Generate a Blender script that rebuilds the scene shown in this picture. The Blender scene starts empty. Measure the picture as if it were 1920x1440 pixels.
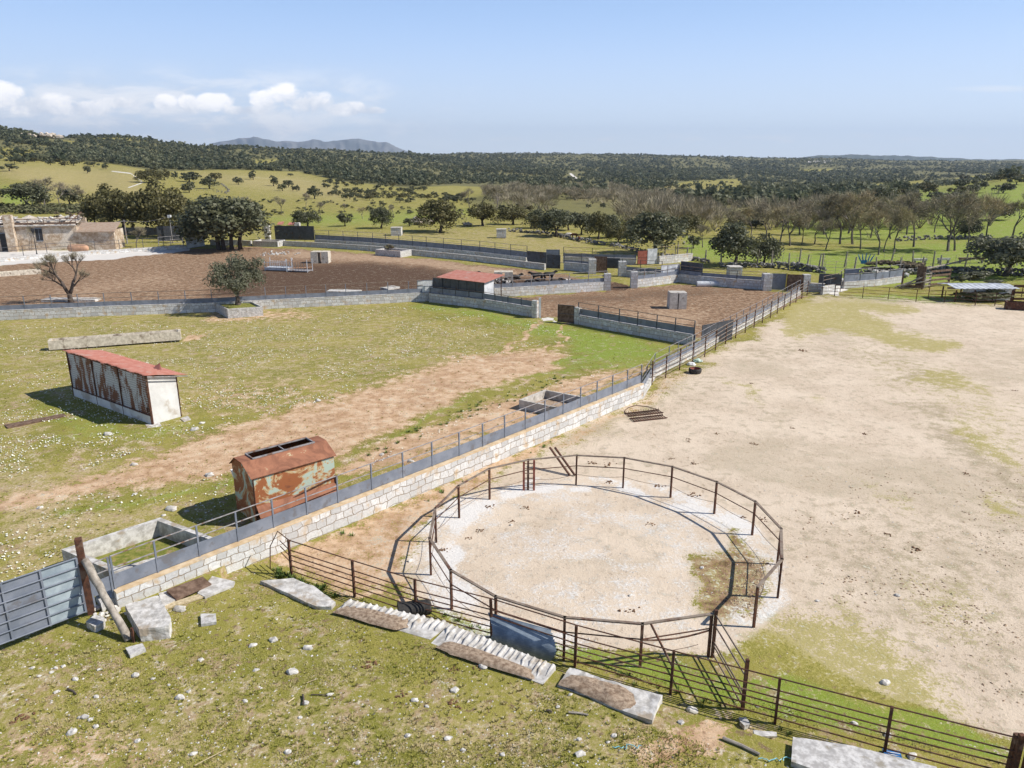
import bpy, math, random
import numpy as np
from mathutils import Vector, Matrix, noise as mn
R = math.radians
random.seed(7); rng = np.random.default_rng(7)
sc = bpy.context.scene
# ---------------------------------------------------------------- camera
CAMH = 15.0; PITCH = R(16.7); FL = 1400.0
cam = bpy.data.objects.new('camera', bpy.data.cameras.new('camera'))
sc.collection.objects.link(cam); sc.camera = cam
cam.location = (0, 0, CAMH); cam.rotation_euler = (math.pi/2 - PITCH, 0, 0)
cam.data.sensor_width = 36; cam.data.lens = 36*FL/1920
cam.data.clip_start = .2; cam.data.clip_end = 40000
# ---------------------------------------------------------------- light
SUN_EL, SUN_AZ = R(43), R(96)          # azimuth clockwise from +Y
sun = bpy.data.objects.new('sun', bpy.data.lights.new('sun', 'SUN'))
sc.collection.objects.link(sun)
sun.data.energy = 5.0; sun.data.angle = R(.53); sun.data.color = (1, .95, .87)
sd = Vector((math.sin(SUN_AZ)*math.cos(SUN_EL), math.cos(SUN_AZ)*math.cos(SUN_EL), math.sin(SUN_EL)))
sun.rotation_euler = sd.to_track_quat('Z', 'Y').to_euler()
sc.view_settings.view_transform = 'Standard'; sc.view_settings.look = 'None'
sc.view_settings.exposure = 0.29; sc.view_settings.gamma = 1

def nd(t, typ, ins=None, **props):
    n = t.nodes.new(typ)
    for k, v in props.items(): setattr(n, k, v)
    for k, v in (ins or {}).items():
        s = n.inputs[k]
        if isinstance(v, bpy.types.NodeSocket): t.links.new(v, s)
        else:
            if s.type == 'RGBA' and len(v) == 3: v = (*v, 1)
            s.default_value = v
    return n
def mth(t, op, a, b=0., c=0., clamp=False): return nd(t, 'ShaderNodeMath', {0: a, 1: b, 2: c}, operation=op, use_clamp=clamp).outputs[0]
def mix(t, f, a, b, mode='MIX'):
    return nd(t, 'ShaderNodeMix', {0: f, 6: a, 7: b}, data_type='RGBA', blend_type=mode).outputs[2]
def noi(t, co, scale, det=4, rough=.55, dist=0., out=0):
    return nd(t, 'ShaderNodeTexNoise', {'Vector': co, 'Scale': scale, 'Detail': det, 'Roughness': rough, 'Distortion': dist}).outputs[out]
def sst(t, v, a, b, lo=0., hi=1.):
    return nd(t, 'ShaderNodeMapRange', {0: v, 1: a, 2: b, 3: lo, 4: hi}, interpolation_type='SMOOTHSTEP').outputs[0]
def bump(t, h, strength, dist): return nd(t, 'ShaderNodeBump', {'Height': h, 'Strength': strength, 'Distance': dist}).outputs[0]
def vmap(t, co, sx, sy, sz): return nd(t, 'ShaderNodeVectorMath', {0: co, 1: (sx, sy, sz)}, operation='MULTIPLY').outputs[0]

# world: Nishita sky and clouds far beyond everything
w = bpy.data.worlds.new('World'); sc.world = w; w.use_nodes = True
t = w.node_tree; t.nodes.clear()
sky = nd(t, 'ShaderNodeTexSky', sky_type='NISHITA', sun_disc=False, sun_elevation=SUN_EL, sun_rotation=SUN_AZ,
         altitude=700, air_density=1.0, dust_density=.0, ozone_density=1.0)
co = nd(t, 'ShaderNodeTexCoord').outputs['Generated']
sp = nd(t, 'ShaderNodeSeparateXYZ', {0: co})
yy = mth(t, 'MAXIMUM', sp.outputs[1], .05)
cu = mth(t, 'DIVIDE', sp.outputs[0], yy); cw = mth(t, 'DIVIDE', sp.outputs[2], yy)
uv = nd(t, 'ShaderNodeCombineXYZ', {0: cu, 1: cw, 2: .3}).outputs[0]
def cpx(x, y): return (x-960)/1461., (300-y)/1500.
n1 = noi(t, vmap(t, uv, 1, 1.25, 1), 26, 7, .6, .3)
n2 = noi(t, vmap(t, uv, 1, 2.6, 1), 7, 5, .6)
def ell(x, y, a, b, mx=None):
    u0, w0 = cpx(x, y)
    dx = mth(t, 'DIVIDE', mth(t, 'SUBTRACT', cu, u0), a/1461.); dy = mth(t, 'DIVIDE', mth(t, 'SUBTRACT', cw, w0), b/1500.)
    f = mth(t, 'SUBTRACT', 1., mth(t, 'ADD', mth(t, 'MULTIPLY', dx, dx), mth(t, 'MULTIPLY', dy, dy)))
    return f if mx is None else mth(t, 'SMOOTH_MAX', mx, f, .15)
m = None
for e in ((322, 197, 20, 15), (368, 200, 18, 17), (412, 196, 36, 15), (505, 192, 26, 18), (545, 184, 34, 22), (590, 196, 48, 20), (660, 208, 48, 13), (700, 211, 30, 8),
          (100, 200, 70, 20), (180, 206, 50, 14), (240, 196, 44, 12), (10, 184, 70, 22), (470, 210, 46, 9), (60, 230, 60, 10)):
    m = ell(*e, mx=m)
base = sst(t, cw, cpx(0, 226)[1], cpx(0, 216)[1])
cd = mth(t, 'ADD', mth(t, 'MAXIMUM', m, -1.5), mth(t, 'MULTIPLY', mth(t, 'SUBTRACT', n1, .5), 3.8))
cum = mth(t, 'MULTIPLY', sst(t, cd, -.35, .6), base)
lit = sst(t, mth(t, 'ADD', mth(t, 'MULTIPLY', cw, 9.), mth(t, 'MULTIPLY', n1, 1.)), .85, 1.3)
leftfade = sst(t, cu, .0, -.34)
n3 = noi(t, vmap(t, uv, 1, 3.2, 1), 11, 7, .62, .4)
veil = mth(t, 'MULTIPLY', mth(t, 'MULTIPLY', sst(t, mth(t, 'ADD', mth(t, 'MULTIPLY', n2, .5), mth(t, 'MULTIPLY', n3, .5)), .38, .58), leftfade),
           mth(t, 'MULTIPLY', sst(t, cw, .125, .065), sst(t, cw, .0, .03)))
low = mth(t, 'MULTIPLY', mth(t, 'MULTIPLY', sst(t, noi(t, vmap(t, uv, 1, 6, 1), 22, 5, .6), .5, .7), sst(t, cw, .018, .023)), sst(t, cw, .034, .026))
wisp = mth(t, 'MULTIPLY', sst(t, mth(t, 'ADD', ell(1850, 172, 140, 9), mth(t, 'MULTIPLY', n2, .8)), .6, 1.5), .5)
ccol = mix(t, lit, (.66, .71, .80), (1.15, 1.12, 1.1))
skyc = mix(t, 1., sky.outputs[0], (.072, .072, .080), 'MULTIPLY')
skyc = mix(t, sst(t, sp.outputs[2], .42, .10,   .0, .85), skyc, mix(t, sst(t, sp.outputs[2], -.02, .2), (.76, .85, .95), (.40, .60, .95)))
# thin bright air low over the horizon
skyc = mix(t, mth(t, 'MULTIPLY', veil, .85), skyc, mix(t, sst(t, n3, .42, .62), (.66, .72, .82), (.93, .93, .95)))
skyc = mix(t, mth(t, 'MULTIPLY', low, .6), skyc, (.80, .82, .86))
skyc = mix(t, wisp, skyc, (.80, .83, .88))
skyc = mix(t, mth(t, 'MULTIPLY', cum, .95), skyc, ccol)
bg = nd(t, 'ShaderNodeBackground', {0: skyc, 1: 1.0})
t.links.new(bg.outputs[0], nd(t, 'ShaderNodeOutputWorld').inputs[0])

# ---------------------------------------------------------------- survey helpers
cp, sp_ = math.cos(PITCH), math.sin(PITCH)
def G(px, py, z=0.):                   # ground point seen at a photo position, for ground level z
    u = (px-960)/FL; v = (py-720)/FL; k = (CAMH-z)/(sp_+v*cp)
    return Vector((k*u, k*(cp-v*sp_), z))
def HT(px, py, ytop, z=0.):            # height of an upright that stands at (px,py)
    p = G(px, py, z); v = (ytop-720)/FL
    return CAMH - p.y*(sp_+v*cp)/(cp-v*sp_) - z
def lattice(xi, yi, seed):
    h = (xi.astype(np.int64)*374761393 + yi.astype(np.int64)*668265263 + seed*1274126177) & 0xffffffff
    h = ((h ^ (h >> 13))*1274126177) & 0xffffffff
    return ((h ^ (h >> 16)) & 0xffffff)/float(0xffffff)
def vn(x, y, seed=0):
    xi = np.floor(x); yi = np.floor(y); fx = x-xi; fy = y-yi
    fx = fx*fx*(3-2*fx); fy = fy*fy*(3-2*fy)
    a = lattice(xi, yi, seed); b = lattice(xi+1, yi, seed); c = lattice(xi, yi+1, seed); d = lattice(xi+1, yi+1, seed)
    return (a*(1-fx)+b*fx)*(1-fy)+(c*(1-fx)+d*fx)*fy
def fbm(x, y, o=4, seed=0):
    s = 0; a = .5; n = 0
    for i in range(o):
        s = s+a*vn(x, y, seed+i*17); n += a; x = x*2.03+3.1; y = y*2.03+1.7; a *= .5
    return s/n
def S01(x): x = np.clip(x, 0, 1); return x*x*(3-2*x)
# terrain stations: photo column -> rows seen at each distance
ST = np.array([110, 200, 320, 450, 650, 900, 1400, 2200, 3200, 4600, 14000.])
FLAT = [None, 412, 371, 350, 335, 325, 316, 310, 307, 305, 303]
TB = {-500: [None, 395, 345, 305, 270, 225, 250, 285, 298, 302, 305],
      0:   [None, 400, 350, 314, 285, 243, 262, 285, 298, 302, 305],
      200: [None, 407, 364, 330, 304, 276, 260, 280, 298, 302, 305],
      400: [None, 412, 370, 343, 322, 298, 279, 285, 298, 302, 305],
      600: [None, 413, 374, 352, 336, 312, 288, 284, 296, 302, 305],
      750: [None, 414, 378, 357, 345, 325, 305, 290, 292, 300, 305],
      900: [None, 416, 382, 362, 351, 336, 318, 301, 288, 300, 305],
      1200: [None, 418, 386, 369, 357, 346, 331, 312, 291, 300, 305],
      1500: [None, 416, 388, 372, 362, 352, 338, 318, 298, 301, 305],
      1700: [None, 413, 382, 362, 356, 348, 336, 320, 303, 302, 305],
      1920: [None, 407, 362, 334, 348, 345, 336, 320, 305, 301, 305],
      2500: [None, 395, 350, 320, 330, 335, 332, 318, 305, 301, 305]}
TC = np.array(sorted(TB), float)
def row2z(Y, r):
    v = (r-720)/FL; return CAMH-Y*(sp_+v*cp)/(cp-v*sp_)
TZ = np.array([[0.]+[row2z(ST[i], TB[c][i]) for i in range(1, len(ST))] for c in sorted(TB)])
WA = [G(217, 1112, 1), G(640, 947, 1), G(867, 858, 1), G(1207, 720, 1)]      # long wall, coping line
FA = [G(*q) for q in ((1222, 722), (1248, 709), (1274, 694), (1321, 669), (1360, 645), (1397, 624), (1444, 597), (1481, 574), (1513, 554))]
LINE = [(WA[0].x, WA[0].y), (WA[1].x, WA[1].y), (WA[2].x, WA[2].y), (WA[3].x, WA[3].y)]
for _p in FA[1:]: LINE.append((_p.x-.6, _p.y+.35))
EDGE = [(q.x, q.y) for q in (G(430, 1050, .4), G(560, 1098, .4), (G(655, 1122, .4)), G(840, 1167, .4), G(1043, 1245, .4), G(1242, 1307, .4), G(1480, 1382, .4), G(1800, 1452, .4))]
def side(line, X, Y):                  # signed distance-like value, >0 on the left/near side
    ys = np.array([p[1] for p in line]); xs = np.array([p[0] for p in line])
    o = np.argsort(ys); return np.interp(Y, ys[o], xs[o])-X
def ht(X, Y):
    X = np.asarray(X, float); Y = np.maximum(np.asarray(Y, float), 1.)
    c = np.clip(960+1461.6*X/Y, TC[0], TC[-1])
    j = np.clip(np.searchsorted(TC, c)-1, 0, len(TC)-2); f = (c-TC[j])/(TC[j+1]-TC[j]); f = f*f*(3-2*f)
    k = np.clip(np.searchsorted(ST, Y)-1, 0, len(ST)-2); g = np.clip((Y-ST[k])/(ST[k+1]-ST[k]), 0, 1)
    z = (TZ[j, k]*(1-g)+TZ[j, k+1]*g)*(1-f)+(TZ[j+1, k]*(1-g)+TZ[j+1, k+1]*g)*f
    far = S01((Y-160)/500)
    z = z+far*(fbm(X/170, Y/170, 4, 5)-.5)*16*np.minimum(1, Y/1500)+S01((Y-90)/100)*(fbm(X/25, Y/25, 3, 9)-.5)*.8*S01((2500-Y)/500)
    z = z+(fbm(X/7, Y/7, 3, 2)-.5)*.10*S01((140-Y)/30)
    # raised pasture behind the long wall, and the mossy terrace in front of it
    w1 = S01((side(LINE, X, Y)-.12)/.25)*S01((Y-20.5)/2)*S01((64-Y)/16)*.45
    ex = np.array([p[0] for p in EDGE]); ey = np.array([p[1] for p in EDGE])
    w2 = S01((np.interp(X, ex, ey)-Y)/.35)*.40*S01((24.6-Y)/1.)
    w2 = np.where(X < EDGE[0][0], S01((22.6+(X+13.4)*1.09-Y+.3)/.3)*.40, w2)
    return z+np.maximum(w1, w2)
def hz(x, y): return float(ht(np.array([x]), np.array([y]))[0])
def GT(px, py, far=20000.):            # first terrain hit along the sight line, arrays
    px = np.atleast_1d(np.asarray(px, float)); py = np.atleast_1d(np.asarray(py, float))
    u = (px-960)/FL; v = (py-720)/FL; dy = cp-v*sp_; dz = -(sp_+v*cp)
    Yc = np.full(px.shape, np.nan); Yp = 12.
    Ys = np.exp(np.linspace(math.log(12), math.log(6000), 620)); prev = None
    if len(px) < 60:
        A, B = np.meshgrid(u/dy, Ys, indexing='ij'); dd = CAMH+(dz/dy)[:, None]*B-ht(A*B, B); h_ = (dd[:, 1:] <= 0) & (dd[:, :-1] > 0)
        for i in range(len(px)):
            if h_[i].any(): k = int(h_[i].argmax()); Yc[i] = Ys[k]+(Ys[k+1]-Ys[k])*dd[i, k]/max(dd[i, k]-dd[i, k+1], 1e-9)
        return u/dy*Yc, Yc, ht(u/dy*Yc, np.nan_to_num(Yc, nan=1.))
    for Y in Ys:
        X = u/dy*Y; z = CAMH+dz/dy*Y; d = z-ht(X, np.full(px.shape, Y))
        if prev is not None:
            hit = np.isnan(Yc) & (d <= 0) & (prev > 0)
            Yc = np.where(hit, Yp+(Y-Yp)*prev/np.maximum(prev-d, 1e-9), Yc)
        prev = d; Yp = Y
    return u/dy*Yc, Yc, ht(u/dy*Yc, np.nan_to_num(Yc, nan=1.))
def gt(px, py):
    X, Y, Z = GT(px, py)
    return Vector((X[0], Y[0], Z[0])) if not np.isnan(Y[0]) else None
def proj(X, Y, Z):
    dpt = Y*cp+(CAMH-Z)*sp_; return 960+FL*X/dpt, 720+FL*((CAMH-Z)*cp-Y*sp_)/dpt

# ---------------------------------------------------------------- object helpers
COL = sc.collection
def tag(o, label=None, cat=None, group=None, kind=None):
    for k, v in (('label', label), ('category', cat), ('group', group), ('kind', kind)):
        if v: o[k] = v
    return o
def empty(name, loc, rz=0., label=None, cat=None, group=None):
    o = bpy.data.objects.new(name, None); COL.objects.link(o); o.location = loc; o.rotation_euler = (0, 0, rz)
    o.empty_display_size = .3
    return tag(o, label, cat, group)
def link(name, me, parent=None, loc=(0, 0, 0), rz=0., scale=None):
    o = bpy.data.objects.new(name, me); COL.objects.link(o); o.location = loc; o.rotation_euler = (0, 0, rz)
    if scale is not None: o.scale = scale if hasattr(scale, '__len__') else (scale,)*3
    if parent: o.parent = parent
    return o
def copy_tree(o, parent=None):
    c = o.copy(); COL.objects.link(c)
    if parent: c.parent = parent
    for ch in list(o.children): copy_tree(ch, c)
    return c
def npmesh(name, V, Fc, mat, smooth=False, attrs=None, uvs=None):
    me = bpy.data.meshes.new(name); V = np.asarray(V, np.float32); Fc = np.asarray(Fc, np.int32); k = Fc.shape[1]
    me.vertices.add(len(V)); me.vertices.foreach_set('co', V.ravel())
    me.loops.add(Fc.size); me.loops.foreach_set('vertex_index', Fc.ravel())
    me.polygons.add(len(Fc)); me.polygons.foreach_set('loop_start', np.arange(0, Fc.size, k, dtype=np.int32))
    me.polygons.foreach_set('use_smooth', np.full(len(Fc), smooth))
    me.update(calc_edges=True)
    for kk, (dom, typ, arr) in (attrs or {}).items():
        a = me.attributes.new(kk, typ, dom)
        a.data.foreach_set('vector' if typ == 'FLOAT_VECTOR' else 'value', np.asarray(arr, np.float32).ravel())
    if mat: me.materials.append(mat)
    return me
class MB:
    def __init__(s): s.v = []; s.f = []; s.uv = []; s.useuv = False
    def quad(s, a, b, c, d, uv=None):
        i = len(s.v); s.v += [Vector(a), Vector(b), Vector(c), Vector(d)]; s.f.append((i, i+1, i+2, i+3))
        s.uv.append(uv or [(0, 0)]*4)
        if uv: s.useuv = True
    def poly(s, pts):
        i = len(s.v); s.v += [Vector(p) for p in pts]; s.f.append(tuple(range(i, i+len(pts)))); s.uv.append([(0, 0)]*len(pts))
    def box(s, c, size, rz=0., taper=1., M=None):
        c = Vector(c); x, y, z = (q/2 for q in size); m = M or Matrix.Rotation(rz, 3, 'Z'); i = len(s.v)
        for dz, tp in ((-z, 1), (z, taper)):
            for dx, dy in ((-x, -y), (x, -y), (x, y), (-x, y)): s.v.append(c+m @ Vector((dx*tp, dy*tp, dz)))
        for f in ((0, 3, 2, 1), (4, 5, 6, 7), (0, 1, 5, 4), (1, 2, 6, 5), (2, 3, 7, 6), (3, 0, 4, 7)):
            s.f.append(tuple(i+q for q in f)); s.uv.append([(0, 0)]*4)
    def prism(s, pts, z0, z1, uvh=False):      # vertical prism over an outline; z per point allowed
        n = len(pts); i = len(s.v)
        za = z0 if hasattr(z0, '__len__') else [z0]*n; zb = z1 if hasattr(z1, '__len__') else [z1]*n
        s.v += [Vector((p[0], p[1], za[k])) for k, p in enumerate(pts)]+[Vector((p[0], p[1], zb[k])) for k, p in enumerate(pts)]
        s.f.append(tuple(i+k for k in reversed(range(n)))); s.uv.append([(0, 0)]*n)
        s.f.append(tuple(i+n+k for k in range(n))); s.uv.append([(0, 0)]*n)
        for k in range(n): s.f.append((i+k, i+(k+1) % n, i+n+(k+1) % n, i+n+k)); s.uv.append([(0, 0)]*4)
    def beam(s, a, b, w, h):
        a = Vector(a); b = Vector(b); d = b-a
        if d.length < 1e-6: return
        q = d.to_track_quat('X', 'Z').to_matrix(); s.box((a+b)/2, (d.length, w, h), M=q)
    def tube(s, pts, rad, n=6, cap=True):
        pts = [Vector(p) for p in pts]; rad = rad if hasattr(rad, '__len__') else [rad]*len(pts); i0 = len(s.v); prev = None
        for k, p in enumerate(pts):
            d = (pts[min(k+1, len(pts)-1)]-pts[max(k-1, 0)]); d = d.normalized() if d.length > 1e-9 else Vector((0, 0, 1))
            x = d.orthogonal().normalized() if prev is None else (prev-d*prev.dot(d)).normalized()
            prev = x; y = d.cross(x)
            for q in range(n): a = 2*math.pi*q/n; s.v.append(p+(x*math.cos(a)+y*math.sin(a))*rad[k])
        for k in range(len(pts)-1):
            for q in range(n):
                a = i0+k*n+q; b = i0+k*n+(q+1) % n; s.f.append((a, b, b+n, a+n)); s.uv.append([(0, 0)]*4)
        if cap:
            s.f.append(tuple(i0+q for q in reversed(range(n)))); s.uv.append([(0, 0)]*n)
            e = i0+(len(pts)-1)*n; s.f.append(tuple(e+q for q in range(n))); s.uv.append([(0, 0)]*n)
    def mesh(s, name, mat, smooth=False):
        me = bpy.data.meshes.new(name); me.from_pydata([tuple(v) for v in s.v], [], s.f)
        if s.useuv:
            l = me.uv_layers.new(name='UVMap'); flat = [c for u in s.uv for c in u]
            l.data.foreach_set('uv', np.array(flat, np.float32).ravel())
        if smooth: me.polygons.foreach_set('use_smooth', [True]*len(me.polygons))
        me.materials.append(mat); me.update(); return me
    def build(s, name, mat, parent=None, loc=(0, 0, 0), rz=0., smooth=False, scale=None):
        return link(name, s.mesh(name, mat, smooth), parent, loc, rz, scale)

# ---------------------------------------------------------------- materials
def mat(name, fn, rough=.85, spec=.3, metal=0., trans=0.):
    m = bpy.data.materials.new(name); m.use_nodes = True; t = m.node_tree; t.nodes.clear()
    b = nd(t, 'ShaderNodeBsdfPrincipled', {'Roughness': rough, 'Specular IOR Level': spec, 'Metallic': metal})
    r = fn(t, b)
    if isinstance(r, tuple): c, n = r; t.links.new(n, b.inputs['Normal'])
    else: c = r
    if isinstance(c, bpy.types.NodeSocket): t.links.new(c, b.inputs['Base Color'])
    so = b.outputs[0]
    if trans: so = nd(t, 'ShaderNodeMixShader', {0: trans, 1: so, 2: nd(t, 'ShaderNodeBsdfTranslucent', {0: c}).outputs[0]}).outputs[0]
    t.links.new(so, nd(t, 'ShaderNodeOutputMaterial').inputs[0]); return m
def obco(t): return nd(t, 'ShaderNodeTexCoord').outputs['Object']
def geoP(t): return nd(t, 'ShaderNodeNewGeometry').outputs['Position']
def simple(name, c1, c2, scale=3., rough=.85, bmp=.3, bd=.02, det=6, lo=.35, hi=.65, metal=0., world=False, spec=.3, c3=None, s3=.5):
    def fn(t, b):
        co = geoP(t) if world else obco(t); n = noi(t, co, scale, det, .62)
        c = mix(t, sst(t, n, lo, hi), c1, c2)
        if c3: c = mix(t, sst(t, noi(t, co, scale*s3, 5, .6), .55, .66), c, c3)
        return c, bump(t, noi(t, co, scale*5, 4, .6), bmp, bd)
    return mat(name, fn, rough, spec, metal)

M = {}
M['granite'] = simple('granite', (.36, .345, .33), (.60, .585, .565), 6, c3=(.30, .27, .22), s3=.3, world=True)
M['limestone'] = simple('whitewashed_stone', (.36, .34, .31), (.64, .62, .59), 3.5, world=True, bd=.03, c3=(.36, .30, .23), s3=.4)
M['concrete'] = simple('concrete', (.42, .39, .35), (.60, .57, .52), 3, c3=(.30, .27, .23), s3=.5, world=True)
M['plaster'] = simple('plaster', (.58, .57, .55), (.70, .69, .67), 1.2, bmp=.1, c3=(.46, .41, .35), s3=.6)
M['oldconc'] = simple('old_concrete', (.44, .39, .315), (.66, .60, .50), 4, c3=(.25, .2, .15), s3=.4, world=True)
M['bluesteel'] = simple('blue_grey_painted_steel', (.155, .175, .215), (.215, .235, .28), 1.5, .5, .08, .005, c3=(.15, .15, .165), s3=1.2, world=True)
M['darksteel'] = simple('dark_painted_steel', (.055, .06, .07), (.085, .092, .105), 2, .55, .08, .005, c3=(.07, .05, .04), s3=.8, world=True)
M['rail'] = simple('weathered_rail_steel', (.20, .19, .19), (.33, .31, .31), 4, .5, .1, .004, c3=(.16, .09, .06), s3=.7, world=True)
M['rust'] = simple('rusty_steel', (.055, .028, .02), (.13, .055, .032), 7, .8, .3, .01, world=True, c3=(.19, .12, .085), s3=.3)
M['ringrail'] = simple('weathered_ring_rail', (.17, .125, .095), (.27, .22, .175), 3, .7, .2, .01, world=True, c3=(.12, .06, .04), s3=.4)
M['redroof'] = simple('red_sheet', (.42, .155, .11), (.50, .23, .175), 2.5, .7, .1, .01, c3=(.44, .26, .21), s3=.5)
M['wood'] = simple('grey_wood', (.22, .19, .155), (.40, .355, .30), 5, .9, .5, .02)
M['brownwood'] = simple('brown_wood', (.10, .06, .04), (.21, .14, .10), 4, .9, .5, .02, world=True)
M['bark'] = simple('bark', (.05, .038, .03), (.12, .095, .08), 5, .95, .8, .04)
M['barkgrey'] = simple('grey_bark', (.10, .085, .075), (.21, .185, .165), 4, .95, .8, .03)
M['stone'] = simple('field_stone', (.40, .38, .35), (.66, .63, .58), 5, world=True, bd=.01)
M['darkstone'] = simple('lichen_stone', (.11, .105, .095), (.30, .285, .26), 1.5, world=True, bd=.05)
M['rockpale'] = simple('pale_rock', (.38, .32, .26), (.58, .51, .43), .6, world=True, bd=.1)
M['black'] = simple('black_hide', (.012, .011, .011), (.03, .027, .025), 3, .6, .1)
M['piebald'] = simple('black_and_white_hide', (.02, .018, .018), (.62, .58, .53), 1.6, .7, .1, lo=.5, hi=.53, det=2)
M['whitehide'] = simple('white_hide', (.50, .46, .40), (.66, .62, .56), 2, .7, .1)
M['chestnut'] = simple('chestnut_hide', (.19, .065, .03), (.27, .10, .045), 2, .6, .1)
M['blueplastic'] = simple('blue_plastic', (.03, .15, .42), (.06, .25, .55), 3, .4, .1)
M['cyan'] = simple('cyan_twine', (.12, .42, .48), (.3, .6, .65), 3, .5, .1)
M['rubber'] = simple('rubber', (.02, .02, .02), (.05, .045, .04), 6, .7, .2)
M['lining'] = simple('red_lining', (.22, .06, .04), (.30, .10, .07), 3, .7, .2)
M['greenbag'] = simple('pale_green_plastic', (.30, .46, .38), (.62, .70, .64), 4, .4, .3)
M['whitebag'] = simple('white_plastic', (.6, .6, .6), (.78, .78, .78), 4, .4, .3)
M['dung'] = simple('dung', (.09, .045, .022), (.26, .15, .08), 30, .95, .6, .02, world=True)
M['straw'] = simple('dry_straw', (.40, .32, .19), (.60, .50, .33), 10, .9, .2, world=True)
M['orange'] = simple('orange_paint', (.44, .25, .15), (.56, .34, .22), 2, .5, .1)
M['dark'] = simple('painted_opening_shade', (.02, .02, .022), (.035, .035, .04), 2, .5, .1)  # near-black colour painting the shade inside the farmhouse openings
M['ironblack'] = simple('black_iron', (.015, .015, .017), (.03, .03, .035), 4, .5, .1)
M['yellow'] = simple('yellow_paint', (.55, .45, .08), (.62, .52, .12), 4, .6, .1)

def f_masonry(t, b):
    uv = nd(t, 'ShaderNodeTexCoord').outputs['UV']
    d = noi(t, uv, 1.3, 3, .5, 0., 1); d = nd(t, 'ShaderNodeVectorMath', {0: d, 1: (.5, .5, .5)}, operation='SUBTRACT').outputs[0]
    uv2 = nd(t, 'ShaderNodeVectorMath', {0: uv, 1: vmap(t, d, .5, .34, 0)}, operation='ADD').outputs[0]
    br = nd(t, 'ShaderNodeTexBrick', {'Vector': uv2, 'Color1': (.02, .02, .02, 1), 'Color2': (1, 1, 1, 1), 'Mortar': (0, 0, 0, 1), 'Scale': 1., 'Mortar Size': .016, 'Mortar Smooth': .3,
                                      'Bias': 0., 'Brick Width': .46, 'Row Height': .35}, offset=.42, offset_frequency=2, squash=1.5, squash_frequency=3)
    n = noi(t, uv, 9, 6, .7)
    c = mix(t, br.outputs[0], (.50, .50, .495), (.80, .80, .79))
    c = mix(t, sst(t, n, .35, .7), mix(t, .5, c, (.36, .345, .33)), c)
    c = mix(t, sst(t, noi(t, uv, 1.7, 4), .52, .72), c, (.52, .40, .27))
    c = mix(t, br.outputs[1], c, (.30, .24, .18))
    h = mth(t, 'SUBTRACT', mth(t, 'MULTIPLY', n, .5), br.outputs[1])
    return c, bump(t, h, .8, .03)
M['masonry'] = mat('granite_masonry', f_masonry)
def f_rubble(t, b):
    uv = nd(t, 'ShaderNodeTexCoord').outputs['UV']
    v1 = nd(t, 'ShaderNodeTexVoronoi', {'Vector': vmap(t, uv, 1, 1.35, 1), 'Scale': 2.6}, feature='DISTANCE_TO_EDGE').outputs[0]
    v2 = nd(t, 'ShaderNodeTexVoronoi', {'Vector': vmap(t, uv, 1, 1.35, 1), 'Scale': 2.6})
    c = mix(t, nd(t, 'ShaderNodeSeparateColor', {0: v2.outputs[1]}).outputs[0], (.34, .24, .155), (.56, .46, .35))
    c = mix(t, sst(t, noi(t, uv, .5, 4), .48, .62), c, (.62, .55, .46))
    c = mix(t, sst(t, v1, .05, .0), c, (.30, .23, .17))
    return c, bump(t, v1, .6, .05)
M['rubble'] = mat('ochre_rubble_masonry', f_rubble)
M['coping'] = simple('ochre_mortar_coping', (.50, .36, .21), (.64, .51, .35), 3, world=True, c3=(.45, .40, .33), s3=.4)

def f_hopper(t, b):
    co = obco(t)
    n = noi(t, co, .75, 6, .68, .9)
    n2 = noi(t, co, 4, 6, .7)
    k = mth(t, 'ADD', n, mth(t, 'MULTIPLY', mth(t, 'SUBTRACT', n2, .5), .22))
    c = mix(t, sst(t, k, .425, .45), (.40, .47, .39), (.50, .36, .19))
    c = mix(t, sst(t, k, .445, .50), c, (.30, .105, .04))
    c = mix(t, sst(t, k, .60, .72), c, (.15, .055, .03))
    return c, bump(t, n2, .3, .01)
M['hopper'] = mat('rusting_green_paint', f_hopper, .75)
def f_hroof(t, b):
    co = obco(t); n = noi(t, co, 1.3, 6, .7, 1.); c = mix(t, sst(t, n, .35, .6), (.20, .085, .05), (.32, .14, .08))
    c = mix(t, sst(t, n, .62, .66), c, (.46, .36, .22)); return mix(t, sst(t, n, .68, .72), c, (.38, .45, .38))
M['hroof'] = mat('rusted_roof_sheet', f_hroof, .8)
def f_shedpanel(t, b):
    co = nd(t, 'ShaderNodeTexCoord').outputs['UV']
    s = nd(t, 'ShaderNodeSeparateXYZ', {0: co})
    n = noi(t, vmap(t, co, .9, .28, 1), 1.6, 5, .65, .6)
    st = nd(t, 'ShaderNodeTexWave', {'Vector': vmap(t, co, .15, 1, 1), 'Scale': 2.2, 'Distortion': 1.2, 'Detail': 3.}, bands_direction='Y').outputs[0]
    k = mth(t, 'ADD', n, mth(t, 'MULTIPLY', mth(t, 'SUBTRACT', st, .5), .07))
    wh = mix(t, st, (.34, .35, .37), (.56, .57, .59))
    c = mix(t, sst(t, k, .49, .53), wh, (.17, .07, .04))
    return mix(t, sst(t, k, .60, .7), c, (.10, .045, .03))
M['shedpanel'] = mat('rust_streaked_white_sheet', f_shedpanel, .6)
def f_galv(t, b):
    co = obco(t); return mix(t, sst(t, noi(t, co, 1.5, 4), .4, .6), (.42, .44, .47), (.60, .62, .65))
M['gatesheet'] = simple('pale_blue_gate_sheet', (.24, .29, .33), (.40, .46, .49), 1.2, .55, .08, .005, world=True)
M['bent'] = simple('dull_blue_galvanised', (.15, .19, .24), (.31, .37, .43), 1.8, .75, .1, .01, world=True)
M['galv'] = mat('galvanised_sheet', f_galv, .5, .5, .0)
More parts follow.
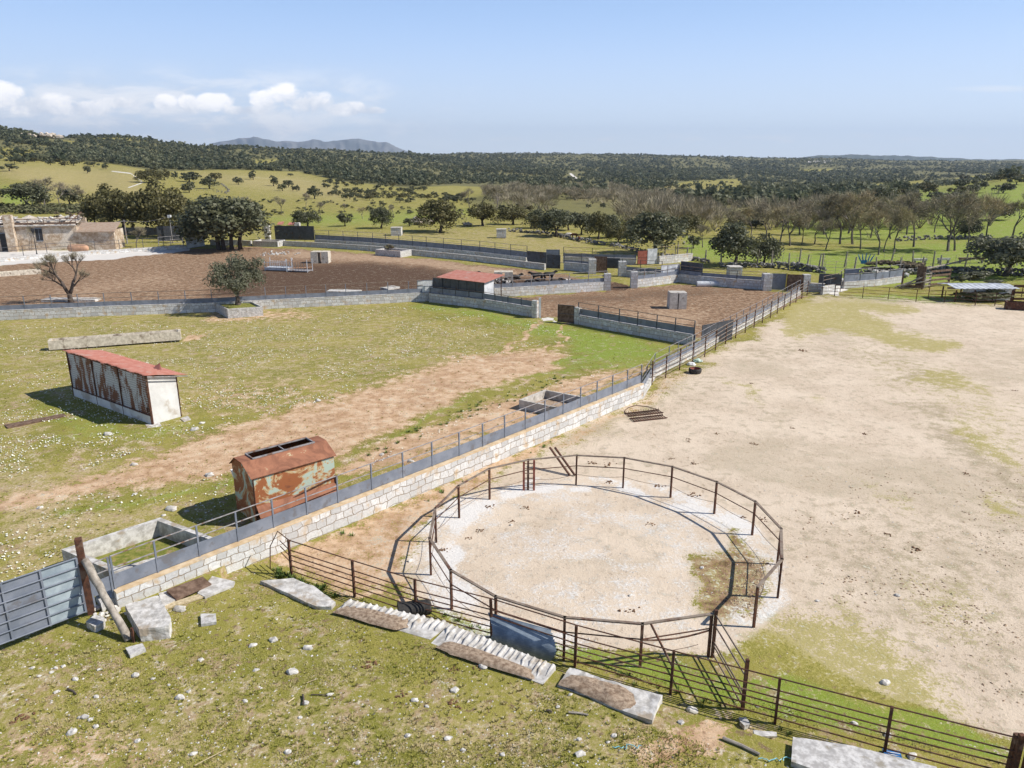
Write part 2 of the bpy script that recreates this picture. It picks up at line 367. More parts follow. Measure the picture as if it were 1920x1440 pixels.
def f_tile(t, b):
    uv = nd(t, 'ShaderNodeTexCoord').outputs['UV']
    wv = nd(t, 'ShaderNodeTexWave', {'Vector': uv, 'Scale': 1.6, 'Distortion': .3}, bands_direction='X').outputs[0]
    c = mix(t, wv, (.30, .21, .15), (.55, .44, .34)); return mix(t, sst(t, noi(t, uv, 2, 4), .45, .6), c, mix(t, .5, c, (.36, .22, .15))), bump(t, wv, .8, .08)
M['tile'] = mat('clay_roof_tile', f_tile)

def f_leaf(c1, c2, c3):
    def fn(t, b):
        g = nd(t, 'ShaderNodeNewGeometry'); oi = nd(t, 'ShaderNodeObjectInfo')
        c = mix(t, g.outputs['Random Per Island'], c1, c2)
        c = mix(t, mth(t, 'MULTIPLY', sst(t, noi(t, g.outputs['Position'], .45, 3), .45, .7), .8), c, c3)
        c = mix(t, mth(t, 'MULTIPLY', oi.outputs['Random'], .35), c, c3)
        b.inputs['Subsurface Weight'].default_value = 0
        return c
    return fn
M['oak'] = mat('holm_oak_leaves', f_leaf((.045, .052, .028), (.135, .145, .078), (.14, .14, .072)), .55, .4, 0., .25)
M['oakolive'] = mat('yellowish_oak_leaves', f_leaf((.065, .066, .022), (.14, .13, .05), (.17, .145, .055)), .6, .4, 0., .25)
M['olive'] = mat('olive_leaves', f_leaf((.085, .092, .055), (.20, .20, .13), (.16, .165, .10)), .6, .4, 0., .25)
M['shrub'] = mat('shrub_leaves', f_leaf((.07, .085, .03), (.15, .16, .07), (.14, .12, .07)), .7, .3)
M['brushbrown'] = mat('brown_brush', f_leaf((.10, .075, .05), (.20, .16, .11), (.14, .13, .07)), .9, .2)
M['twig'] = mat('bare_twigs', f_leaf((.22, .185, .14), (.36, .31, .235), (.31, .28, .16)), .9, .2)
M['twigred'] = mat('bare_budding_twigs', f_leaf((.30, .235, .15), (.44, .36, .22), (.38, .34, .17)), .9, .2)
def f_wood(t, b):
    a = nd(t, 'ShaderNodeAttribute', attribute_name='tone').outputs['Fac']; g = nd(t, 'ShaderNodeNewGeometry')
    c = mix(t, a, (.075, .10, .060), (.22, .22, .125)); return mix(t, mth(t, 'MULTIPLY', g.outputs['Random Per Island'], .4), c, (.10, .105, .05))
M['woodland'] = mat('woodland_leaves', f_wood, .6, .3, 0., .35)

def f_ground(t, b):
    P = geoP(t)
    def at(n): return nd(t, 'ShaderNodeSeparateXYZ', {0: nd(t, 'ShaderNodeAttribute', attribute_name=n).outputs['Vector']}).outputs
    a1, a2, a3, a4 = at('m1'), at('m2'), at('m3'), at('m4')
    nF = noi(t, P, 9., 6, .65); nM = noi(t, P, 1.5, 6, .62); nL = noi(t, P, .28, 5, .6); nFF = noi(t, P, 38., 4, .65)
    nS = noi(t, P, 4., 5, .6)
    jit = mth(t, 'ADD', mth(t, 'MULTIPLY', mth(t, 'SUBTRACT', nF, .5), 1.9), mth(t, 'MULTIPLY', mth(t, 'SUBTRACT', nM, .5), 1.7))
    jit = mth(t, 'ADD', jit, mth(t, 'MULTIPLY', mth(t, 'SUBTRACT', nFF, .5), .9))
    def cut(m, a=.36, bb=.64, j=1.):
        return sst(t, mth(t, 'ADD', m, mth(t, 'MULTIPLY', jit, j)), a, bb)
    # grass: moss green with straw and bare specks
    green = mix(t, sst(t, nL, .35, .65), (.225, .215, .036), (.34, .295, .07))
    green = mix(t, sst(t, nFF, .40, .66), mix(t, .35, green, (.11, .12, .02)), green)
    green = mix(t, cut(a2[0], .3, .9, .6), green, (.205, .275, .035))
    straw = mix(t, nF, (.42, .31, .175), (.56, .44, .27))
    n3m = noi(t, P, 3.2, 5, .65)
    sp1 = mth(t, 'ADD', mth(t, 'ADD', mth(t, 'MULTIPLY', nM, .35), mth(t, 'MULTIPLY', nF, .35)), mth(t, 'MULTIPLY', n3m, .3))
    dry = sst(t, mth(t, 'ADD', sp1, mth(t, 'MULTIPLY', mth(t, 'SUBTRACT', a3[1], .35), .55)), .50, .66)
    c = mix(t, mth(t, 'MULTIPLY', dry, .85), green, straw)
    br_ = mth(t, 'ADD', mth(t, 'MULTIPLY', noi(t, P, .75, 6, .68), .6), mth(t, 'MULTIPLY', n3m, .4)); c = mix(t, mth(t, 'MULTIPLY', sst(t, br_, .535, .60), .75), c, mix(t, nF, (.25, .17, .10), (.46, .33, .205)))
    c = mix(t, sst(t, nS, .58, .68), c, (.20, .14, .075)); c = mix(t, mth(t, 'MULTIPLY', sst(t, nFF, .56, .66), .5), c, (.60, .52, .36))
    # tan trodden earth
    dirt = mix(t, sst(t, nM, .3, .7), (.44, .275, .16), (.66, .48, .32)); dirt = mix(t, sst(t, mth(t, 'ADD', mth(t, 'MULTIPLY', nF, .5), mth(t, 'MULTIPLY', n3m, .5)), .52, .62), dirt, (.30, .175, .10)); dirt = mix(t, sst(t, nL, .50, .68), dirt, mix(t, .5, dirt, (.36, .22, .13)))
    c = mix(t, cut(a1[2]), c, dirt)
    # dark churned mud
    mud = mix(t, sst(t, nM, .3, .7), (.225, .135, .08), (.39, .265, .17)); mud = mix(t, sst(t, mth(t, 'ADD', mth(t, 'MULTIPLY', nF, .4), mth(t, 'MULTIPLY', n3m, .6)), .47, .60), mud, (.105, .062, .038)); mud = mix(t, sst(t, noi(t, P, 2.1, 5, .7), .60, .70), mud, (.48, .36, .25))
    mud = mix(t, cut(a3[2], .3, .8, .7), mud, mix(t, nF, (.062, .035, .022), (.14, .085, .055)))
    mud = mix(t, cut(a4[0], .3, .8, .8), mud, mix(t, nF, (.34, .225, .145), (.46, .33, .22)))
    c = mix(t, cut(a1[1], j=.5), c, mud)
    # pale sand
    sand = mix(t, sst(t, nL, .35, .7), (.66, .55, .43), (.565, .46, .35)); sand = mix(t, sst(t, nM, .5, .72), sand, (.42, .33, .24)); sand = mix(t, mth(t, 'MULTIPLY', sst(t, noi(t, P, .09, 6, .6, 1.2), .52, .64), .6), sand, (.46, .38, .275))
    clods = mth(t, 'MULTIPLY', sst(t, noi(t, P, 4.5, 5, .6), .56, .66), sst(t, nL, .36, .58))
    sand = mix(t, mth(t, 'MULTIPLY', clods, .6), sand, (.33, .235, .155))
    tr_ = cut(a4[2], .25, .85, 1.5); sand = mix(t, mth(t, 'MULTIPLY', tr_, .8), sand, mix(t, sst(t, nF, .42, .6), (.30, .24, .155), (.45, .37, .26)))
    c = mix(t, cut(a1[0], j=.8), c, sand)
    c = mix(t, mth(t, 'MULTIPLY', cut(a4[1], .30, .95, 1.5), .85), c, mix(t, nF, (.25, .225, .045), (.46, .39, .14)))   # yellow-green turf on the sand
    c = mix(t, mth(t, 'MULTIPLY', cut(a2[2], .2, 1.0, 1.2), .85), c, mix(t, nF, (.62, .60, .575), (.82, .81, .79)))   # lime
    c = mix(t, cut(a2[1], j=.7), c, mix(t, nL, (.115, .105, .05), (.20, .19, .085)))                        # scrub floor
    c = mix(t, cut(a3[0], j=.25), c, mix(t, nM, (.55, .52, .48), (.70, .67, .63)))                        # concrete and gravel ways
    # pebbles and petals
    vo = nd(t, 'ShaderNodeTexVoronoi', {'Vector': P, 'Scale': 3.3, 'Randomness': 1.})
    rr = nd(t, 'ShaderNodeSeparateColor', {0: vo.outputs[1]}).outputs
    peb = mth(t, 'MULTIPLY', sst(t, vo.outputs[0], .11, .07), mth(t, 'GREATER_THAN', rr[0], .80))
    c = mix(t, mth(t, 'MULTIPLY', peb, .8), c, (.62, .58, .51))
    h = mth(t, 'ADD', mth(t, 'MULTIPLY', nF, 1.), mth(t, 'MULTIPLY', nFF, .5)); h = mth(t, 'ADD', h, mth(t, 'MULTIPLY', nM, 1.4))
    h = mth(t, 'SUBTRACT', h, mth(t, 'MULTIPLY', clods, .6))
    return c, bump(t, h, .5, .08)
M['ground'] = mat('ground_soil', f_ground, .95, .1)
# ================================================================ GROUND
def pmask(qx, qy, poly, soft):
    """soft inside test of an outline surveyed from the photo, feather in photo px"""
    P = np.array(poly, float); ins = np.zeros(qx.shape, bool); d2 = np.full(qx.shape, 1e12)
    for i in range(len(P)):
        x1, y1 = P[i]; x2, y2 = P[(i+1) % len(P)]
        cr = ((y1 > qy) != (y2 > qy)) & (qx < (x2-x1)*(qy-y1)/((y2-y1) if y2 != y1 else 1e-9)+x1); ins ^= cr
        L = (x2-x1)**2+(y2-y1)**2+1e-9; tt = np.clip(((qx-x1)*(x2-x1)+(qy-y1)*(y2-y1))/L, 0, 1)
        d2 = np.minimum(d2, (qx-x1-tt*(x2-x1))**2+((qy-y1-tt*(y2-y1)))**2)
    s = np.sqrt(d2)*np.where(ins, 1, -1); soft = soft*(1.9 if soft > 6 else 1.); return S01(.5+s/(2*soft))
def pline(qx, qy, pts, wd, soft):
    d = np.full(qx.shape, 1e9)
    for (x1, y1, *a), (x2, y2, *b_) in zip(pts[:-1], pts[1:]):
        L = (x2-x1)**2+(y2-y1)**2+1e-9; tt = np.clip(((qx-x1)*(x2-x1)+(qy-y1)*(y2-y1))/L, 0, 1)
        d = np.minimum(d, np.hypot(qx-x1-tt*(x2-x1), (qy-y1-tt*(y2-y1))))
    return S01((wd+soft-d)/(2*soft))

RING = [G(*q) for q in ((1458, 1120), (1457, 1058), (1410, 1003), (1339, 963), (1257, 932), (1168, 914), (1080, 909), (990, 918), (918, 936), (861, 971),
                        (818, 1017), (808, 1078), (847, 1142), (930, 1195), (1057, 1237), (1200, 1250), (1328, 1230))]
RING = [RING[-1-i] for i in range(len(RING))]          # from the gate post clockwise round to the last post
RINGEND = G(1413, 1175)
RC = sum(RING, Vector())/len(RING); RR = sum((p-RC).length for p in RING)/len(RING)

def build_ground():
    tx = np.concatenate([np.linspace(-3, -.8, 40)[:-1], np.linspace(-.8, .8, 760), np.linspace(.8, 3, 40)[1:]])
    rows = np.arange(1560, 519, -2.6)
    Yn = [(G(960, r)).y for r in rows]
    Ys = np.concatenate([np.linspace(1.5, Yn[0]-.1, 14), Yn, np.exp(np.linspace(math.log(Yn[-1]*1.012), math.log(9000), 330)), [11000, 14000, 18000]])
    T, Y = np.meshgrid(tx, Ys); X = T*Y; Z = ht(X, Y)
    Z = np.where(Y > 10000, Z-20, Z)
    nr, nc = X.shape; idx = np.arange(nr*nc).reshape(nr, nc)
    Fc = np.stack([idx[:-1, :-1], idx[:-1, 1:], idx[1:, 1:], idx[1:, :-1]], -1).reshape(-1, 4)
    x, y, z = X.ravel(), Y.ravel(), Z.ravel()
    s = np.clip(y/60, .25, 8)
    wx = x+(fbm(x/2.2, y/2.2, 3, 21)-.5)*2.2*np.minimum(1, s*1.2)*1.3; wy = y+(fbm(x/2.2, y/2.2, 3, 33)-.5)*2.2*np.minimum(1.6, s*1.2)*1.3
    px, py = proj(wx, wy, z); ex, ey = proj(x, y, z)
    Z0 = lambda: np.zeros_like(x)
    mx = lambda *a: np.maximum.reduce(a)
    # --- sand arena
    sand = pmask(px, py, [(1212, 728), (1262, 705), (1330, 672), (1400, 635), (1470, 592), (1522, 556), (1700, 562), (1920, 577), (2300, 600), (2600, 900), (2300, 1460), (1950, 1410), (1800, 1360),
                          (1700, 1320), (1580, 1265), (1480, 1225), (1420, 1195), (1330, 1225), (1200, 1225), (1050, 1215), (900, 1165), (790, 1130), (700, 1100), (650, 1060), (700, 1000), (760, 940), (860, 890), (1000, 830)], 12)
    margin = pmask(px, py, [(500, 1050), (640, 995), (867, 885), (1000, 825), (1050, 810), (1020, 860), (900, 920), (820, 980), (760, 1060), (760, 1120), (640, 1100)], 12)
    sand = sand*(1-.65*margin)
    dirtR = pmask(px, py, [(1212, 730), (1270, 700), (1330, 690), (1300, 720), (1240, 745), (1180, 790), (1080, 850), (1010, 850), (1100, 790)], 15)
    dirt = mx(
        pmask(px, py, [(-60, 948), (0, 932), (200, 885), (420, 800), (560, 765), (700, 722), (850, 672), (980, 652), (1075, 662), (1050, 690), (960, 717), (850, 750), (740, 800), (640, 850), (560, 872), (420, 890), (300, 908), (150, 928), (-60, 965)], 13),
        pmask(px, py, [(620, 880), (700, 840), (800, 800), (960, 745), (1100, 700), (1200, 685), (1215, 697), (1150, 725), (1050, 765), (950, 800), (860, 835), (760, 872), (640, 905)], 12)*.95,
        pline(px, py, [(940, 660), (990, 625), (1003, 605)], 6, 6)*.8, pline(px, py, [(1040, 655), (1055, 625), (1058, 607)], 4, 5)*.8,
        pmask(px, py, [(490, 585), (560, 580), (590, 592), (520, 600), (400, 605), (380, 590)], 8)*.8, pmask(px, py, [(340, 622), (385, 625), (360, 640), (335, 640)], 6)*.8,
        pmask(px, py, [(120, 830), (400, 800), (460, 820), (200, 880), (60, 900)], 20)*.3,
        pmask(px, py, [(370, 720), (520, 700), (640, 705), (600, 760), (420, 790), (350, 770)], 25)*.42,
        margin*.8, dirtR*.85,
        pmask(px, py, [(1180, 1395), (1250, 1360), (1340, 1345), (1380, 1365), (1340, 1410), (1260, 1440), (1200, 1440)], 18)*.8,
        pmask(px, py, [(0, 1380), (120, 1350), (300, 1400), (350, 1460), (-40, 1470)], 40)*.5,
        pmask(px, py, [(600, 1085), (700, 1110), (820, 1150), (760, 1150), (640, 1110)], 8)*.7,
        pmask(px, py, [(840, 1170), (960, 1200), (1060, 1240), (1000, 1255), (800, 1200)], 8)*.35)
    mud = mx(pmask(px, py, [(-400, 545), (-100, 515), (60, 488), (280, 471), (480, 462), (720, 478), (1000, 508), (1140, 528), (1185, 535), (1182, 545), (1145, 546), (1130, 541), (925, 548), (820, 553), (760, 552), (400, 572), (200, 577), (0, 584), (-400, 600)], 3),
             pmask(px, py, [(925, 560), (1140, 545), (1182, 543), (1272, 532), (1430, 543), (1508, 552), (1470, 578), (1290, 640), (1090, 600), (1010, 592)], 2.5))
    mud2 = mx(pmask(px, py, [(380, 560), (440, 505), (520, 495), (700, 490), (830, 505), (1130, 530), (1130, 540), (920, 548), (800, 552)], 10), pmask(px, py, [(0, 540), (150, 520), (200, 530), (60, 548)], 10)*.5,
              pmask(px, py, [(940, 560), (1140, 548), (1300, 536), (1430, 546), (1280, 560), (1100, 575)], 8)*.6, pmask(px, py, [(1140, 524), (1185, 528), (1180, 546), (1140, 546)], 3),
              pmask(px, py, [(690, 830), (740, 815), (735, 830), (700, 842)], 5)*.0)
    mudl = mx(pmask(px, py, [(560, 468), (760, 480), (1000, 512), (960, 520), (760, 495), (620, 488), (500, 480)], 6)*.7, pmask(px, py, [(1050, 590), (1250, 575), (1330, 590), (1280, 625), (1120, 602)], 15)*.75,
              pmask(px, py, [(60, 545), (300, 505), (350, 530), (150, 565)], 15)*.6)
    # --- lime strewn round the ring
    dr = np.hypot(wx-RC.x, wy-RC.y)/RR; ang = np.arctan2(y-RC.y, x-RC.x)
    lobes = S01(.5+1.6*np.cos(ang-1.9))+S01(.3+1.2*np.cos(ang-.25))*.8
    lobes = np.clip(mx(lobes, S01(.4+1.5*np.cos(ang-2.9))*.8), 0, 1)
    lime = np.clip(S01((dr-.80)/.1)*S01((1.12-dr)/.06)*lobes, 0, 1)*.62+S01((1.0-dr)/.1)*.30
    lime = np.where(px < 760, lime*.5, lime)*(.35+1.1*S01((fbm(x/1.4, y/1.4, 3, 77)-.3)/.35))
    lime = mx(lime, pmask(px, py, [(1215, 905), (1300, 935), (1400, 1005), (1470, 1060), (1475, 1110), (1450, 1060), (1380, 1010), (1290, 960)], 9)*.9)
    mudring = mx(pmask(px, py, [(1290, 1035), (1345, 1040), (1400, 1030), (1440, 1050), (1440, 1090), (1400, 1150), (1340, 1165), (1290, 1150), (1300, 1100)], 15), pmask(px, py, [(1340, 985), (1400, 1020), (1430, 1050), (1370, 1040)], 8))
    lime = lime*(1-.8*mudring)
    dirt = mx(dirt, mudring*.85, pmask(px, py, [(1180, 1195), (1280, 1205), (1330, 1232), (1200, 1225)], 8)*.6, pmask(px, py, [(1110, 995), (1240, 990), (1290, 1020), (1180, 1020)], 12)*.45)
    mud = mx(mud, mudring*.75)
    sand = sand*(1-mx(mudring*.85, dirtR*.55))
    turf = mx(pmask(px, py, [(1478, 566), (1600, 562), (1712, 574), (1722, 588), (1650, 588), (1600, 582), (1660, 603), (1690, 622), (1790, 640), (1802, 655), (1720, 655), (1650, 640), (1560, 618), (1500, 635), (1470, 625), (1465, 600)], 7),
              pmask(px, py, [(1730, 690), (1790, 700), (1850, 725), (1860, 742), (1780, 735), (1720, 715)], 8)*.7, pmask(px, py, [(1785, 780), (1830, 800), (1890, 840), (1930, 890), (1870, 860), (1800, 820)], 10)*.75,
              pmask(px, py, [(1850, 925), (1910, 945), (1930, 975), (1870, 970)], 14)*.8, pmask(px, py, [(1350, 712), (1400, 720), (1450, 765), (1400, 745)], 6)*.45, pmask(px, py, [(1500, 738), (1530, 742), (1515, 755)], 6)*.45,
              pmask(px, py, [(1600, 895), (1700, 930), (1710, 960), (1620, 925)], 10)*.4,
              pmask(px, py, [(1400, 1160), (1480, 1150), (1580, 1140), (1680, 1200), (1780, 1290), (1850, 1360), (1700, 1340), (1450, 1260), (1380, 1210)], 28)*.78, pmask(px, py, [(1700, 1080), (1850, 1120), (1850, 1220), (1740, 1190)], 40)*.42,
              mudring*.42, pmask(px, py, [(1600, 650), (1760, 690), (1900, 760), (1960, 900), (1860, 850), (1760, 770), (1650, 700)], 30)*.36)
    tread = mx(pmask(px, py, [(1680, 700), (1740, 690), (1810, 710), (1800, 740), (1740, 728), (1690, 722)], 12)*.7, pmask(px, py, [(1705, 758), (1760, 760), (1780, 780), (1740, 785)], 10)*.8, pmask(px, py, [(1750, 790), (1800, 800), (1870, 850), (1935, 920), (1935, 960), (1860, 900), (1780, 840)], 16)*.75,
               pline(px, py, [(1563, 660), (1640, 676), (1713, 698), (1756, 725)], 1.5, 5)*.6, pline(px, py, [(1400, 735), (1440, 762), (1460, 790)], 3, 7)*.55, pline(px, py, [(1220, 760), (1150, 800), (1060, 830)], 8, 22)*.75,
               pmask(px, py, [(1440, 1020), (1560, 960), (1800, 930), (1940, 1000), (1940, 1340), (1780, 1280), (1640, 1170)], 60)*.42, pmask(px, py, [(1380, 655), (1480, 640), (1520, 660), (1420, 680)], 10)*.5, pmask(px, py, [(1230, 720), (1330, 700), (1360, 730), (1260, 770)], 18)*.4,
               pmask(px, py, [(1150, 990), (1260, 985), (1290, 1010), (1200, 1030)], 14)*.45, pmask(px, py, [(1470, 640), (1660, 650), (1800, 720), (1700, 700), (1550, 670)], 12)*.4, mudring*.6)
    lush = .95*mx(pmask(px, py, [(800, 565), (900, 575), (1010, 600), (1100, 610), (1290, 650), (1240, 675), (1100, 690), (1000, 700), (1090, 655), (900, 600), (760, 580)], 12)*.9,
              pline(px, py, [(640, 905), (730, 830), (800, 775), (880, 745), (960, 715), (1100, 690), (1270, 665)], 5, 9)*.9, pline(px, py, [(120, 960), (300, 940), (430, 900)], 8, 12)*.7,
              pmask(px, py, [(480, 1070), (620, 1090), (850, 1170), (1060, 1240), (1500, 1360), (1940, 1450), (1800, 1350), (1450, 1270), (1200, 1230), (1000, 1190), (700, 1110), (560, 1080)], 8)*.85,
              pline(px, py, [(150, 950), (400, 900)], 8, 15)*.5, pline(px, py, [(620, 1000), (760, 960), (900, 890), (1050, 800)], 3, 5)*.6,
              pmask(px, py, [(150, 745), (250, 795), (380, 790), (300, 830), (100, 840), (60, 760)], 15)*.6,
              pmask(px, py, [(1280, 440), (1500, 470), (1700, 455), (1960, 440), (1960, 530), (1600, 540), (1480, 500), (1280, 492)], 10)*1.0, pmask(px, py, [(1500, 370), (1960, 330), (1960, 460), (1560, 460), (1450, 430)], 12)*.9,
              pmask(px, py, [(0, 345), (60, 350), (80, 380), (0, 395)], 8)*.9, pmask(px, py, [(620, 395), (880, 385), (930, 395), (800, 425), (560, 430), (450, 405)], 10)*.75,
              pmask(px, py, [(300, 378), (420, 382), (420, 395), (350, 392)], 5)*.8, pmask(px, py, [(1180, 395), (1300, 440), (1100, 470)], 14)*.6,
              pmask(px, py, [(1595, 552), (1790, 552), (1800, 572), (1600, 562)], 4)*.9)
    scrub = mx(pmask(ex, ey, [(-400, 200), (0, 232), (200, 262), (600, 272), (900, 270), (1500, 285), (2400, 285), (2400, 345), (1940, 318), (1850, 325), (1700, 350), (1560, 378), (1400, 362), (1250, 345), (1100, 350), (1000, 355), (850, 348), (760, 352), (640, 340), (560, 322), (420, 318), (300, 322), (200, 306), (120, 300), (-400, 300)], 3),
               pmask(px, py, [(1040, 340), (1300, 345), (1520, 375), (1560, 412), (1300, 425), (1080, 415), (900, 400), (840, 370)], 8)*.62)
    scrub = scrub*(1-mx(pmask(px, py, [(1230, 352), (1290, 340), (1385, 335), (1400, 362), (1250, 366)], 5), pmask(px, py, [(470, 300), (520, 298), (530, 306), (480, 308)], 4), pmask(px, py, [(1600, 345), (1730, 338), (1740, 350), (1620, 354)], 4),
                              pmask(px, py, [(1500, 318), (1560, 316), (1560, 322), (1500, 322)], 3), pmask(px, py, [(110, 262), (150, 266), (130, 274)], 4), pmask(px, py, [(0, 276), (60, 280), (80, 300), (0, 300)], 6)))
    way = mx(pmask(px, py, [(-400, 480), (60, 470), (230, 468), (345, 462), (352, 470), (200, 487), (60, 494), (-400, 520)], 2), pmask(px, py, [(1014, 592), (1043, 597), (1044, 604), (1012, 600)], 1.5),
             pline(ex, ey, [(210, 321), (245, 325), (268, 342), (252, 348), (240, 352)], 1.1, 1.5)*.8, pline(ex, ey, [(350, 328), (450, 331), (560, 338), (620, 345)], .5, 1.2)*.62,
             pline(ex, ey, [(420, 347), (500, 353), (560, 362), (640, 372)], .4, 1.2)*.6, pline(ex, ey, [(1070, 326), (1080, 334)], 2, 2)*.9,
             pmask(ex, ey, [(1515, 302), (1560, 300), (1555, 305), (1515, 306)], 1)*.8, pmask(px, py, [(1545, 548), (1590, 538), (1600, 545), (1570, 553)], 3), pmask(px, py, [(1100, 478), (1480, 492), (1100, 487)], 3)*.3)
    drygr = .35+mx(pmask(px, py, [(80, 310), (260, 318), (270, 372), (100, 360), (0, 330), (0, 312)], 8)*.12, pmask(px, py, [(330, 322), (560, 328), (700, 365), (640, 380), (440, 350)], 8)*.12,
                   pmask(px, py, [(0, 580), (800, 560), (1000, 600), (900, 680), (600, 740), (300, 800), (0, 860)], 20)*.10, pmask(px, py, [(600, 432), (1000, 430), (1280, 490), (1100, 500), (700, 455)], 5)*.10,
                   pmask(px, py, [(-50, 860), (400, 900), (300, 980), (0, 1080)], 40)*.2, pmask(px, py, [(0, 1240), (500, 1260), (1200, 1310), (1400, 1460), (-50, 1460)], 50)*.12, pmask(px, py, [(1060, 340), (1500, 375), (1300, 400), (1080, 380)], 10)*.3)
    drygr = np.clip(drygr-lush*.35, 0, 1)
    # a lighter trodden line across the sand near the corner
    tread = np.clip(tread*1.25, 0, 1); turf = np.clip(turf*1.2, 0, 1)
    at = {'m1': ('POINT', 'FLOAT_VECTOR', np.stack([sand, mud, dirt], 1)), 'm2': ('POINT', 'FLOAT_VECTOR', np.stack([lush, scrub, lime], 1)),
          'm3': ('POINT', 'FLOAT_VECTOR', np.stack([way, drygr, mud2], 1)), 'm4': ('POINT', 'FLOAT_VECTOR', np.stack([mudl, turf, tread], 1))}
    me = npmesh('ground', np.stack([x, y, z], 1), Fc, M['ground'], True, at)
    o = link('ground', me); tag(o, kind='structure')
    return dict(x=x, y=y, sand=sand, mud=mud)
build_ground()
def far_ridge(name, pts, Yd, thick, mat_, seed):      # solid ridge of hills far away: crest heights from the skyline rows
    xs = np.linspace(pts[0][0], pts[-1][0], 260); rr = np.interp(xs, [p[0] for p in pts], [p[1] for p in pts])
    nz = (fbm(xs/26, xs*0+seed, 5, seed)-.5)
    V = []; nq = 14
    for k in range(nq):
        f = k/(nq-1); Yk = Yd-thick*(1-f); hgt = S01(f*1.0)
        for x_, r_, n_ in zip(xs, rr, nz):
            z = max(row2z(Yd, r_)+n_*Yd*.004, -10); X = (x_-960)/1461.6*Yk
            rg = (vn(np.array([x_/9.+f*3]), np.array([f*5.+seed]), seed)[0]-.5)*thick*.03*math.sin(math.pi*f)
            V.append((X, Yk, -60+(z+60)*hgt+rg))
    for x_ in xs: V.append(((x_-960)/1461.6*(Yd+thick*.5), Yd+thick*.5, -60))
    n = len(xs); idx = np.arange((nq+1)*n).reshape(nq+1, n)
    Fc = np.stack([idx[:-1, :-1], idx[:-1, 1:], idx[1:, 1:], idx[1:, :-1]], -1).reshape(-1, 4)
    o = link(name, npmesh(name, V, Fc, mat_, True)); tag(o, kind='structure'); return o
M['mount'] = simple('mountain_scree', (.10, .11, .10), (.24, .22, .20), .0011, world=True, bmp=.0)
M['hillwood'] = simple('wooded_hill', (.035, .045, .025), (.07, .08, .045), .01, world=True, bmp=.0)
far_ridge('mountains', [(370, 290), (400, 268), (425, 265), (445, 262), (480, 258), (520, 264), (560, 266), (590, 262), (610, 265), (650, 262), (675, 259), (700, 264), (725, 267), (745, 276), (790, 292)], 14000, 3000, M['mount'], 3)
far_ridge('distant_hills', [(1440, 306), (1500, 295), (1540, 291), (1590, 290), (1640, 291), (1720, 293), (1800, 297), (1900, 299), (2100, 300), (2400, 306)], 8000, 1500, M['hillwood'], 8)
# ================================================================ BUILDERS
def zpts(pts, z=None): return [Vector((p[0], p[1], hz(p[0], p[1]) if z is None else z)) for p in pts]
def along(pts, sp):
    out = []; 
    for a, b in zip(pts[:-1], pts[1:]):
        n = max(1, round((b-a).length/sp)); out += [a.lerp(b, k/n) for k in range(n)]
    return out+[pts[-1]]
def fence(name, label, cat, pts, H, rails, spacing=None, pw=.05, rw=.022, mp='rust', mr=None, panel=None, group=None, tilt=0., round_=False, panelmat=None, jitter=0.):
    """posts, rails and kick panels along pts (ground points); every post, rail and panel a child"""
    r0 = pts[0].copy(); root = empty(name, r0, 0, label, cat, group)
    ps = along(pts, spacing) if spacing else list(pts)
    mp = M[mp] if isinstance(mp, str) else mp; mr = M[mr] if mr else mp
    b = MB(); b.box((0, 0, H/2-.15), (pw, pw, H+.3)) if not round_ else b.tube([(0, 0, -.3), (0, 0, H)], pw/2, 8)
    pm = b.mesh('post', mp)
    for k, p in enumerate(ps):
        d = (ps[min(k+1, len(ps)-1)]-ps[max(k-1, 0)]); o = link('post', pm, root, p-r0, math.atan2(d.y, d.x))
        if jitter: o.rotation_euler = (random.gauss(0, jitter), random.gauss(0, jitter), o.rotation_euler[2])
    for h in rails:
        b = MB(); b.tube([p-r0+Vector((0, 0, h*H + (random.uniform(-.015, .015) if jitter else 0))) for p in ps], rw, 6); b.build('rail', mr, root)
    if panel:
        z0, z1 = panel; pmt = M[panelmat or 'bluesteel']
        for a, c in zip(ps[:-1], ps[1:]):
            q = (c-a).normalized()*.02; b = MB(); a2 = a+q-r0; c2 = c-q-r0
            b.beam(a2+Vector((0, 0, (z0+z1)/2)), c2+Vector((0, 0, (z0+z1)/2)), .012, z1-z0); b.build('panel', pmt, root)
    return root
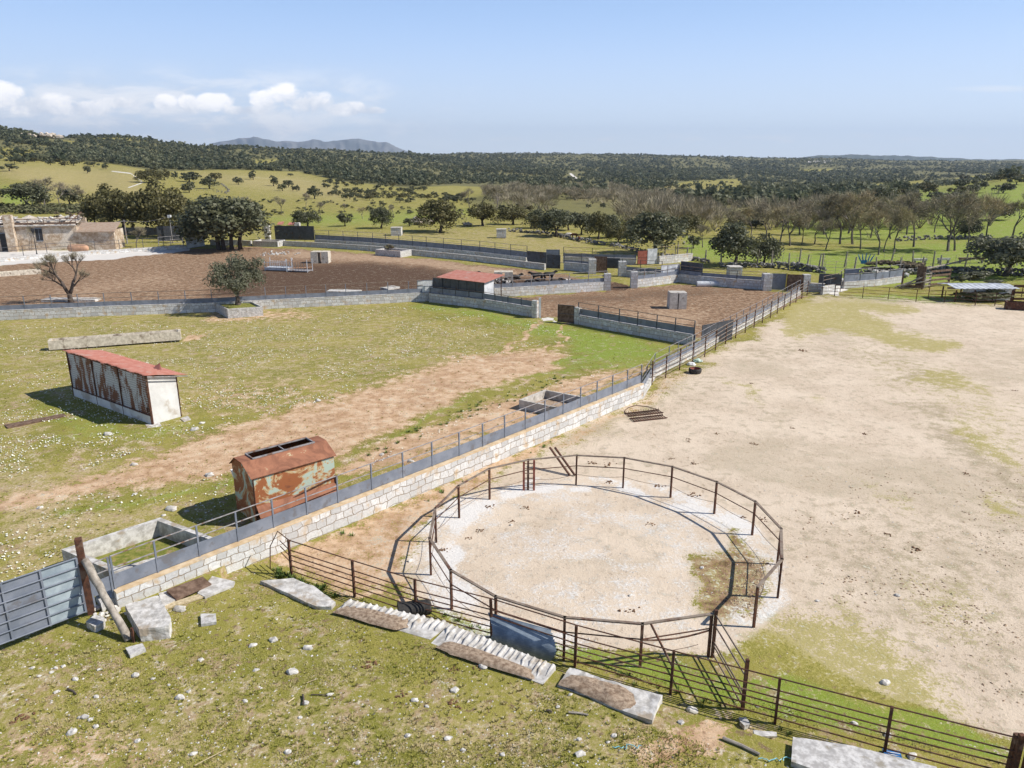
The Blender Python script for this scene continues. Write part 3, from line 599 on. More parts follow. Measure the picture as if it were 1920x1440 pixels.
def wall(name, label, pts, H, th=.35, mat_='masonry', coping=.06, cat='wall', group=None, zb=-.4, cmat='coping', level=None):
    """masonry wall; H above each point; level = absolute top"""
    r0 = pts[0].copy(); root = empty(name, r0, 0, label, cat, group); b = MB(); c = MB(); L = 0
    n = len(pts); off = []
    for k in range(n):
        d = (pts[min(k+1, n-1)]-pts[max(k-1, 0)]); d.z = 0; d.normalize(); off.append(Vector((-d.y, d.x, 0))*th/2)
    for k in range(n-1):
        p, q = pts[k]-r0, pts[k+1]-r0; l = (q-p).length; o1, o2 = off[k], off[k+1]
        t1 = Vector((0, 0, (level-pts[k].z) if level is not None else H)); t2 = Vector((0, 0, (level-pts[k+1].z) if level is not None else H)); z = Vector((0, 0, zb))
        for sg in (-1, 1):
            A, B = p+o1*sg, q+o2*sg; vs = (A+z, B+z, B+t2, A+t1) if sg < 0 else (B+z, A+z, A+t1, B+t2)
            us = [(L, zb), (L+l, zb), (L+l, t2.z), (L, t1.z)] if sg < 0 else [(L+l, zb), (L, zb), (L, t1.z), (L+l, t2.z)]
            b.quad(*vs, uv=us)
        b.quad(p-o1+t1, q-o2+t2, q+o2+t2, p+o1+t1, uv=[(L, 0), (L+l, 0), (L+l, th), (L, th)])
        if coping:
            e = Vector((0, 0, coping)); g = 1.06; i = len(c.v); u = Vector((0, 0, .003))
            c.v += [p-o1*g+t1+u, q-o2*g+t2+u, q+o2*g+t2+u, p+o1*g+t1+u, p-o1*g+t1+e, q-o2*g+t2+e, q+o2*g+t2+e, p+o1*g+t1+e]
            for f in ((0, 3, 2, 1), (4, 5, 6, 7), (0, 1, 5, 4), (2, 3, 7, 6))+(((3, 0, 4, 7),) if k == 0 else ())+(((1, 2, 6, 5),) if k == n-2 else ()):
                c.f.append(tuple(i+v for v in f)); c.uv.append([(0, 0)]*4)
        L += l
    for e, k in ((0, 0), (1, n-1)):
        p = pts[k]-r0; o = off[k]; t1 = Vector((0, 0, (level-pts[k].z) if level is not None else H)); z = Vector((0, 0, zb))
        v = (p+o+z, p-o+z, p-o+t1, p+o+t1) if e == 0 else (p-o+z, p+o+z, p+o+t1, p-o+t1)
        b.quad(*v, uv=[(0, zb), (th, zb), (th, t1.z), (0, t1.z)])
    b.build('masonry', M[mat_], root)
    if coping: c.build('coping', M[cmat], root)
    return root
def pillar(root, p, H, s=.5, mat_='masonry', rz=0.):
    b = MB(); x = s/2; m = Matrix.Rotation(rz, 3, 'Z'); c = [m @ Vector(q) for q in ((-x, -x, 0), (x, -x, 0), (x, x, 0), (-x, x, 0))]; z0, z1 = Vector((0, 0, -.3)), Vector((0, 0, H))
    for k in range(4): a, d = c[k], c[(k+1) % 4]; b.quad(a+z0, d+z0, d+z1, a+z1, uv=[(k*s, 0), (k*s+s, 0), (k*s+s, H+.3), (k*s, H+.3)])
    b.quad(*[q+z1 for q in c], uv=[(0, 0), (s, 0), (s, s), (0, s)])
    return b.build('pillar', M[mat_], root, p-root.location)
def solid_panel(name, label, a, b_, H, mat_='darksteel', z0=.1, cat='panel', group=None, ribs=True, th=.03, parent=None, ribmat=None):
    r0 = a.copy(); root = empty(name, r0, 0, label, cat, group) if parent is None else parent
    base = r0 if parent is None else parent.location
    A, B = a-base, b_-base; m = MB(); zc = Vector((0, 0, (z0+H)/2)); m.beam(A+zc, B+zc, th, H-z0); m.build('sheet' , M[mat_], root)
    if ribs:
        f = MB(); n = max(1, round((B-A).length/2.2)); e = .035
        for k in range(n+1):
            p = A.lerp(B, k/n); f.box(p+Vector((0, 0, H/2)), (.06, .06, H+.06), rz=math.atan2((B-A).y, (B-A).x))
        for h in (z0, (z0+H)/2, H): f.beam(A+Vector((0, 0, h)), B+Vector((0, 0, h)), th+.03, .045)
        f.build('frame', M[ribmat or mat_], root)
    return root
def rough_block(name, outline, z0, z1, mat_, seed=0, rough=.03, sub=3, label=None, cat=None, group=None, parent=None, holes=None):
    """solid stone slab over an outline, with broken edges; z1 may vary per corner"""
    import bmesh
    c = sum((Vector((p[0], p[1], 0)) for p in outline), Vector())/len(outline); zz = z0 if not hasattr(z0, '__len__') else min(z0)
    b = MB(); b.prism([(p[0]-c.x, p[1]-c.y) for p in outline], [q-zz for q in z0] if hasattr(z0, '__len__') else 0., [q-zz for q in z1] if hasattr(z1, '__len__') else z1-zz)
    me = b.mesh(name, M[mat_]); bm = bmesh.new(); bm.from_mesh(me)
    bmesh.ops.triangulate(bm, faces=[f for f in bm.faces if len(f.verts) > 4])
    for _ in range(sub): bmesh.ops.subdivide_edges(bm, edges=[e for e in bm.edges if e.calc_length() > .12], cuts=1, use_grid_fill=True)
    for v in bm.verts:
        n = mn.noise_vector(v.co*2.3+Vector((seed, 0, 0))); n2 = mn.noise_vector(v.co*8+Vector((seed, 5, 0))); v.co += n*rough+n2*rough*.5
    bm.to_mesh(me); bm.free(); me.update()
    o = link(name, me, parent, (c.x, c.y, zz)); tag(o, label, cat, group); return o

# ================================================================ THE LONG WALL AND ITS RAILINGS
wp = [WA[0]+(WA[0]-WA[1])*0.0, WA[1], WA[2], WA[3]]
NRM = Vector((-(WA[1]-WA[0]).y, (WA[1]-WA[0]).x, 0)).normalized()
wl = [Vector((p.x, p.y, 0))+NRM*.16 for p in wp]
seg = along(wl, 4.)
lw = wall('stone_wall', 'long pale granite retaining wall with ochre mortar coping running diagonally beside the round pen', seg, 1.0, .36, level=.98)
topw = along([Vector((p.x, p.y, 1.03)) + NRM*.05 for p in wl], 1.62)
topw[0] = topw[0]+(topw[1]-topw[0])*.05
r = fence('panel_railing', 'blue grey steel railing with kick panels standing on the long granite wall', 'railing', topw, 1.25, [1.0, .64], pw=.06, rw=.024, mp='bluesteel', mr='rail', panel=(.04, .56))
# the railing carries on past the broken wall end to the big rusty post
e0 = topw[0]; gp = G(172, 1150, .42)
ext = fence('panel_railing', 'short run of blue grey railing between the broken wall end and the rusty gate post', 'railing', [gp+Vector((.12, .05, .55)), e0-Vector((.06, .06, 0))], 1.25, [1.0, .64], pw=.06, rw=.024, mp='bluesteel', mr='rail', panel=(.04, .56))
# wall continues lower under the brown pipe fence
w2 = [Vector((p.x, p.y, 0))+Vector((-.75, .45, 0)) for p in FA]; w2 = [Vector((wl[-1].x, wl[-1].y, 0))]+w2[1:]
wall('stone_wall', 'low pale granite kerb wall running behind the brown pipe fence', w2, .42, .35, group=None, level=.48, coping=.05, cmat='limestone')
tp = along([Vector((p.x, p.y, .53)) for p in w2], 1.9)
fence('panel_railing', 'grey railing with low panels seen through the brown pipe fence', 'railing', tp, 1.2, [1.0, .6], pw=.05, rw=.02, mp='bluesteel', mr='rail', panel=(.04, .45))
fa = along([Vector((p.x, p.y, 0)) for p in FA], 2.9)
pf = fence('pipe_fence', 'brown pipe fence of five rails running from the wall end to the far corner', 'fence', zpts([(p.x, p.y) for p in fa]), 1.72, [1.0, .80, .60, .40, .2], pw=.10, rw=.028, mp='rust', mr='ringrail', round_=True)
b = MB(); b.tube([(0, 0, 1.45), (-.35, .05, 1.47)], .02); b.tube([(0, 0, .55), (-.35, .05, .57)], .02); b.tube([(-.35, .05, .5), (-.35, .05, 1.5)], .02); b.build('hinge', M['rust'], pf)

# left gate
ga = gp; gb = G(-12, 1221, .42); gH = 2.0; dr = (gb-ga)
gate = empty('sheet_gate', ga, 0, 'tall blue grey sheet metal gate with six horizontal tubes at the left edge', 'gate')
D = Vector((dr.x, dr.y, 0)).normalized(); nL = Vector((-D.y, D.x, 0))
if nL.y > 0: nL = -nL
a0 = D*.16; L = dr.length*1.5
for i in range(4):
    s0, s1 = a0+D*(L*i/4+.02), a0+D*(L*(i+1)/4-.02)
    b = MB(); b.beam(s0+Vector((0, 0, .15+gH/2)), s1+Vector((0, 0, .15+gH/2)), .01, gH); b.build('sheet', M['gatesheet'] if i == 0 else M['bluesteel'], gate)
    b = MB(); b.box(a0+D*L*(i+1)/4+nL*.03+Vector((0, 0, .15+gH/2)), (.06, .05, gH+.04), rz=math.atan2(D.y, D.x)); b.build('upright', M['bluesteel'], gate)
b = MB(); b.box(a0+nL*.03+Vector((0, 0, .15+gH/2)), (.06, .05, gH+.04), rz=math.atan2(D.y, D.x)); b.build('upright', M['bluesteel'], gate)
for k in range(7):
    z = .17+gH*k/6; b = MB(); b.tube([a0+nL*.05+Vector((0, 0, z)), a0+D*L+nL*.05+Vector((0, 0, z))], .024, 8); b.build('tube', M['bluesteel'], gate)
b = MB(); b.box((0, 0, 1.25), (.2, .2, 3.1), rz=.4); gpo = b.build('gate_post', M['rust'], None, ga)
tag(gpo, 'thick square rusty steel post holding the blue grey gate', 'post')
# leaning prop of old timber
pb = G(243, 1200, .42); ptop = ga+Vector((.12, -.05, 2.05))
b = MB(); k = 9; pts = [Vector((0, 0, 0)).lerp(ptop-pb, i/k)+Vector((random.uniform(-.02, .02), random.uniform(-.02, .02), 0)) for i in range(k+1)]
b.tube(pts, [.125, .13, .12, .115, .12, .115, .125, .13, .13, .12], 12); o = b.build('timber_prop', M['wood'], None, pb, smooth=True)
tag(o, 'thick grey timber pole leaning from the ground against the rusty gate post', 'pole')
b = MB(); b.box((0, 0, .2), (.07, .07, .6)); o = b.build('steel_stake', M['rust'], None, G(251, 1203, .42)); tag(o, 'short rusty stake pinning the foot of the leaning pole', 'stake')
# granite block with ochre render
ol = [G(238, 1156, .42), G(300, 1137, .42), G(324, 1181, .42), G(320, 1196, .42), G(264, 1203, .42)]
rough_block('granite_block', ol, .3, .86, 'limestone', 3, .035, 3, 'big squared granite block lying in front of the broken wall end', 'block')
# planks and sheets leaning at the wall foot
def slab(name, px, z0, z1, mt, label, cat='slab', rough=.01, sub=2, seed=1, group=None):
    return rough_block(name, [G(x, y, z1 if not hasattr(z1, '__len__') else sum(z1)/len(z1)) for x, y in px], z0, z1, mt, seed, rough, sub, label, cat, group)
slab('white_board', [(297, 1112), (322, 1106), (334, 1122), (306, 1136)], .42, .52, 'limestone', 'small white board end under the brown plank by the wall')
slab('brown_plank', [(312, 1108), (380, 1084), (396, 1092), (330, 1121)], .5, [.66, .68, .56, .55], 'brownwood', 'brown plank leaning on the foot of the granite wall', 'plank', .004)
slab('stone_slab', [(370, 1112), (398, 1080), (440, 1090), (438, 1097), (384, 1119)], .42, .5, 'limestone', 'thin pale stone slab beside the brown plank at the wall foot')
slab('timber_board', [(304, 1134), (378, 1112), (384, 1118), (308, 1141)], .42, .48, 'straw', 'long pale board lying along the brown plank', 'board', .003)
# broken slabs on the terrace edge
slab('concrete_slab', [(487, 1089), (550, 1084), (590, 1100), (629, 1128), (621, 1137), (593, 1137), (540, 1112)], .36, .52, 'limestone', 'flat tapering pale slab lying left of the row of broken slabs', 'slab', .03, 3)
def fluted(name, px, z0, z1, n, label, seed, soil_px=None):
    random.seed(seed)
    zc = (z1, z1-.03, z0, z0-.02); c = [G(x, y, zz) for (x, y), zz in zip(px, zc)]; o = Vector((c[0].x, c[0].y, z0-.3)); root = empty(name, o, 0, label, 'slab')
    A, B, C_, D_ = [p-o for p in c]       # A-B far raised edge, D-C near edge at the turf
    b = MB(); b.prism([(q.x, q.y) for q in (A, B, C_, D_)], 0, [q.z-.04 for q in (A, B, C_, D_)]); b.build('body', M['limestone'], root)
    f = MB()
    for k in range(n):
        t_ = (k+random.uniform(.35, .65))/n; p, q = A.lerp(B, t_), D_.lerp(C_, t_); l0 = random.uniform(-.03, .02); l1 = random.uniform(.5, 1.0); w_ = (B-A).length/n; j = Vector((random.uniform(-.2, .2)*w_, 0, 0)); dn = Vector((0, 0, -.035+random.uniform(-.012, .012)))
        f.tube([p.lerp(q, max(0, l0))+dn, p.lerp(q, l1*.4)+j+dn, p.lerp(q, l1*.75)-j+dn-Vector((0, 0, .015)), p.lerp(q, l1)+dn-Vector((0, 0, .06))], [w_*random.uniform(.18, .34), w_*random.uniform(.2, .36), w_*random.uniform(.14, .26), w_*.10], 8)
    f.build('ridged_top', M['limestone'], root, smooth=True); return root
s2 = fluted('ridged_slab', [(655, 1122), (842, 1166), (806, 1197), (627, 1145)], .45, .60, 15, 'ridged whitewashed concrete slab half covered by soil, left of the black tub', 1)
s3 = fluted('ridged_slab', [(843, 1168), (1042, 1246), (1018, 1281), (806, 1206)], .45, .62, 19, 'long ridged whitewashed slab in front of the bent galvanised sheet', 2)
M['soil'] = simple('loose_soil', (.24, .165, .11), (.50, .385, .28), 9, .95, .9, .05, world=True)
def heap(name, px, z, hgt, label, mt='soil', cat='soil', seed=0, n=26, kind=None):
    P = [G(x, y, z) for x, y in px]; c = sum(P, Vector())/len(P); V = [(0, 0, hgt)]; Fc = []; K = 8; m = n
    per = []
    for j in range(m):
        t_ = j/m*len(P); a = P[int(t_) % len(P)]; bq = P[(int(t_)+1) % len(P)]; per.append(a.lerp(bq, t_ % 1)-c)
    for i in range(1, K+1):
        f = i/K
        for j in range(m):
            q = per[j]*f*(1+.12*mn.noise(Vector((j*.9, i, seed)))); V.append((q.x, q.y, hgt*(1-f**2.5)*(1+.5*mn.noise(Vector((q.x*4, q.y*4, seed))))-.02*(i == K)))
    Ft = [(0, 1+j, 1+(j+1) % m) for j in range(m)]
    for i in range(K-1):
        for j in range(m): a = 1+i*m+j; b_ = 1+i*m+(j+1) % m; Ft += [(a, a+m, b_+m), (a, b_+m, b_)]
    o = link(name, npmesh(name, V, Ft, M[mt], True), None, (c.x, c.y, z)); tag(o, label, cat, None, kind); return o
heap('soil_heap', [(622, 1147), (650, 1134), (700, 1142), (742, 1153), (770, 1160), (768, 1172), (745, 1182), (700, 1170)], .50, .08, 'strip of brown soil lying on the ridged slab left of the black tub', seed=1)
heap('soil_heap', [(815, 1212), (846, 1201), (900, 1218), (960, 1240), (1000, 1256), (1000, 1274), (920, 1250), (850, 1228)], .50, .08, 'strip of brown soil along the near edge of the long ridged slab', seed=2)
slab('granite_slab', [(1045, 1281), (1068, 1252), (1140, 1278), (1242, 1308), (1222, 1352), (1168, 1330), (1100, 1300)], .12, [.44, .56, .56, .60, .56, .48, .44], 'limestone', 'wedge shaped granite slab heaped with brown soil, right of the ridged slabs', 'slab', .03, 4, 5)
heap('soil_heap', [(1046, 1283), (1062, 1263), (1100, 1266), (1130, 1276), (1180, 1288), (1202, 1310), (1192, 1330), (1160, 1330), (1110, 1306)], .50, .12, 'mound of brown soil on the wedge shaped granite slab', seed=3)
slab('cracked_slab', [(1487, 1381), (1600, 1398), (1757, 1438), (1762, 1462), (1640, 1480), (1484, 1428)], .15, .56, 'granite', 'big cracked pale granite slab at the bottom edge below the pipe fence', 'slab', .012, 4, 9)
M['ochre'] = simple('ochre_stain', (.48, .32, .13), (.60, .45, .25), 4, world=True)
# bent galvanised sheet propped on the fence
A_, B_ = G(912, 1206, 0.12), G(1028, 1240, 0.12); HH = 1.05; back = Vector((.05, .55, 0)); rt = empty('bent_sheet', A_, 0, 'bent blue grey galvanised sheet propped against the brown pipe fence', 'metal sheet')
b = MB(); K = 14
for k in range(K):
    def cv(f): return Vector((0, 0, HH*.72*f))+back*(f**1.0)*1.0+Vector((.18, -.25, 0))*math.sin(f*math.pi)
    f0, f1 = k/K, (k+1)/K; W = B_-A_; i = len(b.v)
    for th_ in (0, .012):
        b.v += [cv(f0)+Vector((0, th_, 0)), cv(f0)+W+Vector((0, th_, 0)), cv(f1)+W*1.03+Vector((0, th_, 0)), cv(f1)+Vector((-.02, th_, 0))]
    for f in ((0, 1, 2, 3), (7, 6, 5, 4), (0, 4, 5, 1), (2, 6, 7, 3), (1, 5, 6, 2), (3, 7, 4, 0)): b.f.append(tuple(i+q for q in f)); b.uv.append([(0, 0)]*4)
b.build('sheet', M['bent'], rt, smooth=False); b = MB(); b.tube([cv(1.)+Vector((0, .006, 0)), cv(1.)+W*1.03+Vector((0, .006, 0))], .012, 6); b.build('rolled_edge', M['bent'], rt)
# black tub on its side
tb = G(778, 1156, .05); rt = empty('plastic_tub', tb+Vector((0, 0, .28)), .25, 'black plastic tub tipped on its side behind the ridged slab', 'tub')
b = MB(); b.tube([(-.55, 0, 0), (-.5, 0, 0), (.5, 0, .02), (.56, 0, .02)], [.29, .31, .26, .2], 18); b.build('body', M['rubber'], rt, smooth=False)
b = MB(); b.tube([(-.56, 0, 0), (-.50, 0, 0)], .335, 18); b.build('rim', M['rubber'], rt)

# ================================================================ ROUND PEN
top = [Vector((p.x, p.y, 0)) for p in RING]
hR = [HT(1328, 1230, 1157), HT(1200, 1250, 1173), HT(1057, 1237, 1160), HT(930, 1195, 1118), HT(847, 1142, 1063), HT(808, 1078, 1002), HT(818, 1017, 955), HT(861, 971, 909)]
pen = empty('round_pen', top[0], 0, 'round pen of rusty posts with a flat top rail and thin lower rails', 'round pen')
hh = 1.5; Hs = [hh]*len(top)
b = MB(); b.box((0, 0, .66), (.075, .075, 1.72)); pm = b.mesh('post', M['rust'])
for k, p in enumerate(top):
    link('post', pm, pen, p-top[0], math.atan2(p.y-RC.y, p.x-RC.x))
link('post', pm, pen, Vector((RINGEND.x, RINGEND.y, 0))-top[0], .3)
ringpath = [Vector((RINGEND.x, RINGEND.y, 0))]+top[::-1]   # open gap between RINGEND and top[0]
for a, c in zip(ringpath[:-1], ringpath[1:]):
    q = (c-a).normalized()*.045
    b = MB(); b.beam(a-q-top[0]+Vector((0, 0, hh+.03)), c+q-top[0]+Vector((0, 0, hh+.03)), .10, .045); b.build('top_rail', M['ringrail'], pen)
b = MB(); b.tube([p-top[0]+Vector((0, 0, 1.0+.02*math.sin(k*2.))) for k, p in enumerate(ringpath[1:])], .022, 6); b.build('middle_rail', M['rust'], pen)
def sagging(a, c, z, sag): return [a.lerp(c, i/6)+Vector((0, 0, z-sag*math.sin(math.pi*i/6))) for i in range(7)]
b = MB(); pth = []
for i, (a, c) in enumerate(zip(ringpath[1:-1], ringpath[2:])): pth += sagging(a, c, .55, .08+.05*(i % 3 == 0))[:-1]
b.tube([p-top[0] for p in pth], .009, 5); b.build('wire', M['rust'], pen)
b = MB(); b.tube([p-top[0] for p in sagging(top[0], top[1], .95, .12)], .028, 6); b.build('middle_rail', M['rust'], pen)
# gate leaf swung out from the pen to the pipe fence
g0 = top[0]+Vector((.12, -.02, 0)); g1 = Vector((*G(1392, 1330, 0).xy, 0)); gl = empty('swing_gate', g0, 0, 'open gate leaf of pipes swung between the round pen and the lower fence', 'gate')
v = g1-g0; n_ = Vector((0, 0, 1))
for f, z in ((0, 1.5), (0, 1.12), (0, .55), (0, .42), (0, .12)):
    b = MB(); b.tube([n_*z, v+n_*(z-.02)], .025, 6); b.build('rail', M['ringrail'], gl)
for q in (Vector(), v):
    b = MB(); b.box(q+n_*.8, (.09, .09, 1.75)); b.build('upright', M['rust'], gl)
# two square posts standing beside the ring, with a diagonal
rt = empty('post_pair', G(982, 918), 0, 'pair of reddish channel posts tied by rungs at the far side of the pen', 'posts')
for dx in (0, .48):
    b = MB(); b.box((dx, -.05, .72), (.10, .07, 1.6)); b.build('post', M['lining'], rt)
b = MB(); 
for k in range(6): b.box((.24, -.07, .12+k*.25), (.40, .03, .03))
b.build('rungs', M['rust'], rt)
rt = empty('leaning_poles', G(1072, 893), 0, 'two parallel rusty poles leaning out from the far side of the pen', 'poles')
for dx in (-.10, .16):
    b = MB(); b.beam((dx, 0, .05), (dx-.95, 1.1, 1.1), .08, .08); b.build('pole', M['rust'], rt)

br = empty('pipe_brace', G(1260, 1290, 0), 0, 'single rusty brace pipe running diagonally from the pen rail to the pipe fence', 'pipe')
b = MB(); b.tube([(0.05, .1, .55), G(1215, 1250, 0)-G(1260, 1290, 0)+Vector((0, .05, 1.53))], .035, 8); b.build('pipe', M['rust'], br)

# ================================================================ LOWER PIPE FENCE
LF = [(527, 1062), (547, 1078), (665, 1119), (780, 1158), (922, 1196), (1078, 1250), (1257, 1301), (1453, 1356), (1658, 1413), (1893, 1476)]
lf = [G(x, y) for x, y in LF]
root = fence('pipe_fence', 'rusty brown pipe fence of six rails crossing in front of the round pen', 'fence', lf[1:], 1.48, [1.0, .72, .57, .43, .28, .12], pw=.075, rw=.021, mp='rust', jitter=.006)
b = MB(); a = lf[1]-lf[1]; c = lf[0]-lf[1]
b.tube([a+Vector((0, 0, 1.48)), c+Vector((0, 0, 1.50)), c+Vector((-.25, -.25, 1.0)), c+Vector((-.3, -.35, .1))], .02); b.build('bent_end', M['rust'], root)
for h in (1.05, .8, .55):
    b = MB(); b.tube([a+Vector((0, 0, h)), c+Vector((.05, 0, h+.06))], .018); b.build('rail_end', M['rust'], root)
e = G(1893, 1476)
rt = empty('gate_posts', e, 0, 'cluster of three tall rusty posts at the lower right corner', 'posts')
for dx, dy, hgt in ((0, 0, 1.6), (.17, -.12, 1.62), (.36, -.2, 1.58), (-.02, .12, 1.5)):
    b = MB(); b.box((dx, dy, hgt/2), (.12, .12, hgt)); b.build('post', M['rust'], rt)
for z in (.35, .75, 1.15, 1.5):
    b = MB(); b.tube([(.36, -.2, z), (2.4, -1.3, z)], .022); b.build('rail', M['rust'], rt)
# striped blue sack by the fence
rt = empty('striped_mat', G(1673, 1417, .02), -.2, 'dark blue mat with white stripes lying at the fence foot', 'mat')
b = MB(); b.box((0, 0, .03), (.42, .3, .06)); b.build('mat', M['blueplastic'], rt); b = MB()
for k in range(4): b.box((0, -.12+k*.08, .065), (.38-.05*(k % 2), .025, .008))
b.build('stripes', M['whitebag'], rt)

# ================================================================ BASINS, TROUGHS, SHEDS
def basin(name, label, c4, h, th, mt, zfloor=.1, fill=None, fillname='grass_patch', cat='trough', group=None):
    """open box from four ground corners (Vectors, in order)"""
    z0 = min(p.z for p in c4); o = c4[0].copy(); o.z = z0; root = empty(name, o, 0, label, cat, group)
    P = [Vector((p.x-o.x, p.y-o.y, 0)) for p in c4]; c = sum(P, Vector())/4
    b = MB(); inn = [p+(c-p).normalized()*th*1.35 for p in P]; up = Vector((0, 0, h)); dn = Vector((0, 0, -.25)); fl = Vector((0, 0, zfloor))
    for k in range(4):
        a, d, ai, di = P[k], P[(k+1) % 4], inn[k], inn[(k+1) % 4]
        b.quad(a+dn, d+dn, d+up, a+up); b.quad(a+up, d+up, di+up, ai+up); b.quad(di+fl, ai+fl, ai+up, di+up)
    b.build('walls', M[mt], root)
    b = MB(); b.poly([p+fl+Vector((0, 0, .005)) for p in inn]); b.build(fillname, M[fill or mt], root)
    return root
M['moss'] = simple('moss_and_grass', (.12, .15, .02), (.26, .24, .06), 6, .95, .8, .03, world=True, c3=(.30, .22, .12))
M['soilfill'] = M['soil']
q = [G(115, 1030, 1.25), G(213, 1072, 1.25), G(417, 1014, 1.25), G(300, 970, 1.25)]
for p in q: p.z = .45
basin('stone_basin', 'big rectangular granite basin with a grass floor behind the long wall near the gate', q, .80, .22, 'limestone', .12, 'moss')
q = [G(973, 750, 1.0), G(1050, 766, 1.0), G(1097, 745, 1.0), G(1022, 731, 1.0)]
for p in q: p.z = .42
basin('concrete_basin', 'square open granite basin behind the middle of the long railing', q, .60, .14, 'concrete', .08, 'soil')
def rectfrom(a, b_, depth):      # ground rect from front edge a-b, going back by depth
    d = (b_-a); d.z = 0; n = Vector((-d.y, d.x, 0)).normalized()
    if n.y < 0: n = -n
    return [a, b_, b_+n*depth, a+n*depth]
def trough(name, label, a, b_, depth, h, mt, th=.12, **k):
    return basin(name, label, rectfrom(a, b_, depth), h, th, mt, h*.55, **k)
trough('long_trough', 'very long low pale concrete trough lying in the flowery pasture', G(91, 651, .42), G(339, 632, .42), 1.0, .5, 'oldconc', .14)
trough('long_trough', 'pale concrete trough in the brown paddock at the left edge', G(-60, 524, 0), G(78, 513, 0), 1.3, .55, 'oldconc', .15)
# olive planter
pl = [G(431, 597), G(494, 591), G(460, 578, 0)+Vector((2.0, 1.6, 0)), G(400, 583)]
pl = [G(428, 597), G(494, 592), G(493, 592)+Vector((-2.0, 3.0, 0)), G(401, 582)]
basin('stone_planter', 'square granite planter holding the small olive tree', pl, .92, .16, 'granite', .75, 'moss', cat='planter')
pl = [G(472, 460), G(520, 461), G(523, 455)+Vector((.3, .5, 0)), G(478, 454)+Vector((.6, 1., 0))]
def small_planter(label, a, b_, depth, h, **k): return basin('stone_planter', label, rectfrom(a, b_, depth), h, .2, 'granite', h*.7, cat='planter', **k)
small_planter('stone planter beside the cluster of four oaks', G(474, 461), G(521, 462), 3.0, .9, fill='oldconc')
pp = small_planter('stone planter with a small bush against the corridor wall', G(704, 479), G(751, 483), 2.8, 1.0, fill='soil')
# paired stone blocks in the paddocks
def block_pair(label, px1, px2, ybase, ytop, depth, mt='concrete', gap=.12, group=None):
    a, b_ = G(px1, ybase), G(px2, ybase); H = HT(px1, ybase, ytop)-.02; rt = empty('block_stack', a, 0, label, 'stone block', group)
    w_ = b_.x-a.x; H = abs(H)
    for k in range(2):
        x0 = k*(w_/2+gap/2); b = MB(); b.box((x0+w_/4-gap/4, depth/2, H/2-.1), (w_/2-gap/2, depth, H+.2), taper=.97); b.build('block', M[mt], rt)
    b = MB(); b.box((w_/2, depth/2, H+.03), (w_*.97, depth*.96, .08)); b.build('lid', M[mt], rt)
    return rt
block_pair('pale double stone block standing in the middle brown paddock', 1255, 1287, 580, 550, 1.4, 'concrete', .10)
block_pair('weathered double stone block beside the cattle feeder', 583, 616, 494, 473, 1.8, 'oldconc', .5)
block_pair('yellowish double stone block among the resting cattle', 926, 962, 528, 511, 1.6, 'oldconc', .3)
def stone_hut(label, x1, x2, yb, yt, d, group=None):
    a, b_ = G(x1, yb), G(x2, yb); H = HT(x1, yb, yt); rt = empty('stone_cubicle', a, 0, label, 'stone block', group); w_ = b_.x-a.x
    b = MB(); b.useuv = True
    c4 = [Vector((0, 0, 0)), Vector((w_, 0, 0)), Vector((w_, d, 0)), Vector((0, d, 0))]
    for k in range(4):
        p, q = c4[k], c4[(k+1) % 4]; L = (q-p).length; z0, z1 = Vector((0, 0, -.2)), Vector((0, 0, H-.1)); b.quad(p+z0, q+z0, q+z1, p+z1, uv=[(0, 0), (L, 0), (L, H), (0, H)])
    b.build('walls', M['masonry'], rt); b = MB(); b.box((w_/2, d/2, H-.03), (w_+.12, d+.12, .12)); b.build('top_slab', M['concrete'], rt); return rt
stone_hut('stone cubicle nearer the oak with bare ground in the far meadow', 733, 752, 441, 427, 2.2)
stone_hut('stone cubicle farther right in the far meadow', 931, 949, 444, 430, 1.8)
stone_hut('stone cubicle under the dark oak behind the double sheet gate', 1368, 1391, 521, 501, 1.7)

# --- red roofed shed with rust streaked side
z = .42; P0 = G(287, 797, z); P1 = G(140, 742, z); P2 = G(338, 786, z)
dl = (P1-P0); dw = (P2-P0); dwp = dw-dl*(dw.dot(dl)/dl.length_squared); dwp = dwp.normalized()*1.75
sh = empty('feed_shed', P0, 0, 'small shed with a curled red sheet roof and rust streaked side in the pasture', 'shed')
Hf, Hb = 2.95, 2.55; U = Vector((0, 0, 1)); l_ = dl; w_ = dwp; o = Vector()
def uvq(b, a, c, d, e, L, H): b.quad(a, c, d, e, uv=[(0, 0), (L, 0), (L, H), (0, H)])
LL = l_.length
b = MB(); b.beam(l_*.01+U*.25, l_*.99+U*.25, .12, .62); b.build('plinth', M['plaster'], sh)
no = Vector((l_.y, -l_.x, 0)).normalized(); no = no if no.dot(w_) < 0 else -no
for k in range(3):
    a, c = l_*(k/3+.004), l_*((k+1)/3-.004); b = MB(); uvq(b, c+U*.58, a+U*.58, a+U*Hf, c+U*Hf, LL/3, 2.4); i = len(b.v)
    uvq(b, a+U*.58+no*-.03, c+U*.58-no*.03, c+U*Hf-no*.03, a+U*Hf-no*.03, LL/3, 2.4); b.v = [v+Vector((k*0, 0, 0)) for v in b.v]
    for q in range(len(b.uv)): b.uv[q] = [(u+k*7.3, v) for u, v in b.uv[q]]
    b.build('door_leaf', M['shedpanel'], sh)
b = MB()
for k in range(4):
    p = l_*k/3; b.box(p+no*.03+U*Hf/2, (.07, .07, Hf), rz=math.atan2(l_.y, l_.x))
for h in (.56, Hf-.04): b.beam(no*.03+U*h, l_+no*.03+U*h, .06, .07)
b.box(no*.1+l_*.02+U*.9, (.05, .1, .3)); b.build('door_frame', M['rust'], sh)
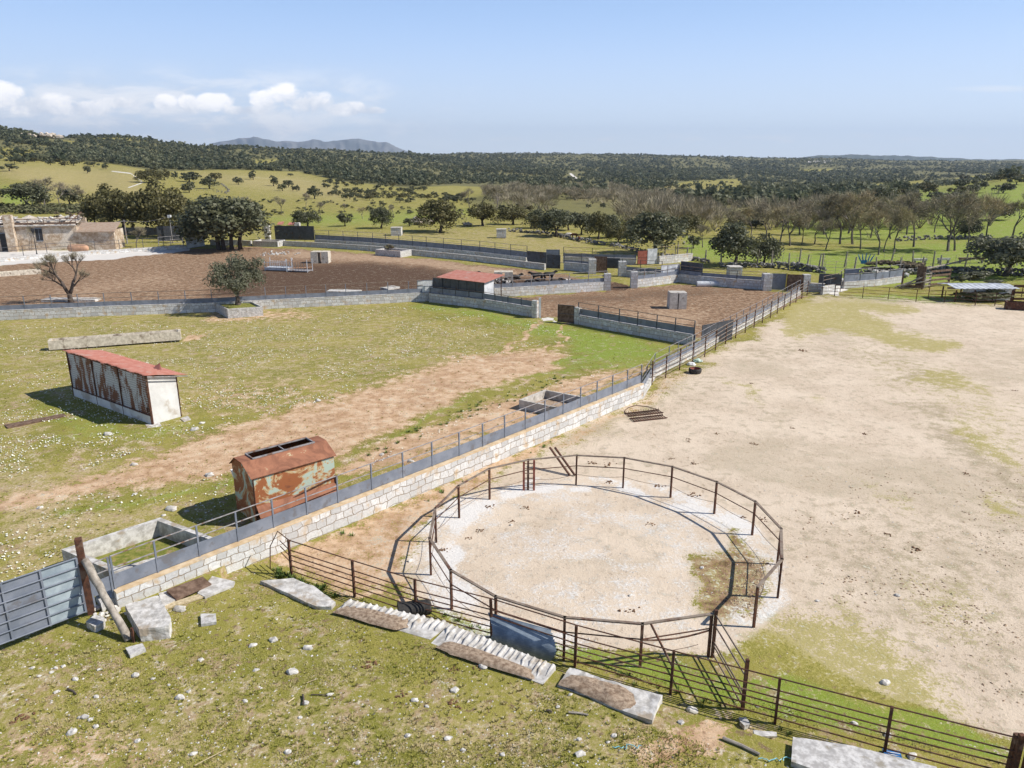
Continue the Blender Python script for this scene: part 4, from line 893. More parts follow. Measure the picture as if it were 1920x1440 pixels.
b = MB(); b.poly([o-U*.1, w_-U*.1, w_+U*Hb, o+U*(Hf-.03)]); b.poly([l_-U*.1, l_+U*(Hf-.03), l_+w_+U*Hb, l_+w_-U*.1]); b.poly([w_-U*.1, l_+w_-U*.1, l_+w_+U*Hb, w_+U*Hb]); b.build('end_wall', M['plaster'], sh)
b = MB(); b.box(U*Hf/2, (.09, .09, Hf)); b.box(w_+U*Hb/2, (.06, .06, Hb)); b.build('corner_post', M['rust'], sh)
# corrugated roof, curled front edge
b = MB(); NU, NV = 90, 8; ov = .28; lu = l_.normalized(); wu = w_.normalized(); idx = {}
M['redroof2'] = M['redroof']
V = []; Fq = []
for i in range(NU+1):
    for j in range(NV+1):
        u = -ov+(LL+2*ov)*i/NU; v_ = -.22+(w_.length+.75)*j/NV; z_ = Hf+.07+(Hb-Hf)*v_/w_.length+.03*math.sin(u*2*math.pi/.34)
        if j <= 1: z_ += .07*mn.noise(Vector((u*1.2, 3, 0)))*(2-j)-.03
        V.append(lu*u+wu*(v_+.10*mn.noise(Vector((u*.9, 7, 0)))*(j == 0))+U*z_)
for i in range(NU):
    for j in range(NV): a = i*(NV+1)+j; Fq.append((a, a+NV+1, a+NV+2, a+1))
me = npmesh('roof', [tuple(v) for v in V], Fq, M['redroof'], True); ro = link('roof', me, sh); ro.modifiers.new('th', 'SOLIDIFY').thickness = .02
b = MB(); p = lu*1.3+wu*1.5+U*(Hb+.05); b.poly([p, p+lu*.9, p+lu*.5+wu*.35+U*.42, p+wu*.15+U*.12]); b.poly([p+lu*.2, p+lu*.9+wu*.1, p+lu*1.1+wu*.45+U*.25]); b.build('torn_sheet', M['redroof'], sh)
b = MB(); b.beam(-lu*.3+wu*-.1+U*(Hf-.0), -lu*.3+wu*2.3+U*(Hb-.1), .05, .05); b.build('purlin_end', M['rail'], sh)
# --- rusty hopper wagon
A = G(483, 990, .45); B = G(632, 941, .45); C_ = G(428, 964, .45); L_ = B-A; W_ = C_-A; W_ = W_-L_*(W_.dot(L_)/L_.length_squared)
W_ = W_.normalized()*min(2.1, max(1.6, W_.length)); HE = 2.25; HR = 2.66
hp = empty('feed_hopper', A, 0, 'tall rusty feed hopper with flaking pale green paint behind the long railing', 'hopper'); le = L_.normalized(); we = W_.normalized(); LN = L_.length; WN = W_.length
b = MB(); z0 = .12
def V3(u, v, z): return le*u+we*v+U*z
b.poly([V3(0, 0, z0), V3(LN, 0, z0), V3(LN, 0, HE), V3(0, 0, HE)]); b.poly([V3(LN, WN, z0), V3(0, WN, z0), V3(0, WN, HE), V3(LN, WN, HE)])
prof = [(0, HE), (.22, HE+.24), (.38, HR), (.74, HR), (.88, HE+.2), (1, HE)]
for u in (0, LN):
    ps = [V3(u, 0, z0)]+[V3(u, f*WN, z) for f, z in prof]+[V3(u, WN, z0)]; b.poly(ps if u else ps[::-1])
b.build('body', M['hopper'], hp)
b = MB(); e = .09
pr2 = [(-e/WN, HE-.02)]+[(f, z+.03) for f, z in prof[1:-1]]+[(1+e/WN, HE-.02)]
for k in range(5):
    (f0, q0), (f1, q1) = pr2[k], pr2[k+1]
    spans = [(-e, LN+e)] if k != 2 else [(-e, .45), (LN-.5, LN+e)]
    for u0, u1 in spans:
        b.quad(V3(u0, f0*WN, q0), V3(u1, f0*WN, q0), V3(u1, f1*WN, q1), V3(u0, f1*WN, q1)); b.quad(V3(u0, f0*WN, q0-.02), V3(u0, f1*WN, q1-.02), V3(u1, f1*WN, q1-.02), V3(u1, f0*WN, q0-.02))
    if k == 2: b.quad(V3(.45, f0*WN, q0+.0), V3(LN-.5, f0*WN, q0), V3(LN-.5, f0*WN, q0+.07), V3(.45, f0*WN, q0+.07)); b.quad(V3(.45, f1*WN, q0), V3(LN-.5, f1*WN, q0), V3(LN-.5, f1*WN, q0+.09), V3(.45, f1*WN, q0+.09))
b.build('roof', M['hroof'], hp)
b = MB(); 
for f_ in (pr2[2][0], pr2[3][0]): b.beam(V3(.4, f_*WN, HR+.07), V3(LN-.45, f_*WN, HR+.07), .05, .06)
b.beam(V3(.42, .38*WN, HR+.06), V3(.42, .74*WN, HR+.06), .05, .06); b.beam(V3(LN-.48, .38*WN, HR+.06), V3(LN-.48, .74*WN, HR+.06), .05, .06); b.beam(V3(LN*.5, .38*WN, HR+.06), V3(LN*.5, .74*WN, HR+.06), .04, .04)
b.build('hatch_frame', M['rail'], hp)
b = MB(); b.beam(V3(0, -.01, HE-.04), V3(LN, -.01, HE-.04), .03, .09); b.beam(V3(LN*.02, -.04, .55), V3(LN, -.04, 1.25), .04, .05); b.beam(V3(LN, -.03, .1), V3(LN, -.03, 1.3), .05, .05); b.beam(V3(LN*.4, -.05, .2), V3(LN, -.05, .8), .04, .05); b.beam(V3(.05, -.35, .5), V3(LN, -.35, .5), .05, .05)
b.beam(V3(.01, -.01, z0), V3(.01, -.01, HE), .06, .05); b.build('braces', M['rust'], hp)
b = MB(); b.quad(V3(.05, -.40, .38), V3(LN, -.40, .38), V3(LN, .0, .95), V3(.05, .0, .95)); b.quad(V3(.05, -.40, .38), V3(.05, 0, .1), V3(LN, 0, .1), V3(LN, -.40, .38)); b.build('feed_tray', M['hroof'], hp)
b = MB(); b.poly([V3(.1, WN, 1.2), V3(.1, WN+.55, 1.75), V3(1.1, WN+.55, 1.75), V3(1.1, WN, 1.2)]); b.poly([V3(.1, WN, 1.2), V3(.1, WN, 1.75), V3(.1, WN+.55, 1.75)]); b.build('side_chute', M['galv'], hp)

# ================================================================ PADDOCK WALLS AND RAILINGS
def gl_(px, z=0.): return [G(x, y, z) for x, y in px]
def wallrail(label, px, H, rlabel, rH=1.25, panel=(.03, .42), th=.4, sp=2.4, pm='darksteel', rm='ringrail', cop='limestone', z=None, wz=-.3, level=None, rails=(1.0, .62), name='stone_wall'):
    pts = gl_(px); pts = zpts([(p.x, p.y) for p in pts]) if z is None else pts
    rt = wall(name, label, along(pts, 6), H, th, coping=.05, cmat=cop, zb=wz)
    if rlabel:
        tp = [p+Vector((0, 0, H+.05)) for p in along(pts, sp)]
        fence('panel_railing', rlabel, 'railing', tp, rH, list(rails), pw=.07, rw=.03, mp=pm, mr=rm, panel=panel)
    return rt
wallrail('pale granite wall along the near side of the big brown paddock, behind the olive planter', [(-260, 612), (0, 600), (200, 592), (400, 584.5), (500, 579), (650, 572), (805, 564)], .93,
         'railing with low grey panels on the wall behind the olive planter', 1.3, (.03, .45), .4, 2.35, 'bluesteel', 'ringrail')
cw = wallrail('shaded granite wall running from the red roofed shelter to the small gateway', [(807, 566), (905, 578), (1003, 595)], .95, 'dark low panels on the wall right of the red roofed shelter', .72, (.03, .60), .4, 1.9, rails=(1.0,))
pillar(cw, G(1003, 596), 1.75, .5, rz=-.5)
b = MB(); b.box((0, 0, 1.0), (.22, .12, 2.1)); o = b.build('gate_jamb', M['whitebag'], None, G(1012, 597)); tag(o, 'white post at the small gateway in the shaded wall', 'post')
gd = solid_panel('sheet_gate', 'dark brown sheet gate leaf standing open by the small gateway', G(1046, 604), G(1076, 607), 1.72, 'brownwood', .06, 'gate', ribmat='darksteel')
dw_ = wallrail('shaded granite wall with square blocks between the small gateway and the pipe fence', [(1084, 607), (1160, 622), (1230, 635), (1300, 648)], .85, 'thin railing with dark panels on the shaded wall in front of the middle paddock', 1.2, (.03, .62), .45, 2.1, cop='limestone')
pillar(dw_, G(1083, 607), 1.6, .5, rz=-.6)
solid_panel('solid_panel', 'tall dark blue grey sheet panel where the shaded wall meets the pipe fence', G(1316, 650)+Vector((0, .25, 0)), G(1372, 637)+Vector((0, .1, 0)), 1.75, 'darksteel', .0)
# red roofed shelter on the wall corner
a = G(829, 569)+Vector((0, .55, 0)); c = G(908, 580)+Vector((0, .55, 0)); d = (c-a); sn = Vector((-d.y, d.x, 0)).normalized(); rt = empty('red_roof_shelter', a, 0, 'cattle shelter with a flat red sheet roof on the paddock wall', 'shelter')
HF, HBk, dep = 2.75, 3.15, 3.0
b = MB(); zc = (HF+.95)/2; b.beam(U*zc, d+U*zc, .05, HF-.95); b.build('front_sheet', M['darksteel'], rt)
b = MB()
for k in range(6): p = d*k/5; b.box(p-sn*.05+U*zc, (.06, .05, HF-.95), rz=math.atan2(d.y, d.x))
b.beam(-sn*.05+U*HF, d-sn*.05+U*HF, .05, .06); b.build('frame', M['darksteel'], rt)
b = MB(); b.poly([d+U*.2, d+sn*dep*.55+U*.2, d+sn*dep*.55+U*(HF+.25), d+U*HF]); b.poly([U*.2, U*HF, sn*dep*.55+U*(HF+.25), sn*dep*.55+U*.2]); b.build('side_wall', M['galv'], rt)
du = d.normalized(); b = MB(); r0_, r1_ = -du*.5-sn*.35, d+du*.35-sn*.35; i = len(b.v)
V = []; Fq = []; n1_ = 60
for i in range(n1_+1):
    for j in (0, 1): V.append(r0_.lerp(r1_, i/n1_)+sn*(dep+.5)*j+U*(HF+.05+(HBk-HF)*j+.03*math.sin(i*math.pi)))
for i in range(n1_): Fq.append((2*i, 2*i+2, 2*i+3, 2*i+1))
ro = link('roof', npmesh('roof', [tuple(v) for v in V], Fq, M['redroof'], False), rt); ro.modifiers.new('th', 'SOLIDIFY').thickness = .04
b = MB()
for k in range(4): b.box(d*k/3+sn*dep+U*HBk/2, (.1, .1, HBk))
b.build('back_posts', M['rust'], rt)
solid_panel('solid_panel', 'white sheet panel just left of the red roofed shelter', G(783, 566)+Vector((0, .35, .0)), G(812, 565)+Vector((0, .35, 0)), 2.3, 'whitebag', 1.0, ribs=True, ribmat='bluesteel')
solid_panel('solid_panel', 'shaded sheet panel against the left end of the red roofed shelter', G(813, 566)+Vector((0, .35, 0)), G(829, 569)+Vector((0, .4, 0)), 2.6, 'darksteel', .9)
# middle walls
ew = wallrail('pale granite wall dividing the two brown paddocks, right of the red roofed shelter', [(926, 557), (1030, 551), (1138, 544)], 1.0, 'railing over the resting cattle on the dividing wall', 1.25, (.03, .45), .4, 2.3, 'rail', 'rail')
pillar(ew, G(1138, 544), 2.0, .8)
fw = wallrail('short pale granite wall right of the muddy gap between paddocks', [(1186, 540), (1228, 535), (1272, 529)], .95, 'railing with pale panels right of the muddy gap', 1.25, (.03, .45), .4, 2.3, 'rail', 'rail')
pillar(fw, G(1188, 540), 2.0, .8)
solid_panel('solid_panel', 'bright tall sheet panel facing the sun at the paddock corner', G(1238, 532), G(1272, 528), 2.3, 'galv', 1.0, ribmat='rail')
gw = wallrail('shaded granite wall at the far side of the middle paddock', [(1273, 529), (1315, 534), (1380, 540), (1434, 543)], 1.05, 'thin railing with dark panels at the far side of the middle paddock', 1.0, (.03, .45), .4, 3.2)
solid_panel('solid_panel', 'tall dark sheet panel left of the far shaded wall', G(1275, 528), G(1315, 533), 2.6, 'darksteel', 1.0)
pillar(gw, G(1436, 544), 2.0, 1.0)
solid_panel('sheet_gate', 'grey sheet gate leaf with yellow jambs in the far shaded wall', G(1444, 544), G(1471, 545), 2.0, 'bluesteel', .1, 'gate')
solid_panel('sheet_gate', 'dark brown sheet gate leaf beside the grey leaf in the far shaded wall', G(1474, 546), G(1503, 547), 2.0, 'brownwood', .1, 'gate', ribmat='rust')
for x_, l_b in ((1442, 'left'), (1472.5, 'right')):
    b = MB(); b.box((0, 0, 1.05), (.1, .1, 2.1)); o = b.build('gate_jamb', M['yellow'], None, G(x_, 544.5)); tag(o, 'yellow gate jamb at the %s edge of the grey gate leaf' % l_b, 'post')
hw = wallrail('short shaded wall right of the brown gate leaf', [(1508, 546), (1545, 548)], 1.0, None)
pillar(hw, G(1509, 546), 2.0, .8)
solid_panel('solid_panel', 'dark sheet panel behind the far corner of the pipe fence', G(1533, 546), G(1575, 548), 2.1, 'darksteel', .8)
rmp = wallrail('pale loading ramp wall with a slanted railing by the far corner', [(1540, 553), (1568, 546), (1580, 536)], .9, 'slanted grey railing on the loading ramp', 1.2, None, .3, 2.)
wallrail('whitish wall running right from the loading ramp', [(1580, 541), (1640, 536), (1690, 529)], .75, 'grey railing with a bottom panel on the wall right of the loading ramp', 1.5, (.03, .8), .4, 2.6, 'darksteel', 'rail')
solid_panel('solid_panel', 'grey sheet panel with tubes above the loading ramp', G(1581, 534), G(1607, 534), 2.0, 'bluesteel', .2)
b = MB(); b.tube([(0, 0, .3), (5.2, .15, .3)], .34, 12); b.tube([(.0, 0, .12), (5.2, .15, .12)], .2, 8); o = b.build('water_pipe', M['galv'], None, G(1306, 537)); tag(o, 'pale cylindrical tank lying along the far shaded wall', 'tank')

# far gates and corridor
solid_panel('solid_panel', 'dark solid panel at the end of the cattle corridor', G(989, 499), G(1024, 502), 2.2, 'darksteel', .6)
solid_panel('sheet_gate', 'pale topped dark gate closing the cattle corridor', G(1025, 504), G(1050, 505), 2.0, 'darksteel', .1, 'gate')
solid_panel('sheet_gate', 'grey upper sheet behind the corridor gate', G(1025, 500)+Vector((0, 1.5, 0)), G(1050, 500)+Vector((0, 1.5, 0)), 2.3, 'bluesteel', 1.2, 'gate')
iw = wallrail('shaded wall between the corridor gate and the dark brown gate', [(1058, 506), (1090, 509), (1112, 512)], 1.1, 'thin railing left of the dark brown gate', 1.4, (.03, .3), .4, 2.6)
pillar(iw, G(1110, 513), 2.0, 1.)
solid_panel('sheet_gate', 'dark brown sheet gate at the back of the muddy gap', G(1114, 512), G(1137, 513), 2.3, 'brownwood', .1, 'gate', ribmat='rust')
solid_panel('solid_panel', 'dark blue grey panel right of the dark brown gate', G(1138, 509), G(1161, 510), 1.9, 'darksteel', .5)
jw = wallrail('low shaded wall between the brown gate and the bright panel', [(1166, 518), (1200, 521), (1240, 524)], .8, 'thin railing with dark panels behind the short pale wall', 1.5, (.03, .5), .4, 2.6)
pillar(jw, G(1166, 518), 2.0, 1.)
wallrail('far whitish wall behind the corridor gate', [(1056, 492), (1110, 494), (1192, 496)], .9, 'far railing left of the brown and white gate', 1.4, (.03, .5), .4, 3.)
solid_panel('sheet_gate', 'reddish brown leaf of the far double gate', G(1195, 497), G(1213, 496), 2.1, 'lining', .1, 'gate', ribmat='rust')
solid_panel('sheet_gate', 'white leaf of the far double gate', G(1213, 496), G(1231, 495), 2.3, 'galv', .1, 'gate')
wallrail('white stone wall right of the far double gate', [(1234, 495), (1265, 492), (1296, 488)], 1.1, 'railing on the white wall under the big dark oak', 1.4, None, .5, 3.)
c1 = wallrail('outer wall of the cattle corridor beside the meadow', [(592, 458), (700, 466), (800, 475), (900, 485), (988, 496)], 1.0, 'long railing with dark panels on the outer corridor wall', 1.7, (.02, .85), .4, 3.4, pm='darksteel', rm='rail', cop='limestone')
c2 = wallrail('inner wall of the cattle corridor beside the brown paddock', [(524, 459), (610, 464), (703, 471.5), (800, 481), (900, 491), (1022, 506)], .85, None, th=.3, cop='limestone')
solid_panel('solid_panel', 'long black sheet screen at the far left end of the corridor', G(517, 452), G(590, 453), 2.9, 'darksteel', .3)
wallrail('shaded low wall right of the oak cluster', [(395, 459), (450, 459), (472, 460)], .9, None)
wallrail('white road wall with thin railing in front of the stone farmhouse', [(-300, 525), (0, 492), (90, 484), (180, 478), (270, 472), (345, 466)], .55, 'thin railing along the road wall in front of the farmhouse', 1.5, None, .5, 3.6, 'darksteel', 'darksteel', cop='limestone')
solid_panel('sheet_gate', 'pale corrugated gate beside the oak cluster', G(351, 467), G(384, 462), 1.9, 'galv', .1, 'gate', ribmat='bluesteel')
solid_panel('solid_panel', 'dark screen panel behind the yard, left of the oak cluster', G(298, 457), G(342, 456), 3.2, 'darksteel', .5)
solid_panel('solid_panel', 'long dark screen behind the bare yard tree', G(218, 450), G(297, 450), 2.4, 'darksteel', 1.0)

# right hand pipe fence
rf = [(1513, 553), (1617, 558.5), (1665, 561.5), (1717, 566), (1770, 568), (1828, 573), (1865, 573), (1892, 576), (1990, 585), (2160, 596)]
fence('pipe_fence', 'low brown pipe fence along the far edge of the sandy arena', 'fence', zpts([(p.x, p.y) for p in gl_(rf)]), 1.35, [1.0, .7, .42, .15], 2.9, pw=.07, rw=.022, mp='rust')
bx = trough('steel_trough', 'dark rusty trough at the right end of the far pipe fence', G(1885, 580), G(1990, 587), 1.0, .8, 'rust')
# round tyre trough, hay rake, bags
p = G(1303, 699); rt = empty('tyre_trough', p, 0, 'black rubber trough with a red inside lying by the pipe fence', 'trough')
V = []; Fq = []; n_ = 28; pr = [(.42, 0), (.46, .1), (.47, .3), (.43, .36), (.37, .34), (.34, .12), (0.02, .1)]
for i in range(n_):
    for r_, z_ in pr: V.append((r_*math.cos(2*math.pi*i/n_), r_*math.sin(2*math.pi*i/n_), z_))
k_ = len(pr)
outer = [(i*k_+j, ((i+1) % n_)*k_+j, ((i+1) % n_)*k_+j+1, i*k_+j+1) for i in range(n_) for j in range(0, 4)]; inner = [(i*k_+j, ((i+1) % n_)*k_+j, ((i+1) % n_)*k_+j+1, i*k_+j+1) for i in range(n_) for j in range(4, k_-1)]
link('rim', npmesh('rim', V, outer, M['rubber'], True), rt); link('bowl', npmesh('bowl', V, inner, M['lining'], True), rt)
p = G(1188, 792); q = G(1258, 784); rt = empty('harrow', p, 0, 'rusty two part toothed drag harrow lying on the sand', 'harrow')
dd = (q-p); dd.z = 0; nn = Vector((-dd.y, dd.x, 0)).normalized()
for s_, t0, t1 in ((0, 0., .90), (1.0, .05, 1.0)):
    b = MB(); o1 = nn*s_*.95+dd*t0+U*.06; o2 = nn*s_*.95+dd*t1+U*.06; b.beam(o1, o2, .05, .05); b.beam(o1+nn*.55, o2+nn*.55, .05, .05)
    for k in range(14): e_ = o1.lerp(o2, (k+.5)/14); b.beam(e_, e_+nn*.58, .035, .04); b.beam(e_+nn*.5, e_+nn*.5+U*.16, .025, .025)
    b.build('frame', M['rust'], rt)
b = MB(); b.tube([dd*.08+nn*1.5+U*.06, dd*.15+nn*2.0+U*.03, dd*.35+nn*2.5+U*.05, dd*.62+nn*2.75+U*.05, dd*.85+nn*2.3+U*.05, dd*.97+nn*1.55+U*.06], .022, 6); b.build('chain', M['rust'], rt)
def bag(px, py, sx, mt, label, z=0, seed=0):
    import bmesh
    bm = bmesh.new(); bmesh.ops.create_icosphere(bm, subdivisions=3, radius=1)
    for v in bm.verts: v.co = Vector((v.co.x*sx, v.co.y*sx*.7, max(v.co.z, -.2)*sx*.5))*(1+.35*mn.noise(v.co*2+Vector((seed, 0, 0))))
    me = bpy.data.meshes.new('plastic_bag'); bm.to_mesh(me); bm.free(); me.materials.append(M[mt]); o = link('plastic_bag', me, None, G(px, py, z)+Vector((0, 0, sx*.12))); tag(o, label, 'bag')
bag(1308, 678, .38, 'greenbag', 'crumpled pale green plastic sack at the foot of the pipe fence', 0, 1); bag(1296, 684, .33, 'whitebag', 'crumpled white plastic sack next to the pale green sack', 0, 2)

# feeder cage
p = G(494, 515); rt = empty('cattle_feeder', G(497, 508), -.2, 'galvanised cattle feeder frame with an orange bar in the brown paddock', 'feeder')
b = MB(); Lf = 6.6
for x_, y_ in ((0, 0), (0, 1.6), (3.3, 0), (3.3, 1.6), (3.6, -.3), (Lf, -.3), (3.6, 1.3), (Lf, 1.3)): b.tube([(x_, y_, 0), (x_, y_, 1.75)], .05, 6)
for y_ in (0, 1.6):
    for z_ in (.5, 1.2): b.tube([(0, y_, z_), (3.3, y_, z_)], .035, 5)
for k in range(1, 9):
    for y_ in (0, 1.6): b.tube([(k*.36, y_, .5), (k*.36+.1, y_, 1.3)], .025, 5)
b.build('frame', M['galv'], rt)
b = MB(); b.box((1.7, .8, .3), (3.4, 1.5, .35), taper=1.05); b.build('tray', M['galv'], rt)
b = MB(); b.tube([(3.6, -.3, 1.45), (Lf, -.3, 1.5)], .04, 5); b.tube([(3.6, 1.3, 1.45), (Lf, 1.3, 1.5)], .05, 5); b.tube([(3.6, -.3, .5), (Lf, 1.3, .55)], .05, 5); b.build('orange_bar', M['orange'], rt)
for k in range(1, 6): pass
b = MB()
for k in range(1, 7): b.tube([(3.6+k*.42, -.3, .2), (3.6+k*.42, -.3, 1.45)], .03, 5)
b.box((5.1, .5, .15), (3.0, 1.6, .12)); b.build('cage', M['rail'], rt)
# pale slabs behind the wall
for (x1, y1, x2, y2, lb) in ((612, 550, 672, 551, 'flat pale slab with a spout behind the paddock railing'), (728, 545, 750, 541, 'short tilted slab leaning behind the paddock railing'), (77, 566, 178, 566, 'pale kerb around the foot of the bare paddock tree')):
    a = G(x1, y1); c = G(x2, y2); rt = rough_block('pale_slab', rectfrom(a, c, 1.4), -.05, .25, 'limestone', x1, .03, 2, lb, 'slab')
# rubble heap of white stones
# ================================================================ TREES
def crown_np(seed, n, size, blobs, flat=.8, jit=.25, tri=False):
    """leaf clusters: blobs = (x,y,z,r); leaves scattered through the outer part of each blob"""
    g = np.random.default_rng(seed); B = np.array(blobs, float); wt = B[:, 3]**2; wt /= wt.sum()
    k = g.choice(len(B), n, p=wt); d = g.normal(size=(n, 3)); d /= np.linalg.norm(d, axis=1)[:, None]
    d[:, 2] = np.where((d[:, 2] < -.3) & (g.random(n) < .6), -d[:, 2], d[:, 2])
    rad = B[k, 3]*(1-np.abs(g.normal(size=n))*jit); c = B[k, :3]+d*rad[:, None]*np.array([1, 1, flat])
    nrm = d+g.normal(size=(n, 3))*.55; nrm /= np.linalg.norm(nrm, axis=1)[:, None]
    a = np.cross(nrm, g.normal(size=(n, 3))); a /= np.linalg.norm(a, axis=1)[:, None]; b = np.cross(nrm, a)
    s = size*(.6+.8*g.random(n))[:, None]
    if tri: V = np.stack([c+a*s, c-a*s*.6+b*s*.8, c-a*s*.6-b*s*.8], 1); return V.reshape(-1, 3), np.arange(3*n).reshape(-1, 3)
    V = np.stack([c+a*s, c+b*s*.7, c-a*s, c-b*s*.7], 1); return V.reshape(-1, 3), np.arange(4*n).reshape(-1, 4)
def blobs_for(seed, w, h, base, n):
    """uneven dome of unit width w, from height base to h"""
    g = random.Random(seed); out = []
    for i in range(n):
        a = g.random()*2*math.pi; q = math.sqrt(g.random())*.76; r_ = w*.5*g.uniform(.22, .38); zm = base+(h-base)*math.sqrt(1-q*q*.9)-r_*.75
        zt = base+r_*.5+(zm-base-r_*.5)*g.random()**.7; out.append((math.cos(a)*q*w/2, math.sin(a)*q*w/2, zt, r_))
    return out
def limbs(b, seed, h, r0, spread, forks, n=5, base=(0, 0, 0)):
    g = random.Random(seed); p0 = Vector(base); th_ = h*.35
    top = p0+Vector((g.uniform(-.2, .2)*spread, g.uniform(-.2, .2)*spread, th_)); mid = p0.lerp(top, .5)+Vector((g.uniform(-.1, .1), g.uniform(-.1, .1), 0))*h*.2
    b.tube([p0-Vector((0, 0, .3)), p0+Vector((0, 0, .05)), mid, top], [r0*1.5, r0*1.25, r0, r0*.85], 8)
    for k in range(forks):
        a = 2*math.pi*(k+g.random()*.6)/forks; e = top+Vector((math.cos(a)*spread, math.sin(a)*spread, h*.42*g.uniform(.8, 1.1))); m_ = top.lerp(e, .5)+Vector((0, 0, h*.06))
        b.tube([top-Vector((0, 0, r0*.5)), m_, e], [r0*.65, r0*.4, r0*.15], n)
OAKT = []
for s_ in range(5):           # unit oaks: width 1, height ~ .8
    V, Fc = crown_np(s_, 3400, .024, blobs_for(s_+10, 1.0, .84, .05+.02*s_, 42), .85, .3)
    cm = npmesh('crown', V, Fc, M['oak']); cm2 = npmesh('crown', V, Fc, M['oakolive']); cm3 = npmesh('crown', V*np.array([1, 1, .95]), Fc, M['olive'])
    b = MB(); limbs(b, s_, .55, .032, .24, 5); OAKT.append((cm, cm2, cm3, b.mesh('trunk', M['bark'], True)))
OAKS = []
for s_ in range(4):           # lighter unit oaks for trees farther off
    V, Fc = crown_np(s_+50, 900, .046, blobs_for(s_+70, 1.0, .85, .08, 18), .85, .3)
    b = MB(); limbs(b, s_+9, .5, .035, .22, 3, 4); OAKS.append((npmesh('crown', V, Fc, M['oak']), npmesh('crown', V, Fc, M['oakolive']), npmesh('crown', V, Fc, M['shrub']), b.mesh('trunk', M['bark'], True)))
def oak(px, py, wpx, label, kind=0, big=True, hk=1., group=None, name=None, cat='tree', toprow=None):
    p = gt(px, py)
    if p is None: return None
    depth = p.y*cp+(CAMH-p.z)*sp_; w_ = wpx*1.2/FL*depth; T = random.choice(OAKT if big else OAKS)
    sz = w_*hk/1.2
    if toprow is not None: sz = (py-toprow)/FL*depth*1.1/.84
    rt = empty(name or ('olive_tree' if kind == 2 else 'holm_oak'), p, random.uniform(0, 6.28), label, cat, group)
    link('crown', T[kind], rt, scale=(w_, w_, sz)); link('trunk', T[3], rt, scale=(w_*.9, w_*.9, sz)); return rt
# bare trees: forked branches with a haze of twigs
def bare_np(seed, depth=6, spread=.62, h=.34, r=.022, twn=1500, up=.35, vee=0):
    g = random.Random(seed); b = MB(); tips = []
    def go(p, d, l, r_, k):
        q = p+d*l+Vector((g.uniform(-1, 1), g.uniform(-1, 1), 0))*l*.08; b.tube([p, p.lerp(q, .5)+Vector((g.uniform(-1, 1), g.uniform(-1, 1), g.uniform(-1, 1)))*l*.05, q], [r_, r_*.85, r_*.7], 5 if k > 3 else 3, k == depth)
        if k <= 2: tips.append((q, d))
        if k == 0: return
        for _ in range(3 if k > 1 and g.random() < .75 else 2):
            e = (d+Vector((g.gauss(0, 1), g.gauss(0, 1), g.gauss(up*.6, .6)))*spread).normalized(); go(q, e, l*g.uniform(.62, .85), r_*.62, k-1)
    if vee:
        b.tube([(0, 0, -.03), (0, 0, .08), (0, 0, .2)], [r*1.7, r*1.25, r*1.1], 8)
        for sx in (-1, 1): b.tube([(0, 0, .17), (sx*.06, 0, .28), (sx*.12, 0, .45)], [r, r*.85, r*.7], 8); go(Vector((sx*.12, 0, .44)), Vector((sx*.35, g.uniform(-.3, .3), 1)).normalized(), h, r*.68, depth); go(Vector((sx*.07, 0, .32)), Vector((sx*1.1, g.uniform(-.6, .6), .9)).normalized(), h*.9, r*.5, depth-1)
    else: go(Vector((0, 0, -.02)), Vector((g.uniform(-.12, .12), g.uniform(-.12, .12), 1)).normalized(), h, r, depth)
    me_tr = b
    gg = np.random.default_rng(seed); TP = np.array([tuple(q) for q, _ in tips]); TD = np.array([tuple(d) for _, d in tips]); k = gg.integers(0, len(TP), twn)
    dv = TD[k]+gg.normal(size=(twn, 3))*.7; dv /= np.linalg.norm(dv, axis=1)[:, None]; ln = gg.uniform(.05, .13, twn)[:, None]
    st = TP[k]-dv*.02; sd_ = np.cross(dv, gg.normal(size=(twn, 3))); sd_ /= np.linalg.norm(sd_, axis=1)[:, None]
    V = np.stack([st+sd_*.0022, st-sd_*.0022, st+dv*ln], 1).reshape(-1, 3)
    return me_tr, V, np.arange(3*twn).reshape(-1, 3)
BARE = []
for s_ in range(6):
    b, V, Fc = bare_np(s_+3, 6 if s_ < 4 else 5, .46+.07*(s_ % 3), .22, .016, 2000, .55)
    top_ = max(v.z for v in b.v); b.v = [v/top_ for v in b.v]; V = V/top_
    BARE.append((b.mesh('trunk', M['barkgrey'], False), npmesh('twigs', V, Fc, M['twig']), npmesh('twigs', V, Fc, M['twigred'])))
def bare(px, py, toprow, wk=1., label='', group=None, red=False, t_=None, name='bare_tree'):
    p = gt(px, py)
    if p is None: return
    depth = p.y*cp+(CAMH-p.z)*sp_; h = (py-toprow)/FL*depth*1.04; T = BARE[t_ if t_ is not None else random.randrange(len(BARE))]
    rt = empty(name, p, random.uniform(0, 6.28), label, 'tree', group); sc_ = (h*wk, h*wk, h)
    link('trunk', T[0], rt, scale=sc_); link('twigs', T[2 if red else 1], rt, scale=sc_); return rt

